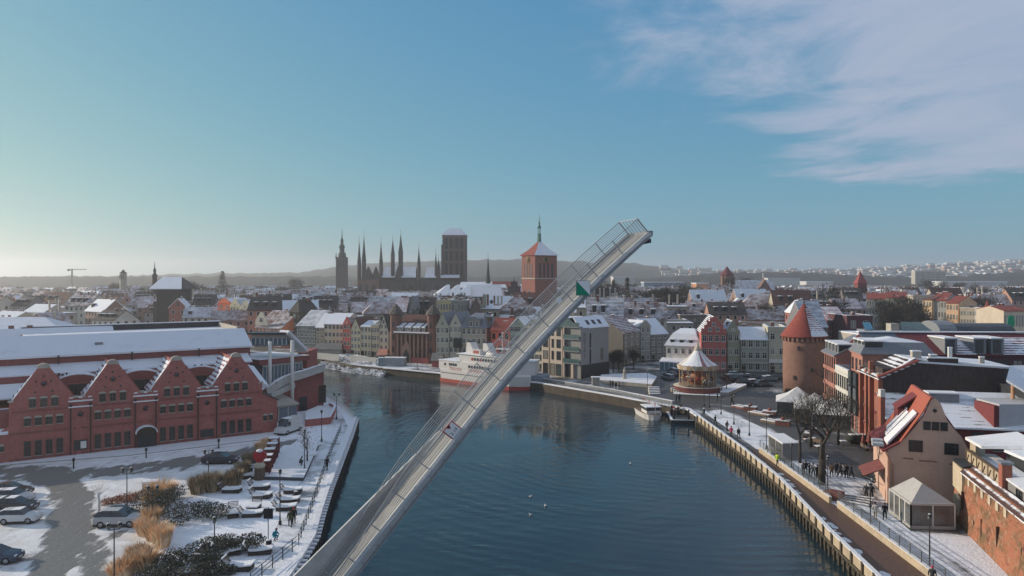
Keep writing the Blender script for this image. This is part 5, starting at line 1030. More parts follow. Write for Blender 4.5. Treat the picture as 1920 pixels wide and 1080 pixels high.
# round swan tower
cy = 158.5; cx = X_(1507.5, cy); t = thing('round_tower', 'stout round orange brick tower with a red conical roof half under snow', 'tower', (cx, cy, 0)); rT = 37.5/F*cy; hw = Z_(633, cy-rT)
TB = brick('tower_brick', (.26, .145, .11), stain=.45, scale=1.0)
g = MB(); g.lathe([(rT*.97, 0), (rT, hw*.3), (rT*1.0, hw*.8), (rT*.985, hw)], 32, TB); obj('wall', g, t)
hc_ = Z_(569, cy)
CT = snowtile('cone_tiles', (.27, .07, .055), -.22, 2.2); 
g = MB(); g.lathe([(rT*1.12, hw-.05), (rT*1.1, hw+.15), (rT*.55, hw+(hc_-hw)*.48), (.12, hc_)], 32, CT); rf = obj('roof', g, t)
CT2 = snowtile('cone_snow_tiles', (.24, .1, .1), .42, 2.6)
g = MB(); n = 20
for i in range(n):                                   # snow lying on the shaded side of the cone
    a0 = -.95*pi/2-.15+i*(.62*pi)/n; a1 = a0+(.62*pi)/n; top = .33+.3*abs(sin(i*1.7))*.5+(.12 if 3 < i < 14 else 0)
    def q_(a, f): r = rT*1.12*(1-f)+.12*f if f > .5 else (rT*1.1+(rT*.55-rT*1.1)*f/.48); return (r*cos(a)*1.02, r*sin(a)*1.02, hw+.22+(hc_-hw-.1)*f)
    e0, e1 = .1+.1*abs(sin(i*2.1)), .1+.1*abs(sin((i+1)*2.1))
    g.add([q_(a0, .0), q_(a1, .0), q_(a1, e1), q_(a0, e0)], [(0, 1, 2, 3)], SNOWR); g.add([q_(a0, e0), q_(a1, e1), q_(a1, .48), q_(a0, .48)], [(0, 1, 2, 3)], CT2); g.add([q_(a0, .48), q_(a1, .48), q_(a1, .85), q_(a0, .85)], [(0, 1, 2, 3)], CT2)
obj('snow_cover', g, rf)
g = MB(); g.tube((0, 0, hc_-.1), (0, 0, hc_+1.6), .05, n=6, m=M_DARK); g.blob((0, 0, hc_+.3), .2, M_DARK); obj('finial', g, rf)
for i in range(28):
    a = 2*pi*i/28; g = MB(); g.cbox((rT+.12)*cos(a), (rT+.12)*sin(a), hw-1.0, .3, .45, .9, TB, a); obj('corbel', g, t)
for a, z in ((-2.2, 9.5), (-1.6, 5), (-2.4, 3.2)): g = MB(); g.cbox((rT+.02)*cos(a), (rT+.02)*sin(a), z, .3, .4, .9, M_DARK, a); obj('slit_window', g, t)
# ================================================================ LANDMARKS BEHIND
DB = brick('church_brick', (.105, .088, .082), stain=.3, scale=.6); DB2 = brick('church_brick_light', (.2, .125, .1), stain=.3, scale=.6)
def spire(mb, x, y, z0, r, h, m, n=8): mb.lathe([(r, z0), (r*.62, z0+h*.35), (r*.25, z0+h*.75), (.04, z0+h)], n, m, (x, y), False, pi/8); return mb
YC = 600.0; K = YC/F
def cx_(px): return X_(px, YC)
def cz_(py): return Z_(py, YC)
ch = thing('great_church', 'huge dark brick church with many needle spires and a massive flat topped tower', 'church', (cx_(770), YC, 0)); ox = cx_(770)
g = MB(); g.box(cx_(672)-ox, 0, 0, cx_(868)-ox, 34, cz_(526), DB); obj('nave_wall', g, ch)
g = MB(); g.box(cx_(672)-ox, -3, 0, cx_(712)-ox, -.01, cz_(524), DB2); obj('transept_wall', g, ch)
for px in (677, 689, 702, 728, 748, 770, 795, 820, 845): g = MB(); x = cx_(px)-ox; y0 = -3.2 if px < 712 else -.2; z1 = cz_(531); g.box(x-1.3, y0, cz_(545), x+1.3, y0+.19, z1-2.5, M_GLASS); g.prof([(x-1.3, z1-2.5), (x+1.3, z1-2.5), (x, z1)], y0, y0+.19, M_GLASS); obj('window', g, ch)
g = MB()
for p0, p1, pt, pb in ((716, 780, 500, 519), (796, 818, 501, 520), (826, 862, 503, 520)):
    x0, x1 = cx_(p0)-ox, cx_(p1)-ox; g.slab([(x0, -1, cz_(pb)), (x1, -1, cz_(pb)), (x1-1, 9, cz_(pt)), (x0+1, 9, cz_(pt))], .5, SNOWR); g.slab([(x1, 19, cz_(pb)), (x0, 19, cz_(pb)), (x0+1, 9, cz_(pt)), (x1-1, 9, cz_(pt))], .5, DARKROOF)
g.box(cx_(700)-ox, 2, cz_(527), cx_(866)-ox, 16, cz_(521), DB); obj('roof', g, ch)
for px, w in ((692, 5), (706, 4), (747, 3)):
    x = cx_(px)-ox; g = MB(); g.prof([(x-w, cz_(524)), (x+w, cz_(524)), (x+w*.3, cz_(505)), (x, cz_(499)), (x-w*.3, cz_(505))], -2.9, -1.9, DB); obj('gable', g, ch)
for px, yb, yt, w in ((673, 526, 449, 2.4), (682, 526, 440, 2.6), (714, 526, 451, 2.4), (736, 500, 448, 2.5), (751, 500, 437, 2.9), (785, 522, 462, 2.3), (817, 522, 470, 1.6), (822, 522, 484, 2.4)):
    w *= .68; x = cx_(px)-ox; zb, zt2 = cz_(yb), cz_(yt); zm = zb+(zt2-zb)*.42; g = MB(); g.lathe([(w, zb-8), (w, zm)], 8, DB, (x, 1), False, pi/8); sp_ = obj('turret', g, ch); g = MB(); spire(g, x, 1, zm, w*1.05, zt2-zm, plain('verdigris_dark', (.05, .065, .06))); g.tube((x, 1, zt2-.5), (x, 1, zt2+3), .12, n=4, m=M_DARK); obj('spire', g, sp_)
xw = (cx_(873)-cx_(829))/2; x = cx_(851)-ox; zt = cz_(440)
g = MB(); g.box(x-xw, 2, 0, x+xw, 2+2*xw, zt, DB); tw = obj('west_tower', g, ch)
for i in range(4):
    for f in (-.62, -.22, .22, .62):
        z0_, z1_ = (0, 0)
for z0_, z1_ in ((cz_(466), cz_(446)), (cz_(489), cz_(471)), (cz_(515), cz_(494))):
    for f in (-.66, -.25, .25, .66): g = MB(); g.box(x+f*xw-1.0, 1.75, z0_, x+f*xw+1.0, 1.99, z1_, M_INK); g.box(x+(f+.2)*xw-.3, 1.5, z0_-1, x+(f+.2)*xw+.3, 1.99, z1_+1, DB2); obj('lancet', g, tw)
    g = MB(); g.box(x-xw-.3, 1.6, z1_+.8, x+xw+.3, 1.99, z1_+1.6, DB2); obj('string_course', g, tw)
for s_ in (-1, 1): g = MB(); g.box(x+s_*xw-.9, 1.2, 0, x+s_*xw+.9, 3.4, zt-8, DB); obj('corner_buttress', g, tw)
g = MB(); e = xw*1.08; zz_ = cz_(427); q = [(x-e, 2-.5, zt), (x+e, 2-.5, zt), (x+e, 2+2*xw+.5, zt), (x-e, 2+2*xw+.5, zt)]; r_ = [(x-e*.5, 2+xw*.6, zz_), (x+e*.5, 2+xw*.6, zz_), (x+e*.5, 2+xw*1.4, zz_), (x-e*.5, 2+xw*1.4, zz_)]
for i in range(4): g.slab([q[i], q[(i+1) % 4], r_[(i+1) % 4], r_[i]], .3, SNOWR if i == 0 else RT['greysnow'])
g.slab(r_, .3, DARKROOF); obj('tower_roof', g, tw)
# town hall spire
YH = 680.0; x = X_(639, YH); t = thing('town_hall_tower', 'slender dark town hall tower tapering into a tiered spire, left of the great church', 'tower', (x, YH, 0)); zh = lambda py: Z_(py, YH); w = 9.3/F*YH
g = MB(); g.box(-w, 0, 0, w, 2*w, zh(482), DB); obj('shaft', g, t)
for s_ in (-1, 1): g = MB(); g.tube((s_*w*.95, 0, zh(485)), (s_*w*.95, 0, zh(473)), .9, .1, 6, DB); obj('pinnacle', g, t)
g = MB(); g.lathe([(w*.75, zh(483)), (w*.75, zh(476)), (w*.5, zh(472)), (w*.5, zh(465)), (w*.65, zh(463)), (w*.3, zh(457)), (w*.32, zh(450)), (w*.12, zh(445)), (.1, zh(428))], 8, plain('verdigris', (.05, .07, .065)), (0, w)); obj('spire', g, t)
for i in range(3): g = MB(); g.box(-w*.5+i*w*.5-.6, -.2, zh(500), -w*.5+i*w*.5+.6, -.01, zh(488), M_GLASS); obj('lancet', g, t)
# St John like church: clock tower with red roof
YJ = 400.0; zj = lambda py: Z_(py, YJ); w = 33/F*YJ; x = X_(1011, YJ)
JB = brick('clock_tower_brick', (.25, .105, .085), stain=.35, scale=.8)
t = thing('clock_tower', 'square red brick clock tower with gilt clock, red and snowy roof and green lantern', 'tower', (x, YJ, 0), R(30))
a = w*.93; zt = zj(479)
g = MB(); g.box(-a*.78, -a*.78, 0, a*.78, a*.78, zt, JB); obj('shaft', g, t); b_ = a*.78
for fr, rz in ((0, 0), (1, pi/2), (2, -pi/2)):
    for k in (-.55, -.18, .18, .55):
        g = MB(); zl0, zl1 = zj(521), zj(494); g.box(k*b_-.55, -b_-.12, zl0, k*b_+.55, -b_-.001, zl1-.6, M_DARK); g.prof([(k*b_-.55, zl1-.6), (k*b_+.55, zl1-.6), (k*b_, zl1+.3)], -b_-.12, -b_-.001, M_DARK); o_ = obj('lancet', g, t); o_.rotation_euler = (0, 0, rz)
    g = MB(); g.box(-b_-.15, -b_-.25, zj(523), b_+.15, -b_-.01, zj(521), M_STONE); o_ = obj('string_course', g, t); o_.rotation_euler = (0, 0, rz)
    g = MB(); zc_ = zj(487); g.tube((0, -b_-.3, zc_), (0, -b_-.02, zc_), 1.75, n=24, m=plain('gilt', (.5, .35, .12), .35, .1, 1, .6, .5)); g.tube((0, -b_-.34, zc_), (0, -b_-.301, zc_), 1.35, n=24, m=M_INK)
    for hnd, L_ in ((.9, 1.0), (2.5, 1.3)): g.beam((0, -b_-.37, zc_), (L_*sin(hnd), -b_-.37, zc_+L_*cos(hnd)), .14, .04, plain('gilt', (.5, .35, .12)), (0, 1, 0))
    for i in range(12): q = 2*pi*i/12; g.cbox(1.55*sin(q), -b_-.32, zc_+1.55*cos(q)-.09, .14, .06, .18, M_INK)
    o_ = obj('clock_face', g, t); o_.rotation_euler = (0, 0, rz)
g = MB(); e = a*.88; zr = zj(452); cs_ = [(-e, -e, zt), (e, -e, zt), (e, e, zt), (-e, e, zt)]; tp = [(-.5, -.5, zr), (.5, -.5, zr), (.5, .5, zr), (-.5, .5, zr)]
mt = [RT['red'], SNOWR, SNOWR, RT['red']]
mid = [(c[0]*.52, c[1]*.52, zt+(zr-zt)*.42) for c in cs_]
for i in range(4): j = (i+1) % 4; g.slab([cs_[i], cs_[j], mid[j], mid[i]], .15, (SNOWR, SNOWR, RT['red'], RT['red'])[i]); g.slab([mid[i], mid[j], tp[j], tp[i]], .15, (SNOWR, SNOWR, RT['red'], RT['red'])[i])
obj('roof', g, t)
GL_ = plain('green_copper', (.08, .2, .16), .6, .15)
g = MB(); g.lathe([(1.2, zr-.4), (1.0, zj(440)), (1.15, zj(439)), (.8, zj(438))], 8, GL_, (0, 0), False); 
for i in range(6): g.tube((.75*cos(i*pi/3), .75*sin(i*pi/3), zj(438)), (.75*cos(i*pi/3), .75*sin(i*pi/3), zj(428)), .16, n=5, m=GL_)
g.lathe([(1.1, zj(428)), (1.0, zj(425)), (.5, zj(422)), (.6, zj(419)), (.25, zj(415)), (.12, zj(408)), (.05, zj(400))], 8, GL_); obj('lantern', g, t)
# church body
t = thing('hall_church', 'long hall church with white snowy roofs and a stepped gable beside the clock tower', 'church', (X_(800, 405), 405, 0)); o0 = X_(800, 405); gx = lambda px: X_(px, 405)-o0; gz_ = lambda py: Z_(py, 405)
WB3 = brick('church_body_brick', (.17, .12, .1), stain=.3, scale=.7)
g = MB(); g.box(gx(812), 6, 0, gx(1025), 26, gz_(556), WB3); obj('wall', g, t)
g = MB(); g.slab([(gx(868), 4, gz_(556)), (gx(943), 4, gz_(556)), (gx(938), 12, gz_(534)), (gx(872), 12, gz_(534))], .3, SNOWR); g.slab([(gx(975), 4, gz_(553)), (gx(1035), 4, gz_(553)), (gx(1024), 12, gz_(533)), (gx(975), 12, gz_(533))], .3, SNOWR)
for p in (813, 833, 853): g.slab([(gx(p+4), 1, gz_(554)), (gx(p+30), 1, gz_(554)), (gx(p+28), 9, gz_(534)), (gx(p+22), 9, gz_(534))], .3, SNOWR); g.slab([(gx(p-4), 3, gz_(554)), (gx(p+4), 1, gz_(554)), (gx(p+22), 9, gz_(534)), (gx(p+22), 9.5, gz_(534))], .3, SNOW)
g.box(gx(810), 2, gz_(566), gx(870), 10, gz_(554), RT['red']); g.slab([(gx(856), 12, gz_(540)), (gx(950), 12, gz_(540)), (gx(945), 20, gz_(529)), (gx(860), 20, gz_(529))], .3, SNOWR); g.slab([(gx(920), 14, gz_(538)), (gx(972), 14, gz_(538)), (gx(968), 20, gz_(528)), (gx(922), 20, gz_(528))], .3, RT['red']); obj('roof', g, t)
g = MB(); c = gx(964); ww = 5.3; prf = [(c+ww, gz_(566)), (c+ww, gz_(547)), (c+ww*.66, gz_(547)), (c+ww*.66, gz_(537)), (c+ww*.33, gz_(537)), (c+ww*.33, gz_(528)), (c+.5, gz_(528)), (c, gz_(522))]; g.prof(prf+[(2*c-a_, b_2) for a_, b_2 in reversed(prf[:-1])], 1.5, 2.6, DB); obj('stepped_gable', g, t)
for k in range(7): g = MB(); xk = c-ww+ww*2*k/6; zk = gz_(545)-abs(k-3)*-.0; g.tube((xk, 1.6, gz_(547)-.5+ (3-abs(k-3))*2.3), (xk, 1.6, gz_(547)+1.5+(3-abs(k-3))*2.3), .3, .05, 5, DB); obj('pinnacle', g, t)
g = MB(); spire(g, gx(913.5), 14, gz_(532), 1.5, gz_(478)-gz_(532), plain('verdigris_dark', (.05, .065, .06))); g.tube((gx(913.5), 14, gz_(480)), (gx(913.5), 14, gz_(472)), .1, n=4, m=M_DARK); obj('ridge_turret', g, t)
# other small towers
def tower(label, px, Y, w, base_py, eave, apex, wm, rm, name='tower', n=8, ph=pi/8, crown=None):
    t = thing(name, label, 'tower', (X_(px, Y), Y, 0)); r = w/F*Y; g = MB(); g.lathe([(r, 0), (r, Z_(eave, Y))], n, wm, (0, 0), n > 12, ph); obj('shaft', g, t); g = MB(); g.lathe([(r*1.18, Z_(eave, Y)-.1), (r*.6, (Z_(eave, Y)+Z_(apex, Y))/2-.4), (.08, Z_(apex, Y))], n, rm, (0, 0), n > 12, ph); obj('roof', g, t)
    for k in (-.45, .0, .45): g = MB(); z1 = Z_(eave, Y)-r*.5; g.cbox(k*r*1.2, -r*.96, z1-r*1.4, r*.16, .3, r*1.3, M_DARK); obj('lancet', g, t)
    return t
t = tower('slim brick tower with a dark pointed roof amid snowy roofs right of the bridge tip', 1363, 520, 11.5, 570, 516, 499, DB2, plain('dull_red_roof', (.14, .04, .045)))
g = MB(); r = 11.5/F*520
for s_ in (-1, 1): g.tube((s_*r*.9, -r*.9, 0), (s_*r*.9, -r*.9, Z_(519, 520)), .8, n=6, m=DB2)
obj('corner_shaft', g, t)
t = thing('long_church', 'long low church with a grey snowy roof right of the slim brick tower', 'church', (X_(1376, 530), 530, 0)); g = MB(); L_ = X_(1455, 530)-X_(1376, 530); g.box(0, 0, 0, L_, 16, Z_(545, 530), DB2); obj('wall', g, t); g = MB(); g.slab([(-.5, -1, Z_(545, 530)), (L_, -1, Z_(545, 530)), (L_, 8, Z_(525, 530)), (0, 8, Z_(525, 530))], .3, RT['greysnow']); g.slab([(L_, 17, Z_(545, 530)), (0, 17, Z_(545, 530)), (0, 8, Z_(525, 530)), (L_, 8, Z_(525, 530))], .3, RT['greysnow']); g.prof([(L_*.5, 14), (L_*.5+12, 14), (L_*.5+6, Z_(524, 530))], -4, 2, DB2); obj('roof', g, t)
tower('square red brick tower with a red pyramid roof on the right', 1613, 420, 11.5, 600, 531, 508, brick('square_tower_brick', (.2, .07, .06)), plain('pyramid_red', (.27, .07, .065)), n=4, ph=pi/4)
t = tower('small dark tower with spike, far left of the skyline', 231, 560, 6, 560, 512, 505, M_STONE, DARKROOF, n=8)
t = thing('port_crane_gate', 'great dark wooden harbour crane building with a snowy hipped roof on the river', 'crane building', (X_(283, 330), 330, 0)); L_ = X_(340, 330)-X_(283, 330); g = MB(); ze = Z_(541, 330); g.box(2.5, 0, 0, L_-1.5, 14, ze, plain('crane_timber', (.045, .04, .036), .8, .3)); g.box(0, 2, 0, 4, 14, ze*.7, DB); obj('wall', g, t); g = MB(); zr = Z_(519, 330); q = [(0, -2, ze), (L_+1, -2, ze), (L_+1, 16, ze), (0, 16, ze)]; rr_ = [(2, 7, zr), (L_-3, 7, zr)]; g.slab([q[0], q[1], rr_[1], rr_[0]], .3, SNOWR); g.slab([q[1], q[2], rr_[1]], .3, DARKROOF); g.slab([q[2], q[3], rr_[0], rr_[1]], .3, DARKROOF); g.slab([q[3], q[0], rr_[0]], .3, DARKROOF); obj('roof', g, t)
g = MB(); x = X_(290, 420)-X_(283, 330); g.lathe([(1.3, 10), (1.3, Z_(519, 420)), (1.7, Z_(517, 420)), (.7, Z_(512, 420)), (.9, Z_(507, 420)), (.3, Z_(502, 420)), (.05, Z_(490, 420))], 8, DARKROOF, (0, 0)); thing('church_lantern', 'dark baroque lantern spire rising behind the harbour crane roof', 'spire', (X_(290, 420), 420, 0), data=g.mesh('church_lantern'))
t = thing('tower_crane', 'thin pale tower crane with a long jib on the hazy left horizon', 'crane', (X_(135, 900), 900, 0)); g = MB(); CR = plain('crane_paint', (.3, .28, .22)); g.beam((0, 0, 0), (0, 0, Z_(504, 900)), 1.4, 1.4, CR, (0, 1, 0)); obj('mast', g, t); g = MB(); g.beam((-5, 0, Z_(505, 900)), (18, 0, Z_(505, 900)), .9, .9, CR); g.cbox(-4, 0, Z_(506, 900)-1.5, 3, 1.5, 2.4, M_GREY); obj('jib', g, t)
t = thing('radio_mast', 'thin mast banded red and white among trees right of centre', 'mast', (X_(1431, 1200), 1200, 0)); 
for i in range(4): g = MB(); g.beam((0, 0, i*8), (0, 0, i*8+8), 1.6, 1.6, M_WHITE if i % 2 else M_SIGNR, (0, 1, 0)); obj('mast_section', g, t)
# ================================================================ TOWN ROOFS
TW = [wall_mat('tw%d' % i, c) for i, c in enumerate([(.4, .36, .29), (.3, .28, .25), (.45, .38, .3), (.22, .2, .19), (.38, .22, .17), (.3, .12, .09), (.5, .46, .38), (.33, .31, .24), (.26, .17, .13)])]
TWN = ['cream', 'grey', 'beige', 'dark grey', 'salmon', 'brick red', 'off white', 'olive grey', 'brown']
TR = ['snow', 'greysnow', 'brownsnow', 'brownsnow', 'darksnow', 'dark', 'dark', 'brown', 'mauve', 'redsnow']
TR2 = None
TRN = dict(snow='snow covered', greysnow='grey and snow streaked', brownsnow='brown snow streaked', darksnow='dark half snowed', dark='bare dark', brown='bare brown', mauve='mauve tiled', red='bare red', redsnow='red half snowed')
def protoH(L, D, h, rh, kind, wi, ri, seed):
    r = random.Random(seed); wall, roof = TW[wi], RT[ri]; w = MB(); w.box(0, 0, -1, L, D, h, wall)
    q = MB()
    if kind == 'side':
        w.add([(0, 0, h), (0, D, h), (0, D/2, h+rh), (L, 0, h), (L, D, h), (L, D/2, h+rh)], [(0, 2, 1), (3, 4, 5)], wall)
        q.slab([(-.2, -.4, h-.2), (L+.2, -.4, h-.2), (L+.2, D/2, h+rh+.1), (-.2, D/2, h+rh+.1)], .25, roof); q.slab([(L+.2, D+.4, h-.2), (-.2, D+.4, h-.2), (-.2, D/2, h+rh+.1), (L+.2, D/2, h+rh+.1)], .25, roof)
        if r.random() < .5:
            for k in range(r.randint(1, 3)): x = L*(.2+.25*k); q.box(x-.6, D*.12, h+rh*.2, x+.6, D*.4, h+rh*.62, M_DARK); q.box(x-.75, D*.08, h+rh*.62, x+.75, D*.42, h+rh*.62+.15, SNOWR)
    elif kind == 'front':
        w.add([(0, 0, h), (L, 0, h), (L/2, 0, h+rh), (0, D, h), (L, D, h), (L/2, D, h+rh)], [(0, 1, 2), (3, 5, 4)], wall)
        q.slab([(-.3, -.2, h-.2), (L/2, -.2, h+rh+.1), (L/2, D, h+rh+.1), (-.3, D, h-.2)], .25, roof); q.slab([(L+.3, D, h-.2), (L/2, D, h+rh+.1), (L/2, -.2, h+rh+.1), (L+.3, -.2, h-.2)], .25, roof)
    elif kind == 'hip':
        e = min(L, D)*.42; a = [(-.4, -.4, h), (L+.4, -.4, h), (L+.4, D+.4, h), (-.4, D+.4, h)]; r0, r1 = (e, D/2, h+rh), (max(L-e, e+.1), D/2, h+rh)
        for f in ([a[0], a[1], r1, r0], [a[1], a[2], r1], [a[2], a[3], r0, r1], [a[3], a[0], r0]): q.slab(f, .2, roof)
    else: q.box(-.2, -.2, h, L+.2, D+.2, h+.35, M_GREY); q.box(.1, .1, h+.35, L-.1, D-.1, h+.45, SNOWR); q.box(L*.3, D*.4, h+.4, L*.45, D*.6, h+1.8, wall)
    for k in range(r.randint(1, 3)): x, y = L*r.uniform(.15, .85), D*r.uniform(.4, .7); q.cbox(x, y, h+rh*.3, .7, .55, rh*.75+.5, r.choice([M_CHIM, wall, M_STONE])); q.cbox(x, y, h+rh*1.05+.5, .8, .65, .12, SNOWR)
    n = MB(); fm = M_WHITE if r.random() < .5 else M_STONE
    rows, cols = max(2, int(h/2.9)), max(2, int(L/2.4))
    for i in range(rows):
        for j in range(cols): x = L*(j+.5)/cols; z = h*(i+.3)/rows; n.box(x-.6, -.05, z-.08, x+.6, -.001, z+1.55, fm); n.box(x-.48, -.08, z, x+.48, -.051, z+1.45, M_GLASS)
    for i in range(rows):
        for j in range(max(1, int(D/3))): y = D*(j+.5)/max(1, int(D/3)); z = h*(i+.3)/rows; n.box(-.06, y-.5, z, -.001, y+.5, z+1.45, M_GLASS); n.box(L+.001, y-.5, z, L+.06, y+.5, z+1.45, M_GLASS)
    if kind == 'front' and rh > 3: n.box(L/2-.5, -.08, h+.5, L/2+.5, -.001, h+1.9, M_GLASS)
    return (w.mesh('wall'), q.mesh('roof'), n.mesh('windows'), L, D, TWN[wi], TRN[ri], kind)
PR = []
rp_ = random.Random(21)
for i in range(34):
    kd = rp_.choice(['side', 'side', 'side', 'front', 'front', 'hip', 'flat']); L = rp_.uniform(7, 11) if kd == 'front' else rp_.uniform(8, 17)
    PR.append(protoH(L, rp_.uniform(9, 12), rp_.uniform(9.5, 13.5), rp_.uniform(3.2, 5.5), kd, rp_.randrange(9), rp_.choice(TR), i))
KN = dict(side='long ridged roof', front='gable to the river', hip='hipped roof', flat='flat roof')
LMK = [(0, 430, 'in the hazy quarter at far left'), (430, 560, 'behind the brown roofed orange house'), (560, 660, 'below the town hall tower'), (660, 730, 'below the church needle spires'), (730, 830, 'behind the brick gatehouse'), (830, 960, 'in front of the hall church'), (960, 1090, 'behind the raised bridge leaf'), (1090, 1240, 'behind the hotel block'), (1240, 1400, 'behind the carousel houses'), (1400, 1560, 'around the conical tower roof'), (1560, 1700, 'by the square red tower'), (1700, 1830, 'above the maroon roof'), (1830, 2000, 'at the far right')]
def river_x(Y):
    pts = [(225, -59), (262, -110), (330, -170), (470, -270), (760, -440), (1500, -900)]
    for (y0, x0), (y1, x1) in zip(pts, pts[1:]):
        if y0 <= Y <= y1: return x0+(x1-x0)*(Y-y0)/(y1-y0)
    return pts[0][1]
placed = []; keep = []
BLK = [(cx_(665), 595, cx_(880), 650), (X_(795, 405), 395, X_(1050, 405), 440), (X_(1355, 520), 505, X_(1460, 530), 560), (X_(1600, 420), 408, X_(1628, 420), 432), (60, 100, 140, 136)]
def blocked(x, y, L, D): return any(x < b[2] and x+L > b[0] and y < b[3] and y+D > b[1] for b in BLK)
rz_ = random.Random(5); Y = 232.0; k = 0
while Y < 900:
    x = max(river_x(Y)+6, -.62*Y); xe = .74*Y; 
    while x < xe:
        p = rz_.choice(PR); px = VX+F*x/Y
        if Y < 262 and px < 930: x += 6; continue             # the river front row stands there
        if rz_.random() < .07: x += rz_.uniform(6, 14); continue
        if (1640 < px < 1760 and 250 < Y < 330) or (1215 < px < 1480 and Y < 262) or (1490 < px < 1990 and Y < 345): x += 7; continue
        yj = Y+rz_.uniform(-2, 2)
        if not blocked(x, yj, p[3], p[4]): keep.append((x, yj, rz_.uniform(-.16, .16)+(.22 if px < 700 else -.05), p, px, rz_.uniform(.86, 1.12)))
        x += p[3]+rz_.choice([0, 0, 0, .4, 3])
    Y += (15 if Y < 330 else 20) if k % 2 else (24 if Y < 330 else 30); k += 1
def isl_x(Y):
    pts = [(226, -112), (300, -152), (470, -248), (760, -425), (1500, -900)]
    for (y0, x0), (y1, x1) in zip(pts, pts[1:]):
        if y0 <= Y <= y1: return x0+(x1-x0)*(Y-y0)/(y1-y0)
Y = 250.0
while Y < 900:
    xe = isl_x(Y)-12; x = -.72*Y
    while x < xe:
        p = rz_.choice(PR)
        if rz_.random() < .15: x += 10; continue
        keep.append((x, Y+rz_.uniform(-3, 3), rz_.uniform(-.2, .2)-.5, p, VX+F*x/Y, rz_.uniform(.7, 1.0))); x += p[3]+rz_.choice([1, 3, 6])
    Y += 26
keep.sort(key=lambda a: a[1]); used_lab = {}
for i, (x, y, rz, p, px, zs) in enumerate(keep[:285]):
    lm = next(n for a, b, n in LMK if a <= px < b) if px > 0 else LMK[0][2]
    row = 'nearer' if y < 262 else ('second rank' if y < 300 else ('middle' if y < 350 else 'distant'))
    lab = '%s %s house, %s %s, %s' % (row, p[5], p[6], 'gable' if p[7] == 'front' else p[7].replace('side', 'ridge').replace('flat', 'flat top').replace('hip', 'hipped roof'), lm)
    used_lab[lab] = used_lab.get(lab, 0)+1
    if used_lab[lab] > 1: lab = lab.replace(' house,', ' %s house,' % ('', '', 'twin', 'further', 'third', 'odd', 'lone')[min(6, used_lab[lab])], 1)
    while len(lab.split()) > 16: lab = lab.replace(' the ', ' ', 1) if ' the ' in lab else ' '.join(lab.split()[:16])
    t = thing('town_house', lab, 'house', (x, y, 0), rz, 'roofs of the old town'); t.scale = (1, 1, zs)
    obj('wall', p[0], t); obj('roof', p[1], t); obj('windows', p[2], t, kind='stuff')
far = MB()
for (x, y, rz, p, px, zs) in keep[285:]:
    L, D = p[3], p[4]; h = 10.5*zs; rh = 4.2; c, s_ = cos(rz), sin(rz); T = lambda a: (x+a[0]*c-a[1]*s_, y+a[0]*s_+a[1]*c, a[2]); wm = p[0].materials[0]; rm = p[1].materials[0]
    vs = [T(a) for a in ((0, 0, 0), (L, 0, 0), (L, D, 0), (0, D, 0), (0, 0, h), (L, 0, h), (L, D, h), (0, D, h))]; far.add(vs, [(0, 1, 5, 4), (1, 2, 6, 5), (2, 3, 7, 6), (3, 0, 4, 7)], wm)
    if p[7] == 'flat': far.add([vs[4], vs[5], vs[6], vs[7]], [(0, 1, 2, 3)], SNOWR)
    elif p[7] == 'front': r0, r1 = T((L/2, -.2, h+rh)), T((L/2, D, h+rh)); far.add([vs[4], vs[5], vs[6], vs[7], r0, r1], [(0, 4, 5, 3), (1, 2, 5, 4)], rm); far.add([vs[4], vs[5], r0], [(0, 1, 2)], wm)
    else: r0, r1 = T((0, D/2, h+rh)), T((L, D/2, h+rh)); far.add([vs[4], vs[5], vs[6], vs[7], r0, r1], [(0, 1, 5, 4), (2, 3, 4, 5)], rm); far.add([vs[4], vs[7], r0, vs[5], vs[6], r1], [(0, 2, 1), (3, 4, 5)], wm)
    cy_ = D*.45; far.add([T((L*.5+a, cy_+b, z)) for z in (h+rh*.4, h+rh+.7) for a, b in ((-.35, -.3), (.35, -.3), (.35, .3), (-.35, .3))], [(0, 1, 5, 4), (1, 2, 6, 5), (2, 3, 7, 6), (3, 0, 4, 7), (4, 5, 6, 7)], rz_.choice([M_CHIM, M_STONE, wm]))
    for i in range(3):
        for j in range(int(L/2.6)): a = 1.3+j*2.6; z = 1.5+i*3.2; far.add([T((a-.55, -.08, z)), T((a+.55, -.08, z)), T((a+.55, -.08, z+1.6)), T((a-.55, -.08, z+1.6))], [(0, 1, 2, 3)], M_GLASS)
obj('distant_roofs', far, kind='stuff')
# bigger named houses of the middle distance
def big(label, pl, pr, Y, eave, apex, roof, wc, rmat, name='tenement', depth=14, rows=4, cols=8, cat='tenement', dy=0, gable='plain', **k):
    A = (X_(pl, Y), Y); B = (X_(pr, Y+dy), Y+dy); h = Z_(eave, Y); rh = max(.6, Z_(apex, Y)-h); L = hypot(B[0]-A[0], B[1]-A[1])
    return house(name, label, A, B, depth, h, rh, roof, wall_mat('b%d' % int(pl*7+Y), wc), rmat, None, gable, [(L*(c+.5)/cols, h*(r+.3)/rows, min(1.4, L/cols*.5), h/rows*.5) for r in range(rows) for c in range(cols)], cat=cat, stuffwin=M_WHITE, chim=2, **k)
big('cream house with a red snow dashed roof above the brick gatehouse', 738, 762, 262, 584, 559, 'side', (.36, .34, .3), 'redsnow', 'town_house', cols=3, cat='house')
big('grey plastered gable end right of the red snow dashed roof', 764, 784, 261, 588, 556, 'front', (.27, .26, .25), 'grey', 'town_house', cols=3, cat='house')
big('yellow and white flat roofed building in front of the hall church', 820, 846, 262, 566, 563, 'flat', (.5, .42, .24), 'snow', cols=5)
big('olive grey flat building right of the yellow one', 846, 876, 262, 567, 562, 'flat', (.26, .26, .22), 'snow', cols=5)
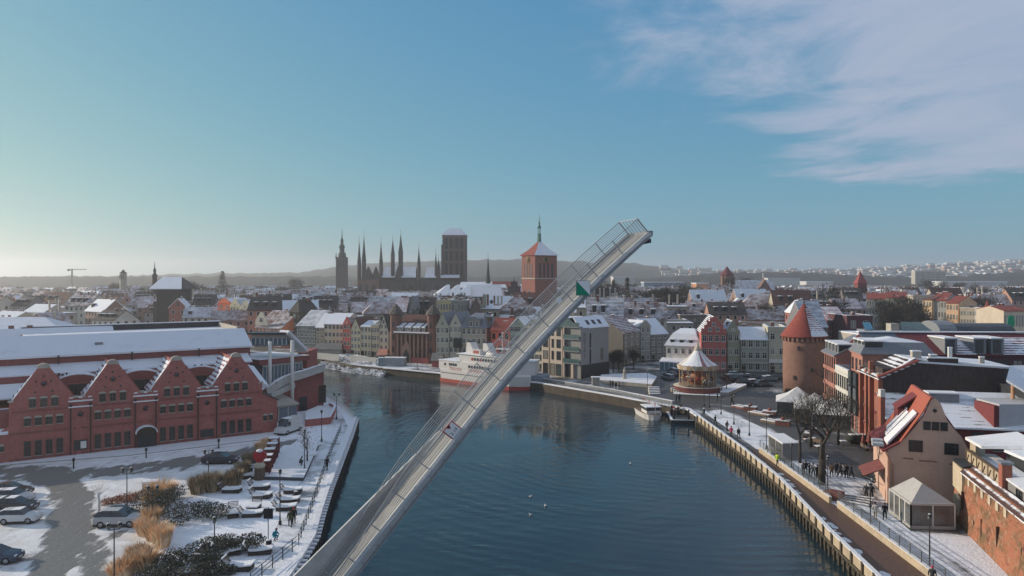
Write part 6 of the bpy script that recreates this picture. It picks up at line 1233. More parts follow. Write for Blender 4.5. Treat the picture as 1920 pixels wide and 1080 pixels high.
big('brown gabled house beside the olive flat building', 877, 904, 259, 592, 562, 'front', (.15, .13, .11), 'brown', cols=2, name='town_house', cat='house')
big('long pale house with pinkish white snow roof behind the red house', 905, 955, 268, 596, 575, 'side', (.3, .29, .26), 'snow', cols=7)
big('long house with blue white snow roof behind the green glass gables', 958, 1015, 270, 592, 577, 'side', (.12, .12, .12), 'snow', cols=7)
big('beige long hall with bright sunlit snow roof behind the cafe square', 1225, 1288, 262, 603, 592, 'flat', (.38, .33, .27), 'snow', cols=6)
big('brown ribbed block with a zigzag snowy parapet', 1275, 1330, 268, 594, 588, 'flat', (.15, .12, .1), 'snow', cols=9)
big('white flat roofed long building with small windows, above the gabled carousel houses', 1385, 1475, 262, 607, 600, 'flat', (.33, .25, .2), 'snow', cols=18, rows=3, dy=-6)
big('grey steep roofed tall house just behind the conical tower roof', 1508, 1552, 215, 612, 566, 'side', (.2, .19, .2), 'greysnow', cols=4)
big('dark maroon cubic house with a white flat roof right of the conical tower', 1588, 1636, 215, 596, 585, 'flat', (.11, .05, .055), 'snow', cols=2, rows=3)
big('red roofed maroon house by the conical tower', 1552, 1588, 225, 600, 577, 'side', (.2, .07, .07), 'redsnow', cols=3)
for (pl, pr, Y, e, a, c, l, rm) in ((1624, 1660, 330, 560, 550, (.45, .42, .36), 'white tenement front with attic, first of the sunlit tenements by the square tower', 'red'), (1660, 1700, 322, 558, 548, (.5, .4, .24), 'ochre tenement front, second of the sunlit row', 'red'), (1700, 1712, 318, 556, 548, (.45, .4, .33), 'pink tenement end, last of the sunlit row', 'brown'), (1730, 1747, 300, 562, 553, (.55, .4, .24), 'tall narrow peach tenement at the start of the right hand block', 'brown'), (1747, 1774, 297, 563, 550, (.33, .33, .31), 'wide grey tenement in the right hand block', 'red'), (1774, 1797, 290, 568, 556, (.55, .36, .22), 'orange tenement with arched windows in the right hand block', 'red'), (1800, 1828, 284, 580, 573, (.4, .34, .26), 'low beige corner tenement with a dark side', 'snow'), (1828, 1850, 278, 580, 574, (.55, .52, .48), 'pale white corner tenement with two rooftop domes', 'snow')):
    big(l, pl, pr, Y, e, a, 'side' if a < e-8 else 'flat', c, rm, cols=max(3, int((pr-pl)/5)), dy=-4)
t = tower('slim orange turret with a red pointed roof among the right hand tenements', 1851, 275, 5, 600, 577, 562, wall_mat('turretorange', (.5, .2, .12)), RT['red'], 'turret', n=6)
t = big('orange roofed low hall with a white upper wall at the far right', 1882, 1925, 236, 583, 575, 'side', (.5, .42, .32), 'red', 'hall', cat='hall', rows=2)
g = MB(); g.lathe([(.05, -2.0), (.9, -1.2), (1.1, .0), (.9, 1.3), (.05, 1.9)], 16, plain('green_banner', (.0, .3, .15), .5, .05)); t = thing('green_sign_disc', 'bright green rounded advertising sign on a pole at the right edge', 'sign', (X_(1896, 205), 205, Z_(603, 205))); o_ = obj('disc', g, t); o_.scale = (1, .15, 1); g = MB(); g.tube((0, 0, -16), (0, 0, -1.9), .12, n=6, m=M_WHITE); obj('pole', g, t)
for lab, pl, pr, Y, z0, z1, c in (('rounded steel and glass roof block above the maroon roof', 1762, 1795, 150, 624, 603, M_GREY), ('long dark barrel roof above the maroon roof at right', 1797, 1905, 152, 626, 608, plain('barrel_dark', (.05, .06, .07), .5, .2))):
    x0, x1 = X_(pl, Y), X_(pr, Y); t = thing('barrel_roofed_block', lab, 'building', (x0, Y, 0)); g = MB(); g.box(0, 0, 0, x1-x0, 8, Z_(z0, Y), M_GREY); obj('wall', g, t); g = MB(); n = 8; zb, zt_ = Z_(z0, Y), Z_(z1, Y)
    pts = [(4-4.2*cos(pi*i/n), zb+(zt_-zb)*sin(pi*i/n)) for i in range(n+1)]; vs = [(0, a, b) for a, b in pts]+[(x1-x0, a, b) for a, b in pts]; g.add(vs, [(i, i+1, n+2+i, n+1+i) for i in range(n)]+[tuple(range(n+1)), tuple(range(2*n+1, n, -1))], c); obj('roof', g, t)
TQ = plain('blue_panel', (.06, .22, .33), .4, .15)
for lab, pl, Y, lo, hi in (('bright blue slatted roof panel, left of two', 1623, 150, 617, 606), ('bright blue slatted roof panel, right of two', 1671, 148, 623, 610)):
    t = thing('blue_roof_panel', lab, 'roof panel', (X_(pl, Y), Y, 0)); w = 15/F*Y; z0, z1 = Z_(lo, Y), Z_(hi, Y)
    for i in range(4): g = MB(); g.slab([(i*w/4, 0, z0), ((i+.85)*w/4, 0, z0), ((i+.85)*w/4+.8, 3, z1), (i*w/4+.8, 3, z1)], .1, TQ); obj('slat', g, t)
    g = MB(); g.box(0, .5, 0, w, 4, z0-.2, M_GREY); obj('base', g, t)
t = thing('glass_roofed_block', 'low block with green glass and snow heaps behind the brick row', 'building', (X_(1610, 146), 146, 0)); g = MB(); g.box(0, 0, 0, 17, 9, Z_(628, 146), M_STONE); obj('wall', g, t); g = MB(); g.box(0, 0, Z_(628, 146), 17, 9, Z_(626, 146), SNOW); g.slab([(9, 1, Z_(626, 146)), (16, 1, Z_(626, 146)), (15, 5, Z_(604, 150)), (11, 5, Z_(604, 150))], .2, GG); g.box(7.5, 2, Z_(626, 146), 9.2, 4, Z_(608, 146), M_STONE); obj('roof', g, t)
for lab, x_, h0, h1 in (('leftmost of three pale slab tower blocks on the right hills', 1716, 1750, 0), ('middle and widest of three pale slab tower blocks', 1732, 1750, 0), ('rightmost of three pale slab tower blocks', 1760, 1760, 0)):
    w = 26 if 'middle' in lab else 14; Yb = 1400; t = thing('tower_block', lab, 'tower block', (X_(x_, Yb), Yb, 0)); zt = Z_(508, Yb); g = MB(); g.box(0, 0, 0, w, 14, zt, wall_mat('slab', (.42, .4, .34))); obj('wall', g, t)
    g = MB()
    for i in range(9):
        for j in range(int(w/2.6)): g.box(j*2.6+.5, -.2, 8+i*3.1, j*2.6+1.9, -.01, 9.5+i*3.1, M_GLASS)
    obj('windows', g, t, kind='stuff')
for lab, pl, pr, pt, pb, Yb in (('white horizontal office block, right middle distance', 1768, 1888, 529, 541, 800), ('pale low long block beside the square red tower', 1512, 1562, 529, 545, 900), ('white fabric roofed hall under the bridge tip', 1150, 1190, 520, 533, 800), ('orange lit box building in the distance', 1306, 1328, 532, 545, 700), ('blue grey long hall in the distance', 1208, 1280, 530, 540, 820), ('white long roof on the far plain, right', 1440, 1500, 522, 530, 1300), ('white far hospital block on the top of right hill', 1893, 1921, 487, 499, 2900), ('white far tower on the hill top', 1861, 1872, 490, 500, 2900)):
    z1, z0 = Z_(pt, Yb), max(0, Z_(pb, Yb)); t = thing('far_block', lab, 'block', (X_(pl, Yb), Yb, 0)); w = X_(pr, Yb)-X_(pl, Yb); g = MB(); g.box(0, 0, 0 if Yb < 2000 else z0-20, w, 20, z1, wall_mat('fb%d' % pl, (.5, .25, .15) if 'orange' in lab else (.2, .26, .32) if 'blue' in lab else (.5, .5, .48))); obj('wall', g, t); g = MB(); g.box(-.5, -.5, z1, w+.5, 20.5, z1+.8, SNOWR); obj('roof', g, t)
# ================================================================ HILLS
sk = [(-200, 519), (0, 519), (120, 518), (200, 518), (330, 515), (420, 513), (560, 512), (640, 500), (700, 494), (760, 492), (900, 488), (960, 487), (1050, 490), (1180, 494), (1230, 500), (1300, 507), (1400, 510), (1600, 509), (1680, 503), (1750, 499), (1800, 496), (1920, 493), (2300, 490)]
def skl(px):
    for (a, b), (c, d) in zip(sk, sk[1:]):
        if a <= px <= c: return b+(d-b)*(px-a)/(c-a)
    return 519
from mathutils import noise as mnoise
HM = NT('wooded_hill'); hn = HM.noise(.02, 6, .7); hn2 = HM.noise(.004, 4, .6, stretch=(1, 1, 6)); HM.fin(HM.mix(HM.rng(hn2, .66, .74, 0, .5), HM.mix(HM.rng(hn, .35, .65), (.02, .021, .02), (.045, .043, .04)), (.3, .31, .33)), .95, .1)
def hill(name, Y0, Y1, sky_f, rough, n=420, m=14):
    g = MB(); vs = []
    for j in range(m+1):
        f = j/m; Yh = Y0+(Y1-Y0)*f
        for i in range(n+1):
            px = -300+2600*i/n; zt = CZ+(VY-sky_f(px))/F*Y1; e = f*f*(3-2*f)
            nz = mnoise.noise(Vector((px*.05, j*.7, 3)))*rough+mnoise.noise(Vector((px*.3, j*2.1, 9)))*rough*.5
            vs.append((X_(px, Yh), Yh, max(-.5, zt*e+nz*e*min(1, zt/30))))
    g.add(vs, [(j*(n+1)+i, j*(n+1)+i+1, (j+1)*(n+1)+i+1, (j+1)*(n+1)+i) for j in range(m) for i in range(n)], HM.m, True); struct(name, g)
hill('hills', 1500, 3300, skl, 9)
hill('low_wooded_ridge', 1150, 1700, lambda px: 519 if px < 1000 else max(505, 522-(px-1000)*.012-6*sin(px*.01)), 6)
# far houses scattered on the hill slopes
g = MB(); rh_ = random.Random(8)
for i in range(420):
    px = rh_.choice([rh_.uniform(1500, 1960), rh_.uniform(1230, 1960)]); Yh = rh_.uniform(1900, 3100); f = (Yh-1500)/1800; z = (CZ+(VY-skl(px))/F*3300)*f*f*(3-2*f); w = rh_.uniform(12, 40); h_ = rh_.uniform(5, 14)
    g.box(X_(px, Yh), Yh, z-8, X_(px, Yh)+w, Yh+12, z+h_, TW[rh_.randrange(9)]); g.box(X_(px, Yh)-1, Yh-1, z+h_, X_(px, Yh)+w+1, Yh+13, z+h_+2.5, SNOWR)
obj('hillside_houses', g, kind='stuff')
# ================================================================ SHIP, BOATS, CAROUSEL, SQUARE
HW = plain('ship_white', (.62, .6, .57), .6, .08); HR = plain('ship_red', (.36, .06, .045), .6, .12); HGR = plain('ship_grey', (.3, .31, .32), .6, .15)
zA, zB = -1.8, -1.8; A = P(816, 713, -1.8); B = P(975, 735, -1.8); sf = Face(A, B); SLn = sf.L
sh = thing('passenger_ship', 'white museum ship with red lower hull moored at the far quay behind the bridge leaf', 'ship', (A[0], A[1], -1.8), sf.rz)
def hull(mb, L, wd, z0, z1, m, flare=0, bow=.85):
    n = 16; a, b = [], []
    for i in range(n+1):
        f = i/n; k = min(1, (f/.07+.35) if f < .05 else 1)*(1 if f < bow else max(.02, 1-((f-bow)/(1-bow))**1.7)); a.append((f*L, k*wd/2))
    pts = [(x, -y) for x, y in a]+[(x, y) for x, y in reversed(a)]
    lo = [(x+flare*(x-L/2)*-.02, y+wd/2, z0) for x, y in pts]; hi = [(x, y+wd/2, z1) for x, y in pts]; return mb.hull(lo, hi, m)
g = MB(); hull(g, SLn, 7, -.6, .85, HR); obj('lower_hull', g, sh)
g = MB(); hull(g, SLn+.3, 7.2, .85, 3.2, HW, 1); g.box(.4, -.14, 2.35, SLn*.8, -.101, 2.45, M_DARK); obj('hull', g, sh)
g = MB(); g.box(1.2, .2, 3.2, 25, 6.8, 5.4, HW); obj('main_deck_house', g, sh)
g = MB(); g.box(8.2, .7, 5.4, 24, 6.3, 7.4, HW); g.box(7.6, .4, 7.4, 24.5, 6.6, 7.55, SNOW); g.box(1.0, .1, 5.4, 8.2, 6.9, 5.52, SNOW); obj('upper_deck_house', g, sh)
for k in range(4): q = MB(); q.box(5.0+k*.75, .12, 4.3, 5.5+k*.75, .199, 4.9, M_DARK); obj('porthole', q, sh)
for k in range(9): q = MB(); q.box(12+k*.95, .12, 4.2, 12.6+k*.95, .199, 4.85, M_DARK); obj('porthole', q, sh)
for k in range(10): q = MB(); q.box(12.6+k*.95, .62, 6.1, 13.2+k*.95, .699, 6.75, M_SIGNR if k in (0, 3) else M_DARK); obj('porthole', q, sh)
q = MB(); q.box(3.2, .12, 4.2, 3.8, .199, 4.8, M_DARK); obj('porthole', q, sh)
for x, h_ in ((9.2, 3.0), (15.0, 3.1)):
    g = MB(); g.prof([(x, 7.5), (x+3.6, 7.5), (x+2.6, 8.3), (x+1.3, 7.5+h_), (x+.2, 7.5+h_)], 2.2, 4.4, HW); g.box(x+.1, 2.1, 7.4+h_, x+1.4, 4.5, 7.6+h_, M_DARK); obj('funnel', g, sh)
g = MB(); g.box(12.8, .8, 7.55, 15.5, 1.6, 8.9, HW); g.box(13.2, .74, 7.9, 15.0, .799, 8.6, plain('faded_red', (.45, .12, .1))); obj('life_raft_box', g, sh)
g = MB(); g.tube((17.5, 1.3, 7.9), (21, 1.3, 7.9), .55, .3, 8, HW); obj('lifeboat', g, sh)
g = MB(); g.tube((20.5, 3.5, 7.5), (20.5, 3.5, 13.5), .12, n=6, m=HW); g.beam((19, 3.5, 11.5), (22, 3.5, 11.5), .1, .1, HW); g.tube((22.5, 3.5, 7.5), (22.5, 3.5, 11.5), .1, n=6, m=HW); g.box(19.3, 2.2, 9.2, 23.5, 4.8, 9.4, HW); obj('mast', g, sh)
for x in (1.5, 4.5, 7.8): q = MB(); q.tube((x, .3, 5.4), (x, .3, 6.3), .04, n=4, m=HW); obj('rail_post', q, sh)
for s_, x in (('ŻEGLUGA', 7.3), ('GDAŃSKA', 14.2)):
    o_ = obj('lettering', text_mesh(s_, 1.05, plain('faded_red_letter', (.5, .2, .16))), sh); o_.rotation_euler = (R(90), 0, 0); o_.location = (x, .17, 3.55)
A2 = P(1012, 730, -1.8); t = thing('moored_barge', 'grey blue moored vessel with a dark red waterline right of the white ship', 'ship', (X_(975, 178), 178, -1.8), -.3)
g = MB(); hull(g, 6.5, 5, -.5, 1.0, plain('dark_red_hull', (.12, .03, .03))); obj('lower_hull', g, t); g = MB(); hull(g, 6.8, 5.2, 1.0, 3.0, plain('bluegrey_hull', (.22, .26, .3))); g.box(.3, .4, 3.0, 3.6, 4.6, 6.3, HW); g.box(.2, .2, 6.3, 3.8, 4.8, 6.45, SNOW); obj('hull', g, t)
# landing stage and small boat
t = thing('landing_stage', 'floating landing stage with snowy edges, posts and a sloping gangway beside the right quay corner', 'pontoon', (*P(1258, 791, -1.4), -1.8), -.12)
g = MB(); g.box(0, 0, 0, 6.6, 9, .7, M_DARK); g.box(0, 0, .7, 6.6, .3, .8, SNOW); g.box(0, .3, .7, .4, 9, .8, SNOW); g.box(.4, .3, .7, 6.6, 9, .74, G_SQUARE); obj('deck', g, t)
for x, y in ((.6, .5), (3.2, .4), (.5, 4.5), (6.2, 2)): g = MB(); g.tube((x, y, .5), (x, y, 2.6), .17, n=8, m=M_BLACK); g.tube((x, y, 2.6), (x, y, 2.7), .2, n=8, m=SNOW); obj('mooring_post', g, t)
g = MB(); g.slab([(4.4, 1.2, 1.2), (7.4, 2.6, 1.9), (6.8, 5.4, 1.9), (3.6, 6.5, 1.3)], .1, plain('gangway', (.16, .19, .23))); obj('gangway', g, t)
t = thing('tour_boat', 'small white tour boat with a glazed cabin and flags beside the landing stage', 'boat', (*P(1230, 789, -1.8), -1.8), R(98)); t.scale = (.8, 1.05, .9)
g = MB(); n = 12; a = [(x, w) for x, w in ((0, .5), (.8, 1.25), (2.5, 1.7), (6, 1.8), (9.5, 1.7), (10, 1.6))]; pts = [(x, -w) for x, w in a]+[(x, w) for x, w in reversed(a)]; g.hull([(x*.97+.3, y*.8, -.2) for x, y in pts], [(x, y, 1.15) for x, y in pts], HW); g.hull([(x+.1, y*.93, 1.16) for x, y in pts], [(x+.1, y*.93, 1.2) for x, y in pts], M_WOOD); obj('hull', g, t)
g = MB(); g.box(1.6, -1.3, 1.2, 5.6, 1.3, 1.8, HW); g.box(1.6, -1.28, 1.8, 5.6, 1.28, 2.5, M_GLASS2); g.box(1.4, -1.45, 2.5, 5.8, 1.45, 2.65, SNOW); obj('cabin', g, t)
for x in (.5, 2.4, 4.4, 6.6, 9.4): g = MB(); g.tube((x, 0, 1.2), (x, 0, 3.9-.1*x), .05, n=5, m=HW); obj('pole', g, t)
for i in range(7): g = MB(); x = .6+i*1.3; g.prof([(x, 3.5), (x+.55, 3.5), (x+.3, 2.9)], -.02, .02, (M_SIGNR, HW, M_STONE)[i % 3]); obj('pennant', g, t)
# carousel
cX, cY = P(1308, 738); r0 = 4.2; cY += r0*.6; cX = X_(1308, cY)
t = thing('carousel', 'round fairground carousel with a striped snowy tent roof on a brick base in the square', 'carousel', (cX, cY, 0))
g = MB(); g.lathe([(r0+.9, 0), (r0+.9, 1.25), (r0+1.0, 1.3), (r0+1.0, 1.42)], 32, brick('carousel_base', (.24, .09, .075))); g.lathe([(r0+1.02, 1.42), (r0+1.0, 1.47)], 32, M_STONE); g.lathe([(r0*.95, 1.47), (r0*.95, 1.75)], 32, M_WOOD); obj('base', g, t)
ze = 5.7; GOLD = plain('faded_gold', (.42, .3, .19), .6, .3, 3); CRW = plain('carousel_cream', (.5, .43, .33), .7, .1)
stripe = [SNOW, SNOW, plain('stripe_mauve', (.35, .17, .16)), SNOW, plain('stripe_cream', (.55, .48, .42)), SNOW, plain('stripe_brown', (.2, .12, .11)), SNOW]
n = 24
prf = [(r0*.98, ze+.25), (r0*.62, ze+1.25), (r0*.32, ze+2.5), (r0*.16, ze+3.4)]
for i in range(n):
    a0, a1 = 2*pi*i/n, 2*pi*(i+1)/n; m = stripe[i % 8] if 1.05*pi < (a0+a1)/2 < 1.95*pi and 1.3*pi < (a0+a1)/2 < 1.75*pi else (SNOW if i % 4 else CRW)
    g = MB()
    for (ra, za), (rb, zb) in zip(prf, prf[1:]): g.add([(ra*cos(a0), ra*sin(a0), za), (ra*cos(a1), ra*sin(a1), za), (rb*cos(a1), rb*sin(a1), zb), (rb*cos(a0), rb*sin(a0), zb)], [(0, 1, 2, 3)], m)
    obj('roof_panel', g, t)
g = MB(); g.lathe([(r0*.18, ze+3.35), (r0*.2, ze+3.6), (r0*.1, ze+4.2), (.08, ze+5.4)], 12, CRW); g.blob((0, 0, ze+5.5), .16, GOLD); obj('roof_peak', g, t)
for i in range(n):
    a0, a1 = 2*pi*i/n, 2*pi*(i+1)/n; ra = r0*1.02; g = MB(); am = (a0+a1)/2
    g.add([(ra*cos(a0), ra*sin(a0), ze-.55), (ra*cos(am), ra*sin(am), ze-.75), (ra*cos(a1), ra*sin(a1), ze-.55), (ra*1.05*cos(a1), ra*1.05*sin(a1), ze+.2), (ra*1.05*cos(am), ra*1.05*sin(am), ze+.42), (ra*1.05*cos(a0), ra*1.05*sin(a0), ze+.2)], [(0, 1, 2, 3, 4, 5)], GOLD if i % 2 else CRW); obj('rounding_board', g, t)
for i in range(16): a = 2*pi*i/16; g = MB(); g.tube((r0*.93*cos(a), r0*.93*sin(a), 1.7), (r0*.93*cos(a), r0*.93*sin(a), ze-.3), .07, n=6, m=GOLD); obj('pole', g, t)
g = MB(); g.lathe([(1.7, 1.75), (1.7, 3.4), (1.3, 3.6), (1.8, ze)], 12, plain('centre_drum', (.35, .13, .07), .5, .4, 1.5)); obj('centre_drum', g, t)
hc = [plain('horse_'+n_, c) for n_, c in (('white', (.5, .48, .43)), ('brown', (.16, .08, .05)), ('red', (.4, .07, .06)), ('gold', (.4, .25, .1)))]
def horse_mesh(m):
    g = MB(); g.tube((-.6, 0, .9), (.55, 0, .95), .26, .24, 8, m); g.tube((.45, 0, 1.0), (.8, 0, 1.55), .17, .11, 7, m); g.tube((.74, 0, 1.52), (1.12, 0, 1.4), .12, .07, 7, m); g.tube((-.6, 0, 1.05), (-.85, 0, .6), .06, .03, 5, m)
    for x, d in ((-.5, -.2), (-.42, .05), (.42, .25), (.5, .1)):
        for s_ in (-1,): g.tube((x, (.12 if d > 0 else -.12), .85), (x+d, (.12 if d > 0 else -.12), .2), .07, .045, 5, m)
    g.tube((0, 0, .2), (0, 0, 3.2), .03, n=5, m=GOLD); g.cbox(0, 0, 1.12, .4, .45, .1, M_SIGNR); return g.mesh('horse')
hm = [horse_mesh(m) for m in hc]
for i in range(14): a = 2*pi*i/14; rr_ = r0*(.78 if i % 2 else .58); obj('horse', hm[i % 4], t, (rr_*cos(a), rr_*sin(a), 1.9+.25*(i % 3)), a+pi/2)
# snowy garden terraces round the carousel
t = thing('terrace_steps', 'low stone terrace walls with snowy steps left of the carousel', 'steps', P(1232, 740)+(0,), .1)
for i in range(5): g = MB(); g.box(-1.6+.3*i, i*1.2, 0, .8+.3*i, i*1.2+1.1, .15+.17*i, M_CONC); g.box(-1.6+.3*i, i*1.2, .15+.17*i, .8+.3*i, i*1.2+.7, .21+.17*i, SNOW); obj('step', g, t)
for i in range(5): g = MB(); g.box(5.0-.2*i, i*1.0-1, 0, 7.2-.2*i, i*1.0-.1, .12+.17*i, M_CONC); g.box(5.0-.2*i, i*1.0-1, .12+.17*i, 7.2-.2*i, i*1.0-.4, .18+.17*i, SNOW); obj('step', g, t)
t = thing('snowy_terrace', 'walled snow covered lawn with a stone gatepost before the hotel block', 'terrace'); tp = [P(1118, 718), P(1128, 708), P(1215, 705), P(1232, 712), P(1222, 727)]
g = MB(); g.prism(ring_ccw(tp), 0, .8, M_STONE, SNOW); c = P(1117, 722); g.cbox(c[0], c[1], 0, 1.7, 1.2, 1.8, M_STONE); g.cbox(c[0], c[1], 1.8, 2.0, 1.5, .15, SNOW); obj('retaining_wall', g, t)
t = thing('garden_urn_statue', 'pale small stone statue on the snowy lawn in front of the hotel', 'statue', P(1171, 716)+(.8,)); g = MB(); g.lathe([(.55, 0), (.5, .2), (.35, .3), (.35, 1.0), (.5, 1.1), (.5, 1.25)], 10, M_STONE); g.lathe([(.2, 1.25), (.35, 1.6), (.3, 2.1), (.15, 2.35), (.17, 2.6), (.05, 2.75)], 10, M_STONE); obj('figure', g, t)
t = thing('quay_terrace', 'long snowy stone seat edge in front of the carousel base', 'terrace'); 
g = MB(); tp = [P(1262, 741), P(1350, 745), P(1352, 740), P(1266, 735)]; g.prism(ring_ccw(tp), 0, .3, M_CONC, SNOW); tp = [P(1122, 731), P(1222, 738), P(1224, 733), P(1126, 726)]; obj('seat_edge', g, t)
t = thing('snowy_planter', 'curved stone planter with snow and a reddish tree right of the carousel', 'planter'); g = MB(); tp = [P(1350, 742), P(1366, 742), P(1400, 727), P(1392, 720), P(1362, 728), P(1350, 733)]; g.prism(ring_ccw(tp), 0, .7, M_STONE, SNOW); obj('stone_edge', g, t)
for i, (lab, px, py) in enumerate((('brick planter box with snowy rim, furthest back of the square', 1407, 770), ('brick planter box with an orange flower tub near the tents', 1443, 779), ('brick planter box beside the second slatted platform', 1468, 797))):
    x, y = P(px, py); t = thing('brick_planter', lab, 'planter', (x, y, 0), -.5, 'brick planters on the square'); g = MB(); g.cbox(0, 0, 0, 2.3, 1.5, .8, brick('planter_brick', (.24, .1, .08))); g.cbox(0, 0, .8, 2.4, 1.6, .08, SNOW); obj('box', g, t); g = MB(); g.blob((0, 0, 1.05), .4, plain('dry_plant', (.25, .09, .06)), 7, 4); obj('plant', g, t)
for i, (lab, px, py) in enumerate((('snowy slatted wooden platform beside the middle planter', 1427, 778), ('snowy slatted wooden platform left of the kiosk', 1452, 793), ('long red edged bench near the far planter', 1395, 766))):
    x, y = P(px, py); t = thing('slatted_platform', lab, 'bench', (x, y, 0), -.95)
    for k in range(5): g = MB(); g.box(-2.2, -.9+k*.4, .35, 2.2, -.62+k*.4, .45, SNOW if k != 2 else M_WOOD); obj('slat', g, t)
    g = MB(); g.box(-2.2, -.95, 0, 2.2, 1.05, .34, M_WOOD if i < 2 else brick('planter_brick', (.24, .1, .08))); obj('frame', g, t)
# pagoda tents by the tower and kiosk
TW_ = plain('tent_white', (.6, .59, .57), .75, .08)
for lab, px, py, w in (('white pagoda tent peak nearest the round tower', 1495, 772, 7.5), ('middle white pagoda tent by the round tower', 1528, 786, 7.0), ('right hand white pagoda tent against the brick row', 1562, 797, 7.0)):
    x, y = P(px, py); t = thing('pagoda_tent', lab, 'tent', (x, y, 0), -.35, 'pagoda tents by the tower'); g = MB()
    h = w/2; cs_ = [(-h, -h, 2.3), (h, -h, 2.3), (h, h, 2.3), (-h, h, 2.3)]; md = [(c[0]*.45, c[1]*.45, 3.3) for c in cs_]
    for i in range(4): j = (i+1) % 4; q = MB(); q.slab([cs_[i], cs_[j], md[j], md[i]], .05, TW_); q.add([md[i], md[j], (0, 0, 4.7)], [(0, 1, 2)], TW_); obj('roof_sheet', q, t)
    for c in cs_: q = MB(); q.tube((c[0]*.97, c[1]*.97, 0), (c[0]*.97, c[1]*.97, 2.3), .06, n=6, m=M_GREY); obj('pole', q, t)
    for yy in (-h*.96, h*.93): q = MB(); q.box(-h*.95, yy, .1, h*.95, yy+.03*h, 2.2, M_CLEAR); obj('side_sheet', q, t)
k0 = P(1467, 864); kl, kr = P(1441, 845), P(1497, 863); t = thing('kiosk', 'grey box kiosk with a snow covered flat roof behind the walkway fence', 'kiosk'); k3 = (kl[0]+kr[0]-k0[0], kl[1]+kr[1]-k0[1])
g = MB(); g.prism(ring_ccw([k0, kr, k3, kl]), 0, 2.3, plain('kiosk_grey', (.22, .22, .21), .6, .15)); obj('wall', g, t); g = MB(); c = Vector(((kl[0]+kr[0])/2, (kl[1]+kr[1])/2)); g.prism(ring_ccw([tuple(c+(Vector(q)-c)*1.04) for q in (k0, kr, k3, kl)]), 2.3, 2.45, SNOW); obj('roof', g, t)
for i in range(2): g = MB(); a_ = Vector(kl).lerp(Vector(k0), .08+.48*i); b_ = Vector(kl).lerp(Vector(k0), .46+.48*i); g.beam((a_.x-.05, a_.y-.03, 1.15), (b_.x-.05, b_.y-.03, 1.15), .06, 2.0, M_CLEAR); obj('glass_panel', g, t)
rt = random.Random(4); GL = []
for i in range(16):
    px = rt.uniform(1490, 1640); py = rt.uniform(808, 850); x, y = P(px, py)
    if x > RP(1600)[0]-2: continue
    kd = i % 3
    if kd == 0: g = MB(); g.cbox(0, 0, .7, .9, .9, .05, M_WOOD); g.tube((0, 0, 0), (0, 0, .7), .05, n=6, m=M_DARK); g.cbox(0, 0, .75, .85, .85, .08, SNOW); lab, nm, ct = 'small cafe table under snow in the restaurant garden', 'cafe_table', 'table'
    elif kd == 1: g = MB(); g.box(-.9, -.3, .35, .9, .3, .42, M_WOOD); g.box(-.9, .25, .4, .9, .32, .9, M_WOOD); g.box(-.85, -.28, .42, .85, .2, .5, SNOW); [g.box(q-.04, -.25, 0, q+.04, .25, .35, M_DARK) for q in (-.7, .7)]; lab, nm, ct = 'snowy wooden bench in the restaurant garden', 'garden_bench', 'bench'
    else: g = MB(); g.tube((0, 0, 0), (0, 0, 2.6), .04, n=6, m=M_GREY); g.lathe([(.3, 1.1), (.14, 2.0), (.05, 2.6)], 8, plain('parasol_cloth', (.3, .1, .08))); lab, nm, ct = 'folded red parasol in the restaurant garden', 'folded_parasol', 'parasol'
    GL.append((px, py, nm, lab, ct, x, y, rt.uniform(0, 3), g.mesh(nm)))
OR_ = ('leftmost', 'second from the left', 'third from the left', 'fourth from the left', 'fifth from the left', 'sixth', 'seventh')
for ct in ('table', 'bench', 'parasol'):
    for i, q in enumerate(sorted(a for a in GL if a[4] == ct)): thing(q[2], OR_[i]+' '+q[3], q[4], (q[5], q[6], 0), q[7], 'restaurant garden '+ct+'s', data=q[8])
for i in range(3): x, y = P(1598+i*9, 832); g = MB(); g.lathe([(.3, 0), (.35, .3), (.9, .35), (.95, 1.0), (.6, 1.35)], 8, plain('clipped_green', (.03, .04, .03), .9, .4, 4)); g.cbox(0, 0, 1.33, .9, .9, .12, SNOW); thing('potted_shrub', ('leftmost', 'middle', 'rightmost')[i]+' of three snow capped dark shrubs by the orange brick house', 'shrub', (x, y, 0), data=g.mesh('potted_shrub'))
for i, (lab, px, py) in enumerate((('leaning rack of snow dusted timber near the walkway stairs', 1592, 938),)):
    x, y = P(px, py); t = thing('timber_stack', lab, 'timber stack', (x, y, 0), -.75)
    for k in range(7): g = MB(); g.beam((-2.2, k*.35-1, .12), (2.4, k*.3-1, .2+.06*k), .22, .12, M_WOOD if k % 2 else SNOW); obj('beam', g, t)
    g = MB(); g.box(-2.4, -1.4, .0, -.6, .4, .8, brick('planter_brick', (.24, .1, .08))); obj('crate', g, t)
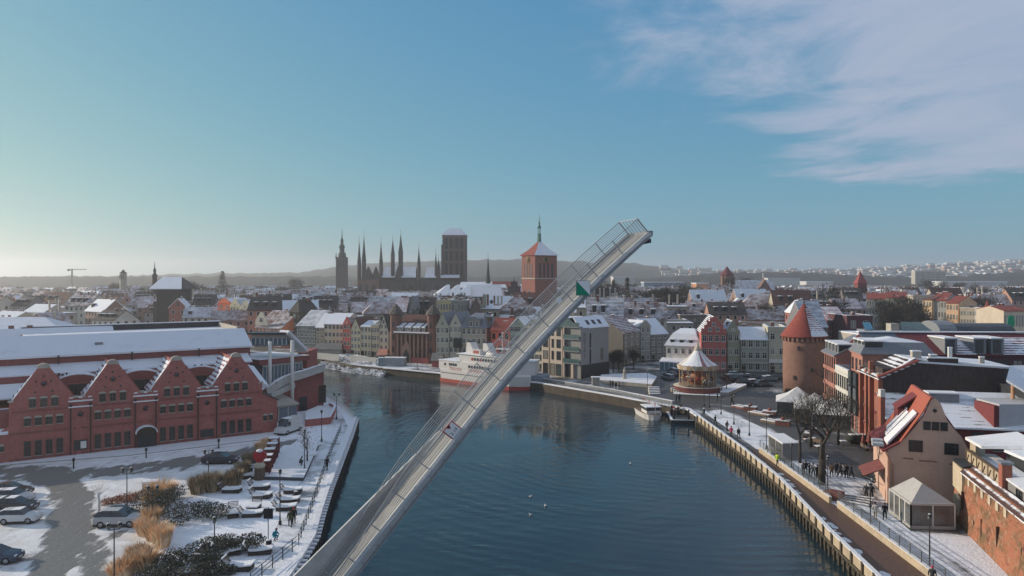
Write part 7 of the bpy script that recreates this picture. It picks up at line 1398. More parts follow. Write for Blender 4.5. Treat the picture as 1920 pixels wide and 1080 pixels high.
# ================================================================ VEHICLES
M_TYRE = plain('tyre', (.012, .012, .012), .9, .2); M_RIM = plain('rim', (.3, .3, .31), .3, .1, 3, .5, .7); M_CARG = plain('car_glass', (.012, .016, .022), .06, .2, 1, .8); M_LAMPW = plain('headlight_glass', (.6, .6, .6), .1, .05); M_LAMPR = plain('tail_light', (.35, .01, .01), .2, .05)
SHP = { # side outlines: lower body, cabin (x from rear to front, z), length, width
 'hatch': (4.1, 1.76, [(0, .35), (.02, .75), (.12, .98), (.9, 1.02), (2.75, .98), (3.75, .82), (4.05, .62), (4.1, .35)], [(.15, .98), (.45, 1.38), (.9, 1.48), (2.1, 1.46), (2.95, .97)]),
 'suv': (4.5, 1.84, [(0, .42), (.03, .8), (.1, 1.08), (.9, 1.12), (3.05, 1.08), (4.1, .95), (4.42, .75), (4.5, .42)], [(.15, 1.08), (.5, 1.58), (1.0, 1.68), (2.4, 1.65), (3.3, 1.07)]),
 'sedan': (4.7, 1.82, [(0, .35), (.03, .7), (.1, .92), (.85, .98), (3.1, .93), (4.3, .78), (4.62, .6), (4.7, .35)], [(.45, .96), (1.2, 1.36), (1.7, 1.43), (2.5, 1.4), (3.4, .93)]),
 'mini': (3.7, 1.7, [(0, .34), (.03, .8), (.1, .95), (.8, 1.0), (2.5, .96), (3.4, .85), (3.66, .62), (3.7, .34)], [(.12, .95), (.28, 1.3), (.5, 1.42), (2.05, 1.41), (2.6, .95)]),
 'van': (5.2, 2.0, [(0, .4), (.0, 1.1), (.05, 1.25), (4.2, 1.25), (4.9, 1.05), (5.15, .8), (5.2, .4)], [(.03, 1.22), (.1, 2.3), (.4, 2.42), (3.5, 2.4), (4.25, 1.25)])}
CARM = {}
def car(label, kind, colname, col, px, py, rz, snow=True, group=None):
    L, W_, body, cab = SHP[kind]; cm = plain('car_'+colname, col, .3, .06, 1, .6); key = (kind, colname)
    x, y = P(px, py); t = thing('van' if kind == 'van' else 'parked_car', label, 'van' if kind == 'van' else 'car', (x, y, 0), rz, group)
    if key not in CARM:
        b = MB(); secs = []
        for yy, k, dz in ((-W_/2, .0, -.03), (-W_/2+.1, 0, .0), (0, 0, .03), (W_/2-.1, 0, 0), (W_/2, 0, -.03)):
            e = .12 if abs(yy) > W_/2-.05 else 0; secs.append([(px_+(e if px_ < L/2 else -e), yy, z+(dz if z > .5 else 0)) for px_, z in body])
        n = len(body)
        vs = [v_ for s_ in secs for v_ in s_]; fs = [(i*n+j, i*n+j+1, (i+1)*n+j+1, (i+1)*n+j) for i in range(4) for j in range(n-1)]+[tuple(range(n-1, -1, -1)), tuple(range(4*n, 5*n))]+[(i*n, (i+1)*n, (i+1)*n+n-1, i*n+n-1) for i in range(4)]
        b.add([(a-L/2, c, d) for a, c, d in vs], fs, cm); b.box(-L/2+.1, -W_/2+.08, .2, L/2-.1, W_/2-.08, .42, M_DARK)
        c = MB(); nc = len(cab); vs = []
        for yy, ins in ((-1, 0), (1, 0)):
            for (a, z) in cab: f = (z-cab[0][1])/(max(q[1] for q in cab)-cab[0][1]); vs.append((a-L/2, yy*(W_/2-.1-.2*f), z))
        gm = M_CARG if kind != 'van' else cm
        c.add(vs, [tuple(range(nc-1, -1, -1)), tuple(range(nc, 2*nc))], gm)
        for j in range(nc-1): top = min(cab[j][1], cab[j+1][1]) > cab[0][1]+(max(q[1] for q in cab)-cab[0][1])*.75; c.add([vs[j], vs[j+1], vs[nc+j+1], vs[nc+j]], [(0, 1, 2, 3)], cm if top or (kind == 'van' and j < nc-2) else M_CARG)
        if kind == 'van': c.box(L*.5-1.9, -W_/2+.06, 1.35, L*.5-1.25, -W_/2+.2, 2.0, M_CARG); c.box(L*.5-1.9, W_/2-.2, 1.35, L*.5-1.25, W_/2-.06, 2.0, M_CARG)
        else:
            for f in (.45,): xx = cab[1][0]+(cab[-1][0]-cab[1][0])*f-L/2; [c.beam((xx, s_*(W_/2-.095), cab[0][1]), (xx, s_*(W_/2-.3), cab[2][1]), .05, .03, M_DARK, (0, 1, 0)) for s_ in (-1, 1)]
        rw = .33 if kind not in ('suv', 'van') else .36; wh_ = MB(); wh_.tube((0, -.11, 0), (0, .11, 0), rw, n=14, m=M_TYRE); ri = MB(); ri.tube((0, -.125, 0), (0, .125, 0), rw*.62, n=12, m=M_RIM)
        s_ = MB(); q = sorted(cab, key=lambda a: -a[1])[:3]; q = sorted(q); s_.slab([(q[0][0]-L/2-.1, -W_/2+.32, q[0][1]+.05), (q[2][0]-L/2+.1, -W_/2+.32, q[2][1]+.06), (q[2][0]-L/2+.1, W_/2-.32, q[2][1]+.06), (q[0][0]-L/2-.1, W_/2-.32, q[0][1]+.05)], .08, SNOW)
        hl = MB(); hl.box(0, -.18, 0, .1, .18, .14, M_LAMPW); tl = MB(); tl.box(-.05, -.14, 0, .05, .14, .18, M_LAMPR); pl = MB(); pl.box(0, -.26, 0, .02, .26, .11, M_WHITE)
        CARM[key] = [k.mesh('m') for k in (b, c, wh_, ri, s_, hl, tl, pl)]+[rw]
    b, c, w_, ri, s_, hl, tl, pl, rw = CARM[key]
    obj('body', b, t); obj('cabin', c, t)
    for xx in (-L*.31, L*.31):
        for yy in (-W_/2+.1, W_/2-.1): o_ = obj('wheel', w_, t, (xx, yy, rw)); obj('rim', ri, o_)
    for yy in (-W_/2+.32, W_/2-.32): obj('headlight', hl, t, (L/2-.16, yy, .66 if kind != 'suv' else .76)); obj('tail_light', tl, t, (-L/2+.04, yy, .74 if kind != 'van' else .9))
    obj('number_plate', pl, t, (L/2+.0, 0, .42))
    if snow: obj('snow_cover', s_, t)
    return t
car('black saloon car parked alone in the street before the warehouse', 'sedan', 'black', (.015, .017, .022), 414, 868, R(4), False)
car('white delivery van parked facing the camera by the garage', 'van', 'white', (.5, .5, .48), 541, 811, R(-108))
car('silver white hatchback nearest in the right hand parking spot', 'suv', 'silver', (.42, .42, .42), 223, 985, R(5), False, 'parked cars by the orange grasses')
car('dark green car half hidden behind the silver hatchback', 'sedan', 'dark_green', (.02, .035, .03), 226, 976, R(6), False, 'parked cars by the orange grasses')
car('small white mini car nearest of the left parking row', 'mini', 'cream_white', (.55, .55, .54), 38, 979, R(6), True)
car('black hatchback second nearest of the left parking row', 'hatch', 'charcoal', (.02, .022, .025), 30, 957, R(4), True)
car('white hatchback with snowy roof in the left parking row', 'hatch', 'white2', (.5, .5, .5), 25, 941, R(4), True)
car('brown dark car furthest of the left parking row', 'sedan', 'brown', (.05, .035, .025), 18, 928, R(4), False)
car('dark blue car cut by the left picture edge', 'hatch', 'blue', (.02, .035, .07), -8, 1054, R(6), True)
car('black pick up like car by the salmon house awning', 'suv', 'black2', (.012, .012, .014), 1640, 899, R(-95), False)
rc = random.Random(9)
for i, (px, py, k, cn, c) in enumerate(((1252, 712, 'hatch', 'grey', (.12, .13, .14)), (1258, 706, 'sedan', 'charcoal', (.02, .022, .025)), (1262, 700, 'hatch', 'blue', (.02, .035, .07)), (1385, 716, 'suv', 'navy', (.02, .025, .04)), (1404, 712, 'hatch', 'charcoal', (.02, .022, .025)), (1422, 713, 'sedan', 'teal', (.05, .08, .09)), (1442, 715, 'hatch', 'grey', (.12, .13, .14)), (1398, 724, 'suv', 'black2', (.012, .012, .014)), (1414, 722, 'sedan', 'navy', (.02, .025, .04)), (1432, 724, 'hatch', 'greyblue', (.1, .13, .16)), (1380, 707, 'hatch', 'white2', (.5, .5, .5)), (1456, 712, 'sedan', 'dark_green', (.02, .035, .03)), (1370, 712, 'sedan', 'black', (.015, .017, .022)))):
    car('%s %s parked %s' % (cn.replace('_', ' ').replace('2', ''), dict(hatch='hatchback', sedan='saloon', suv='tall car')[k], ('left of the carousel, nearest', 'left of the carousel, middle', 'left of the carousel, furthest', 'behind the carousel right side', 'before the blue grey shop house', 'facing the white shop front', 'near the round tower back row', 'in the front row by the planter', 'in the front row, second', 'in the front row toward the tower', 'beside the narrow grey green house door', 'against the tower foot', 'close behind the carousel canopy')[i]), k, cn, c, px, py, rc.uniform(-.2, .5)+(1.9 if i < 3 else 0), i % 2 == 0, 'cars parked round the carousel square')
# ================================================================ LAMPS
def lamp_mesh(h, heads):
    g = MB(); g.lathe([(.16, 0), (.16, .35), (.09, .45), (.06, 1.0), (.045, h-.4), (.05, h-.3)], 8, M_DARK); arm = []
    hd = MB()
    if heads == 2:
        g.beam((-.42, 0, h-.35), (.42, 0, h-.35), .05, .06, M_DARK); g.tube((0, 0, h-.35), (0, 0, h+.1), .03, n=6, m=M_DARK); pos = [(-.42, h-.3), (.42, h-.3)]
    else: pos = [(0, h-.3)]
    hd.lathe([(.08, 0), (.14, .05), (.18, .34)], 6, plain('lamp_glass', (.1, .1, .095), .2, .1)); hd.lathe([(.22, .34), (.15, .46), (.04, .56), (.02, .66)], 6, M_DARK); hd.lathe([(.13, .5), (.03, .58)], 6, SNOW)
    return g.mesh('post'), hd.mesh('lamp_head'), pos
LM = {}
def lamp(label, px, py, h=4.8, heads=2, rz=.3, group=None):
    if (h, heads) not in LM: LM[(h, heads)] = lamp_mesh(h, heads)
    p, hd, pos = LM[(h, heads)]; x, y = P(px, py); t = thing('street_lamp', label, 'street lamp', (x, y, 0), rz, group); obj('post', p, t)
    for a, z in pos: obj('lamp_head', hd, t, (a, 0, z))
for a in (('two headed lamp standing in the parking by the red hedge', 238, 962, 4.6, 2), ('two headed lamp low on the left edge of the orange grasses', 214, 1098, 4.9, 2), ('lamp behind the silver car among the orange grasses', 286, 985, 3.8, 2), ('lamp beside the brown grass tufts and black saloon', 391, 912, 4.2, 2), ('single lamp on the quay path beside the walking couple', 525, 984, 5.4, 1), ('single lamp at the snowy stage corner', 571, 884, 5.2, 1), ('single lamp behind the terrace, left one', 603, 828, 4.6, 1), ('single lamp at the terrace bend near the water', 631, 786, 4.4, 2), ('lamp rising from the lower dark shrubs', 402, 1076, 4.6, 1)): lamp(*a)
for i, a in enumerate(((1320, 762), (1330, 764), (1352, 777), (1376, 796), (1405, 817), (1437, 842))): lamp('promenade lamp on the right bank, number %s from the far corner' % ('one', 'two', 'three', 'four', 'five', 'six')[i], a[0], a[1], 4.7, 1, 0, 'promenade lamps of the right bank')
for a in (('lamp at the fence left of the walking pair', 1632, 990, 4.3, 1), ('nearest lamp at the bottom right by the fence', 1743, 1078, 4.9, 1), ('lamp on the fence right of the kiosk', 1552, 935, 4.6, 1), ('lamp by the kiosk left corner', 1484, 880, 3.2, 1), ('lamp post on the far lawn before the hotel', 1214, 735, 4.4, 1), ('red banded lamp post by the brick gatehouse', 783, 694, 5.0, 1)): lamp(*a)
for i, (px, py) in enumerate(((138, 879), (274, 859), (410, 841))):
    x, y = P(px, py); t = thing('bollard_light', ('leftmost', 'middle', 'rightmost')[i]+' short dark bollard light along the warehouse pavement', 'bollard', (x, y, 0), 0, 'bollard lights along the warehouse'); g = MB(); g.tube((0, 0, 0), (0, 0, 1.0), .09, n=8, m=M_DARK); g.lathe([(.16, 1.0), (.2, 1.15), (.16, 1.35), (.03, 1.45)], 8, M_DARK); obj('shaft', g, t)
# ================================================================ PEOPLE
def skin_body(verts, edges, radii, root, sub=1):
    me = bpy.data.meshes.new('body'); me.from_pydata(verts, edges, []); o = bpy.data.objects.new('body', me); COL.objects.link(o)
    o.modifiers.new('s', 'SKIN'); sl = me.skin_vertices[0].data
    for i, r in enumerate(radii): sl[i].radius = (r, r*.85) if not isinstance(r, tuple) else r
    sl[root].use_root = True; m = o.modifiers.new('u', 'SUBSURF'); m.levels = sub; m.render_levels = sub
    dg = bpy.context.evaluated_depsgraph_get(); nm = bpy.data.meshes.new_from_object(o.evaluated_get(dg)); bpy.data.objects.remove(o); return nm
def pose(kind):
    # joints: pelvis, chest, neck, head, headtop, shoulders, elbows, hands, hips, knees, ankles, toes
    st = dict(stand=(.05, -.05, 0, .0), walk=(.32, -.3, .12, -.1), stride=(-.25, .28, -.1, .12))
    if kind == 'crouch':
        v = [(0, 0, .42), (.12, 0, .78), (.2, 0, .9), (.27, 0, 1.02), (.29, 0, 1.14), (.12, .2, .8), (.12, -.2, .8), (.32, .24, .58), (.32, -.24, .58), (.5, .12, .6), (.5, -.12, .6), (0, .12, .38), (0, -.12, .38), (.38, .17, .46), (.38, -.17, .46), (.14, .15, .08), (.12, -.15, .08), (.34, .15, .05), (.32, -.15, .05)]
    elif kind == 'sit':
        v = [(0, 0, .5), (.02, 0, .95), (.03, 0, 1.1), (.04, 0, 1.22), (.04, 0, 1.36), (.02, .2, .98), (.02, -.2, .98), (.1, .26, .72), (.1, -.26, .72), (.3, .2, .62), (.3, -.2, .62), (0, .1, .48), (0, -.1, .48), (.42, .14, .5), (.42, -.14, .5), (.45, .14, .08), (.45, -.14, .08), (.62, .14, .05), (.62, -.14, .05)]
    else:
        a, b, c, d = st[kind]; v = [(0, 0, .95), (.02, 0, 1.35), (.03, 0, 1.5), (.05, 0, 1.6), (.05, 0, 1.74), (.02, .19, 1.42), (.02, -.19, 1.42), (.0-a*.35, .27, 1.15), (.0-b*.35, -.27, 1.15), (.1-a*.5, .27, .9), (.1-b*.5, -.27, .9), (0, .1, .9), (0, -.1, .9), (a*.55+.04, .11, .5), (b*.55+.04, -.11, .5), (a*.9, .11, .08+abs(a)*.08*(a < 0)), (b*.9, -.11, .08+abs(b)*.08*(b < 0)), (a*.9+.18, .12, .05), (b*.9+.18, -.12, .05)]
    e = [(0, 1), (1, 2), (2, 3), (3, 4), (1, 5), (1, 6), (5, 7), (6, 8), (7, 9), (8, 10), (0, 11), (0, 12), (11, 13), (12, 14), (13, 15), (14, 16), (15, 17), (16, 18)]
    r = [.17, .19, .075, .115, .09, .1, .1, .07, .07, .05, .05, .13, .13, .09, .09, .06, .06, .05, .05]; return v, e, r
M_SKIN = plain('skin', (.35, .2, .14), .7, .1)
BODY = {}
for k in ('stand', 'walk', 'stride', 'crouch', 'sit'): BODY[k] = skin_body(*pose(k), 0)
CLO = dict(black=(.015, .015, .018), dark_grey=(.05, .05, .055), brown=(.07, .045, .03), navy=(.02, .025, .05), pink=(.5, .05, .12), yellow=(.45, .6, .03), teal=(.0, .18, .26), grey=(.2, .2, .2), white=(.45, .43, .4), red=(.35, .03, .03), olive=(.06, .06, .035), beige=(.3, .24, .17))
PM = {}
def person(label, px, py, kind='stand', coat='black', legs='black', rz=0, hat=None, group=None, z=0, xy=None):
    key = (kind, coat, legs)
    if key not in PM:
        me = BODY[kind].copy(); me.materials.clear(); [me.materials.append(m) for m in (plain('cloth_'+coat, CLO[coat], .9, .15), plain('cloth_'+legs, CLO[legs], .9, .15), M_SKIN)]
        low = {'crouch': .34, 'sit': .56}.get(kind, .88); hd = {'crouch': .98, 'sit': 1.17}.get(kind, 1.53)
        for p in me.polygons: c = p.center; p.material_index = 2 if c.z > hd else (1 if c.z < low else 0); p.use_smooth = True
        PM[key] = me
    x, y = xy or P(px, py, z); t = thing('person', label, 'person', (x, y, z), rz, group); obj('body', PM[key], t)
    hz_ = {'crouch': (.28, 1.1), 'sit': (.04, 1.31)}.get(kind, (.04, 1.69)); g = MB(); g.blob((hz_[0], 0, hz_[1]), .125, plain('cloth_'+(hat or 'black'), CLO[hat or 'black']), 8, 4, .8); obj('hat' if hat else 'hair', g, t)
    return t
person('person in olive coat, left one of the couple walking on the left quay path', 544, 989, 'walk', 'olive', 'black', 1.9)
person('person in dark coat with red hat, right one of the walking couple', 551, 984, 'stride', 'black', 'black', 1.9, 'red')
person('crouching person in a bright teal jacket at the path edge', 514, 1013, 'crouch', 'teal', 'navy', -.4)
person('crouching person in dark clothes on the snowy stage', 562, 873, 'crouch', 'dark_grey', 'black', .3, None, None, .35)
person('walker in black by the railing high up the left quay path', 613, 882, 'walk', 'black', 'black', 1.3)
for a in (('person in black, left of a pair on the far promenade', 1268, 755, 'stand', 'black', 'black', 0), ('person in black, right of a pair on the far promenade', 1274, 755, 'stand', 'dark_grey', 'black', 2), ('walker in black on the right promenade, furthest of the file', 1341, 798, 'walk', 'black', 'black', -1), ('walker in dark coat on the right promenade, second of the file', 1363, 809, 'stride', 'brown', 'black', -1), ('person in a bright pink coat on the right promenade', 1371, 820, 'stand', 'pink', 'brown', 1), ('person in black right of the pink coat', 1385, 823, 'walk', 'black', 'black', -1.5), ('person in a yellow high visibility jacket by the parapet wall', 1457, 874, 'walk', 'yellow', 'navy', .5), ('lone walker in the middle of the square', 1372, 759, 'walk', 'black', 'black', -1), ('walker with white hat left of a pair before the marquee path', 1624, 936, 'stand', 'dark_grey', 'black', 1, 'white'), ('walker in black right of the white hatted walker', 1634, 936, 'stand', 'black', 'black', 1), ('pedestrian in a pale coat near the marquee', 1641, 974, 'walk', 'white', 'beige', 1), ('pedestrian in a black coat near the marquee', 1659, 975, 'stride', 'black', 'black', 1), ('person in pink hat cut by the bottom edge at right', 1748, 1102, 'stand', 'dark_grey', 'black', 1, 'pink'), ('small dark figure by the far planter', 1345, 752, 'stand', 'black', 'black', 0)): person(*a)
for i, (px, py, c) in enumerate(((1505, 893, 'dark_grey'), (1511, 890, 'black'), (1518, 894, 'black'), (1525, 895, 'grey'), (1532, 898, 'black'))): person(('leftmost', 'second', 'third', 'grey coated fourth', 'fifth')[i]+' person of the group left of the big tree trunk', px, py, ('stand', 'walk', 'stand', 'stride', 'stand')[i], c, 'black', i*1.3, None, 'group left of the tree')
for i, (px, py, c) in enumerate(((1546, 893, 'black'), (1559, 896, 'brown'), (1568, 892, 'dark_grey'), (1576, 894, 'black'), (1581, 895, 'grey'), (1587, 896, 'black'), (1596, 897, 'navy'))): person(('first', 'second', 'third', 'fourth', 'fifth', 'sixth', 'last')[i]+' person of the file right of the big tree trunk', px, py, ('walk', 'stride', 'stand')[i % 3], c, 'black', i*.9, None, 'file right of the tree')
for i, (px, py) in enumerate(((1144, 727), (1149, 728), (1155, 730), (1161, 729))): person(('leftmost', 'second', 'third', 'rightmost')[i]+' of four distant figures on the quay before the snowy lawn', px, py, 'stand', 'black', 'black', i, None, 'four distant figures')
for i, (dx, dy, c) in enumerate(((1.2, 4.5, 'black'), (1.7, 5.2, 'red'), (2.4, 4.8, 'dark_grey'), (2.9, 5.6, 'white'), (1.6, 6.3, 'black'), (3.4, 6.6, 'brown'))):
    b = P(1258, 791, -1.4); person(('black', 'red', 'grey', 'white', 'second black', 'brown')[i]+' coated person queuing on the landing stage', 0, 0, 'stand', c, 'black', i, None, 'people on the landing stage', -1.06, (b[0]+dx, b[1]+dy))
# ================================================================ LOUNGERS AND PLAZA THINGS
def lounger_parts():
    s = MB(); n = 7; pr = [(-.95, .62), (-.6, .42), (-.2, .36), (.3, .36), (.75, .42), (1.0, .5)]
    sl = MB(); sl.box(-.42, -.07, 0, .42, .07, .04, M_WOOD)
    fr = MB()
    for s_ in (-.4, .4):
        fr.beam((-.95, s_, .6), (-.5, s_, .38), .05, .05, M_DARK); fr.beam((-.5, s_, .36), (1.0, s_, .46), .05, .05, M_DARK)
        for x in (-.6, .8): fr.beam((x, s_, 0), (x, s_, .4), .05, .05, M_DARK, (0, 1, 0))
        fr.beam((-1.05, s_, 1.0), (-.65, s_, .4), .05, .05, M_DARK)
    fr.box(-.6, -.45, .05, .95, .45, .3, plain('lounger_base', (.05, .04, .035)))
    sn = MB(); q = [(-.62, .44), (-.2, .4), (.4, .41), (1.02, .5)]
    for a, b in zip(q, q[1:]): sn.slab([(a[0], -.46, a[1]+.1), (b[0], -.46, b[1]+.1), (b[0], .46, b[1]+.1), (a[0], .46, a[1]+.1)], .12, SNOW)
    bk = MB()
    for k in range(5): f = k/4; bk.box(-.7-.3*f, -.42, .5+.42*f, -.66-.3*f, .42, .56+.42*f, plain('grey_wood', (.2, .18, .16)))
    bk.box(-1.04, -.44, .98, -.94, .44, 1.05, SNOW)
    
    return fr.mesh('frame'), sn.mesh('snow_cover'), bk.mesh('backrest'), sl.mesh('slat')
LF = lounger_parts()
ND = ('standing by the brown tufts', 'left of the stage edge', 'just below the first', 'right of the tall lamp head', 'beside the bin by the path', 'with its back to the camera', 'in the sun left of the couple', 'seen from its dark back', 'beside the dark backed one', 'near the curved fence', 'beside the sign bin', 'among the lower shrubs', 'hexagonal looking one at the bottom', 'with a tall board back at the bottom', 'between lower lamp and shrub', 'by the stage front right', 'lowest near the path')
for i, (px, py, rz) in enumerate(((432, 923, 0), (486, 917, 0), (489, 933, -.1), (546, 924, .1), (540, 942, 0), (477, 955, -1.5), (533, 956, .1), (437, 966, -1.2), (470, 968, .1), (466, 896, .6), (484, 1038, .2), (402, 1046, .2), (447, 1068, 0), (361, 1074, -1.55), (425, 1040, .3))):
    x, y = P(px, py); t = thing('wooden_lounger', 'snow covered wooden lounger '+ND[i], 'lounger', (x, y, 0), rz, 'wooden loungers on the snowy plaza'); t.scale = (1.25, 1.25, 1.1)
    obj('frame', LF[0], t); obj('snow_cover', LF[1], t); obj('backrest', LF[2], t)
x, y = P(503, 1014); t = thing('notice_board', 'dark square notice board on a thin post by the quay path, seen from behind', 'sign', (x, y, 0)); g = MB(); g.tube((0, 0, 0), (0, 0, 3.2), .045, n=6, m=M_DARK); obj('post', g, t); g = MB(); g.box(-.44, -.04, 2.1, .44, .04, 3.05, M_BLACK); obj('board', g, t)
for lab, px, py in (('black litter bin at the foot of the notice board', 504, 1032), ('black litter bin beside the snowy path higher up', 555, 937)):
    x, y = P(px, py); t = thing('litter_bin', lab, 'bin', (x, y, 0)); g = MB(); g.lathe([(.25, 0), (.28, .9), (.2, .95)], 10, M_BLACK); g.lathe([(.27, .95), (.1, 1.02)], 10, SNOW); obj('drum', g, t)
st = thing('snowy_stage', 'wide low stage platform under smooth snow with a dark front edge', 'stage'); tp = [P(470, 899), P(569, 902), P(583, 872), P(597, 838), P(532, 840)]
g = MB(); g.prism(ring_ccw(tp), 0, .42, plain('stage_edge', (.06, .065, .075)), SNOW); obj('deck', g, st)
t = thing('stage_steps', 'snowy step with a slanting ramp at the right edge of the stage', 'steps', (*P(584, 862), 0)); g = MB(); g.cbox(-.6, 1.5, .42, 1.8, 2.2, .16, SNOW, .1); obj('step', g, t)
# heart sculpture on a post, with the row of small red cabins behind
x, y = P(487, 899); t = thing('heart_sculpture', 'red heart sculpture topped with snow on a thick brown wooden column', 'sculpture', (x, y, 0))
g = MB(); g.lathe([(.6, 0), (.62, .5), (.58, 1.4), (.55, 1.55)], 12, plain('brown_column', (.1, .075, .055))); 
obj('column', g, t)
for k in range(8): a = 2*pi*k/8; g = MB(); g.tube((.62*cos(a), .62*sin(a), 0), (.6*cos(a), .6*sin(a), 1.5), .07, n=5, m=M_WOOD); obj('stave', g, t)
hp = []
for k in range(28): a = 2*pi*k/28; hp.append((.052*16*sin(a)**3, 2.75+.06*(13*cos(a)-5*cos(2*a)-2*cos(3*a)-cos(4*a))))
RH_ = plain('heart_red', (.32, .02, .03), .35, .1)
g = MB(); g.prof(hp[::-1], -.22, .22, RH_); o_ = obj('heart', g, t); g = MB(); g.prof([(a*.75, 2.82+(b-2.75)*.8) for a, b in hp][::-1], -.36, .36, RH_); obj('heart_bulge', g, o_)
g = MB(); g.blob((0, 0, 3.55), .42, SNOW, 9, 5, .5); obj('snow_cover', g, t)
g = MB(); g.lathe([(.62, 1.5), (.68, 1.8), (.5, 2.05), (.3, 2.2)], 10, plain('cream_base', (.4, .36, .28))); obj('collar', g, t)
for i, (px, py) in enumerate(((497, 893), (501, 884), (506, 874), (511, 865), (514, 856))):
    x, y = P(px, py); t = thing('red_cabin', ('nearest', 'second', 'third', 'fourth', 'furthest')[i]+' of the dark red market frames behind the heart sculpture', 'market stall', (x, y, 0), .15, 'dark red market frames'); DR = plain('dark_red_frame', (.12, .025, .025))
    for a, b in ((-.6, -.5), (.6, -.5), (.6, .5), (-.6, .5)): g = MB(); g.cbox(a, b, 0, .14, .14, 1.9+.15*i, DR); obj('post', g, t)
    g = MB(); g.box(-.7, -.6, 1.9+.15*i, .7, .6, 2.0+.15*i, DR); g.box(-.65, -.55, 2.0+.15*i, .65, .55, 2.08+.15*i, SNOW); obj('roof', g, t); g = MB(); g.box(-.6, .3, 0, .6, .5, 1.2, DR); obj('panel', g, t)
ff = [P(452, 905), P(459, 886), P(467, 866), P(472, 856)]
fence('pale curved wooden handrail beside the brown tufts', ff, 1.0, 0, 1.2, 1, M_STONE)
for lab, px, py, rz in (('dark bench against the curved handrail, upper', 470, 878, .2), ('dark bench against the curved handrail, lower', 463, 893, .3)):
    x, y = P(px, py); t = thing('plaza_bench', lab, 'bench', (x, y, 0), rz); g = MB(); g.box(-.7, -.2, .4, .7, .2, .46, M_DARK); g.box(-.65, -.18, .46, .65, .18, .52, SNOW); obj('seat', g, t); g = MB(); g.box(-.7, .2, .46, .7, .26, .95, M_DARK); obj('backrest', g, t)
    for q in (-.6, .6): g = MB(); g.box(q-.04, -.18, 0, q+.04, .18, .4, M_DARK); obj('leg', g, t)
t = thing('fairy_light_reindeer', 'bare white frame figure with branching antlers beside the parked cars', 'figure', (*P(186, 968), 0)); g = MB(); g.tube((0, 0, 0), (0, 0, 1.7), .16, .1, 6, M_WHITE); g.tube((0, 0, 1.6), (-.1, 0, 2.3), .1, .12, 6, M_WHITE); obj('body', g, t)
for k in range(6): g = MB(); a = -1+k*.4; g.tube((0, 0, 2.2), (1.1*sin(a), .3, 2.6+.7*cos(a)), .04, .02, 5, M_WHITE); obj('antler', g, t)
t = thing('stone_boulder', 'snow topped pale stone block at the head of the red hedge', 'boulder', (*P(283, 921), 0), .2); g = MB(); g.cbox(0, 0, 0, 1.6, 1.1, 1.0, M_STONE); g.cbox(0, 0, 1.0, 1.7, 1.2, .25, SNOW); obj('stone', g, t)
# ================================================================ PLANTS
def clump(seed, rx, ry, h, n, leaf, mats, base=.0):
    r = random.Random(seed); g = MB(); bumps = [(r.uniform(-.7, .7)*rx, r.uniform(-.7, .7)*ry, r.uniform(.35, .75)*h, r.uniform(.35, .6)) for _ in range(9)]
    for i in range(n):
        b = bumps[r.randrange(9)]; u_, v_ = r.uniform(-1, 1), r.uniform(0, 2*pi); s_ = sqrt(1-u_*u_); k = r.uniform(.7, 1.05)
        x = b[0]+rx*b[3]*s_*cos(v_)*k; y = b[1]+ry*b[3]*s_*sin(v_)*k; z = max(.03, b[2]*.9+h*.42*u_*k); q = Vector((r.gauss(0, 1), r.gauss(0, 1), r.gauss(.6, 1))).normalized(); a = q.orthogonal().normalized()*leaf*r.uniform(.6, 1.3); c = q.cross(a)*.7; p = Vector((x, y, z)); m = mats[0] if r.random() > .3 else mats[r.randrange(len(mats))]
        g.add([p-a, p-c, p+a, p+c], [(0, 1, 2, 3)], m)
    return g
def tuft(seed, r_, h, n, mats):
    r = random.Random(seed); g = MB()
    for i in range(n):
        a = r.uniform(0, 2*pi); d = r_*sqrt(r.random())*.55; x, y = d*cos(a), d*sin(a); l = h*r.uniform(.6, 1.1); ox, oy = r_*r.uniform(.1, .8)*cos(a), r_*r.uniform(.1, .8)*sin(a); w = .035; m = mats[r.randrange(len(mats))]; px, py = -sin(a)*w, cos(a)*w
        g.add([(x-px, y-py, 0), (x+px, y+py, 0), (x+ox*.5+px, y+oy*.5+py, l*.7), (x+ox*.5-px, y+oy*.5-py, l*.7), (x+ox, y+oy, l)], [(0, 1, 2, 3), (3, 2, 4)], m)
    return g
L1, L2_, L3 = plain('leaf_dark', (.07, .07, .052), .9, .4), plain('leaf_grey', (.12, .115, .09), .9, .4), plain('leaf_olive', (.075, .07, .04), .9, .3)
SNL = plain('leaf_snow', (.5, .5, .5), .9, .2)
G1, G2, G3 = plain('grass_orange', (.72, .42, .22), .9, .3), plain('grass_straw', (.75, .56, .36), .9, .3), plain('grass_brown', (.36, .27, .17), .9, .3); R1 = plain('hedge_red', (.28, .09, .05), .9, .4)
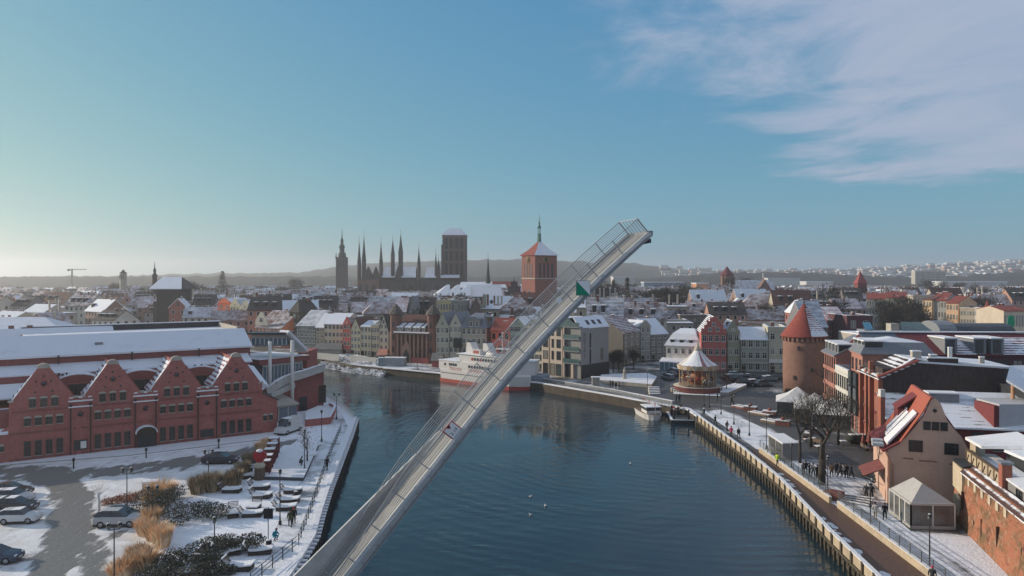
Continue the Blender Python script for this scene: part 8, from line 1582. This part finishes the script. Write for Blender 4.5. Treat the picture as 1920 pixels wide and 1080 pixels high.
for i, (lab, px, py, rx, ry, h) in enumerate((('large dark snow dusted shrub beside the orange grasses, upper part', 318, 962, 3.2, 3.0, 1.9), ('broad dark grey green shrub stretching right of the orange grasses', 367, 975, 2.8, 2.3, 1.6), ('dark shrub behind the orange grasses at the parking', 303, 940, 2.4, 2.2, 1.7), ('dark low shrub right of the lower lamp', 440, 1030, 2.2, 1.5, 1.3), ('dark shrub around the lower lamp', 398, 1040, 2.0, 1.6, 1.3), ('dark shrub at the bottom left of the plaza', 352, 1066, 2.3, 1.8, 1.4), ('dark shrub at the lower bottom edge', 318, 1088, 2.2, 1.8, 1.4), ('dark shrub right of bottom edge loungers', 405, 1078, 1.6, 1.3, 1.1))):
    x, y = P(px, py); t = thing('evergreen_shrub', lab, 'shrub', (x, y, 0), 0, 'dark evergreen shrubs of the plaza'); obj('foliage', clump(i+1, rx*1.15, ry, h, 3600, .085, [L1, L2_, L3, L2_, L3, L2_, SNL]), t, kind='stuff')
for i, (lab, px, py, rr_, h, mm) in enumerate((('orange grass tuft behind the silver car, left', 283, 990, 1.0, 2.0, 0), ('orange grass tuft at the silver car bonnet', 271, 1003, .9, 1.6, 1), ('big orange grass clump in the middle of the bed', 290, 1012, 1.1, 1.7, 0), ('straw grass clump right of the middle clump', 303, 1026, 1.0, 2.0, 1), ('pale orange grass tuft low in the bed', 262, 1050, 1.1, 1.3, 0), ('orange grass tuft at the bottom, left', 246, 1072, 1.1, 1.5, 0), ('orange grass tuft at the bottom, right', 273, 1068, 1.2, 1.7, 0), ('straw tuft at bottom left edge of the bed', 228, 1084, 1.1, 1.4, 1), ('tall straw tuft by the stone block', 303, 938, 1.7, 2.2, 1), ('rusty tuft beneath the stone block', 287, 948, 1.3, 1.7, 0), ('brown reed tuft left of the lamp by the black saloon', 370, 925, 1.1, 2.0, 2), ('brown reed tuft under the lamp by the black saloon', 398, 921, 1.2, 2.3, 2), ('brown reed tuft right of the saloon lamp', 420, 915, 1.1, 1.6, 2), ('brown reed tuft before the curved handrail', 440, 908, 1.1, 1.8, 2), ('brown reed tuft along the curved handrail, upper', 455, 893, 1.0, 1.8, 2), ('brown reed tuft near the heart sculpture', 466, 873, .9, 1.7, 2), ('straw reed behind the red frames', 488, 848, .8, 1.5, 1), ('small dead tuft in the stage corner', 500, 838, .8, 1.3, 1))):
    x, y = P(px, py); t = thing('ornamental_grass', lab, 'ornamental grass', (x, y, 0), 0, 'ornamental grass tufts'); obj('blades', tuft(i+30, rr_*1.2, h*1.0, 620, [(G1, G2, G3), (G2, G1, G2), (G3, L3, G3)][mm]), t, kind='stuff')
for i in range(6): x, y = P(205+i*14, 946-i*2.5); t = thing('red_hedge', 'clipped red twig hedge, %s section from the car end' % ('first', 'second', 'third', 'fourth', 'fifth', 'last')[i], 'hedge', (x, y, 0), 0, 'red hedge sections'); obj('foliage', clump(i+60, 1.0, .8, .8, 700, .06, [R1, R1, G3, G1]), t, kind='stuff')
# bare trees
def bare_tree(seed, h, trunk_r, levels=5, spread=.55, dens=3):
    r = random.Random(seed); g = MB()
    def br(p, d, l, rad, lev):
        q = p+d*l; g.tube(p, q, rad, max(.008, rad*.65), 6 if lev < 2 else 3, M_TREE, lev < 2)
        if lev >= levels: return
        n = dens+(1 if r.random() < .55 else 0)
        for i in range(n):
            ax = Vector((r.gauss(0, 1), r.gauss(0, 1), r.gauss(.15, .6))).normalized(); nd = (d*(1-spread)+ax*spread+Vector((0, 0, .12))).normalized(); s_ = r.uniform(.45, 1.0) if i else 1.0
            br(p+d*l*s_, nd, l*r.uniform(.7, .9), max(.009, rad*.6), lev+1)
    tr = MB(); tr.tube((0, 0, 0), (0, 0, h*.26), trunk_r*1.15, trunk_r, 10, M_TREE)
    br(Vector((0, 0, h*.25)), Vector((.05, .02, 1)).normalized(), h*.22, trunk_r*.95, 0); return tr, g
for i, (lab, px, py, h, r_, lv) in enumerate((('big bare tree with a thick trunk beside the walkway fence', 1541, 908, 12.0, .38, 6), ('bare tree behind the kiosk', 1500, 868, 8.6, .2, 5), ('bare tree in the restaurant garden left', 1520, 838, 8.5, .2, 5), ('bare tree in the restaurant garden right', 1572, 834, 8.0, .18, 5), ('small autumn tree by the garage with a few russet leaves', 576, 870, 5.2, .1, 4), ('small bare tree by the carousel planter', 1362, 735, 4.5, .1, 4), ('bare tree near the foot of the round tower', 1556, 775, 9.0, .18, 5))):
    x, y = P(px, py); t = thing('bare_tree', lab, 'tree', (x, y, 0), i*1.1); tr, cr = bare_tree(i+3, h, r_, lv+1, .5, 2); obj('trunk', tr, t); c_ = obj('branches', cr, t)
    if 'russet' in lab or 'carousel' in lab:
        q = MB(); rr_ = random.Random(2)
        for _ in range(260): p = Vector((rr_.gauss(0, .6), rr_.gauss(0, .6), h*rr_.uniform(.3, .95))); a = Vector((rr_.gauss(0, 1), rr_.gauss(0, 1), rr_.gauss(0, 1))).normalized()*.09; b = a.orthogonal().normalized()*.08; q.add([p-a, p-b, p+a, p+b], [(0, 1, 2, 3)], plain('russet_leaf', (.22, .1, .05), .9, .3))
        obj('leaves', q, t, kind='stuff')
# town trees: twiggy crowns, light and dark
TWG = [plain('twig_a', (.06, .048, .038), .95, .4), plain('twig_b', (.09, .075, .06), .95, .4), plain('twig_c', (.045, .045, .035), .95, .4)]
def twig_tree(seed, h, r_):
    r = random.Random(seed); g = MB(); lobes = [(r.uniform(-.55, .55)*r_, r.uniform(-.55, .55)*r_, h*r.uniform(.45, .8), r.uniform(.35, .6)*r_) for _ in range(8)]
    for i in range(1500):
        b = lobes[r.randrange(8)]; d = Vector((r.gauss(0, 1), r.gauss(0, 1), r.gauss(.1, 1))).normalized(); p = Vector(b[:3])+d*b[3]*r.uniform(.3, 1.0); e = (d+Vector((r.gauss(0, .5), r.gauss(0, .5), .4))).normalized()*r.uniform(.5, 1.1); w = e.orthogonal().normalized()*.085; g.add([p-w, p+w, p+e], [(0, 1, 2)], TWG[0] if r.random() < .5 else TWG[r.randrange(3)])
    for i in range(7): b = lobes[i]; g.tube((0, 0, h*.3), (b[0], b[1], b[2]), .14, .05, 4, M_TREE, False)
    tr = MB(); tr.tube((0, 0, 0), (0, 0, h*.36), .28, .2, 6, M_TREE); return tr.mesh('trunk'), g.mesh('crown')
TT = [twig_tree(i+100, 10+i*.7, 3.6+.3*i) for i in range(6)]
def town_tree(label, px, Y, k, s=1.0, grp='bare trees of the old town'):
    t = thing('town_tree', label, 'tree', (X_(px, Y), Y, 0), k*1.7, grp); t.scale = (s, s, s); obj('trunk', TT[k % 6][0], t); obj('crown', TT[k % 6][1], t, kind='stuff')
rt = random.Random(12); nt_ = 0
SP = ['in front of the church nave', 'beside the hall church', 'under the bridge tip', 'around the sunlit tenements', 'among hazy roofs at far left', 'behind the gabled carousel houses', 'standing between old town roofs', 'on the plain toward the right hills']
for px0, px1, Y0, Y1, n, k, si in ((600, 900, 540, 590, 26, .85, 0), (780, 830, 270, 395, 8, .75, 1), (1080, 1350, 300, 520, 34, 1.1, 2), (1655, 1735, 262, 330, 20, .8, 3), (150, 560, 480, 700, 34, 1.1, 4), (1330, 1600, 290, 480, 24, 1.0, 5), (560, 1500, 262, 420, 60, .85, 6), (1000, 1900, 300, 800, 60, 1.15, 7)):
    for i in range(n):
        Y = rt.uniform(Y0, Y1); px = rt.uniform(px0, px1); x = X_(px, Y)
        if x < river_x(Y)+8: continue
        lm = next((('at left ', 'midway ', 'at right ')[int(min(2, 3*(px-a_)/(b_-a_)))]+n_) for a_, b_, n_ in LMK if a_ <= px < b_); town_tree('%s bare %s tree %s, %s' % (('small', 'middling', 'tall')[i % 3], ('grey brown', 'dark', 'pale twigged')[i//3 % 3], ('near', 'farther', 'far')[int(min(2, (Y-260)/170))], lm), px, Y, rt.randrange(6), 1.35*k*rt.uniform(.8, 1.25))
for i in range(3): town_tree(('dense dark tree right of the hotel side wall', 'dark tree before the slate coloured house', 'low dark tree beside the hotel corner')[i], (1160, 1188, 1150)[i], (196, 198, 192)[i], i, .62, None)
# conifers: dark cone on the far left skyline and others
def conifer(label, px, Y, h, r_):
    g = MB(); r = random.Random(int(px)); 
    for i in range(500): f = r.random()**.7; a = r.uniform(0, 2*pi); rad = r_*(1-f)*r.uniform(.6, 1); p = Vector((rad*cos(a), rad*sin(a), h*(.12+.88*f))); e = Vector((cos(a), sin(a), -.35))*h*.07; w = Vector((-sin(a), cos(a), 0))*h*.02; g.add([p-w, p+w, p+e], [(0, 1, 2)], L1)
    t = thing('conifer', label, 'tree', (X_(px, Y), Y, 0)); obj('crown', g, t, kind='stuff'); q = MB(); q.tube((0, 0, 0), (0, 0, h*.9), .35, .05, 6, M_TREE); obj('trunk', q, t)
conifer('broad dark conical tree on the skyline left of the town hall tower', 417, 620, Z_(508, 620), 8); conifer('slim dark conifer under the bridge tip', 1176, 420, Z_(520, 420), 2.4); conifer('slim dark conifer right of the bridge tip', 1150, 440, Z_(524, 440), 2.6)
# gulls on the river
for i, (px, py) in enumerate(((994, 932), (1182, 870), (1023, 949), (995, 966))):
    x, y = P(px, py, -1.8); g = MB(); g.blob((0, 0, .06), .16, HW, 8, 5, .7); g.tube((.1, 0, .12), (.2, 0, .24), .05, .05, 6, HW); g.tube((-.1, 0, .08), (-.32, 0, .1), .08, .02, 5, M_GREY); thing('gull', 'white gull floating on the river, '+('upper left of three by the bridge', 'farther one toward the landing stage', 'rightmost of three by the bridge', 'lowest of three by the bridge')[i], 'gull', (x, y, -1.8), i*1.2, 'gulls on the river', data=g.mesh('gull'))
# ================================================================ AIR
hm = bpy.data.materials.new('haze'); hm.use_nodes = True; ht = hm.node_tree; ht.nodes.clear()
hv = ht.nodes.new('ShaderNodeVolumePrincipled'); hv.inputs['Color'].default_value = (.9, .9, .9, 1); hv.inputs['Density'].default_value = .00024; hv.inputs['Anisotropy'].default_value = .5
ho = ht.nodes.new('ShaderNodeOutputMaterial'); ht.links.new(hv.outputs[0], ho.inputs['Volume'])
g = MB(); g.box(-4900, -150, -5, 4900, 5150, 135, hm)
hz = obj('haze', g, kind='stuff')
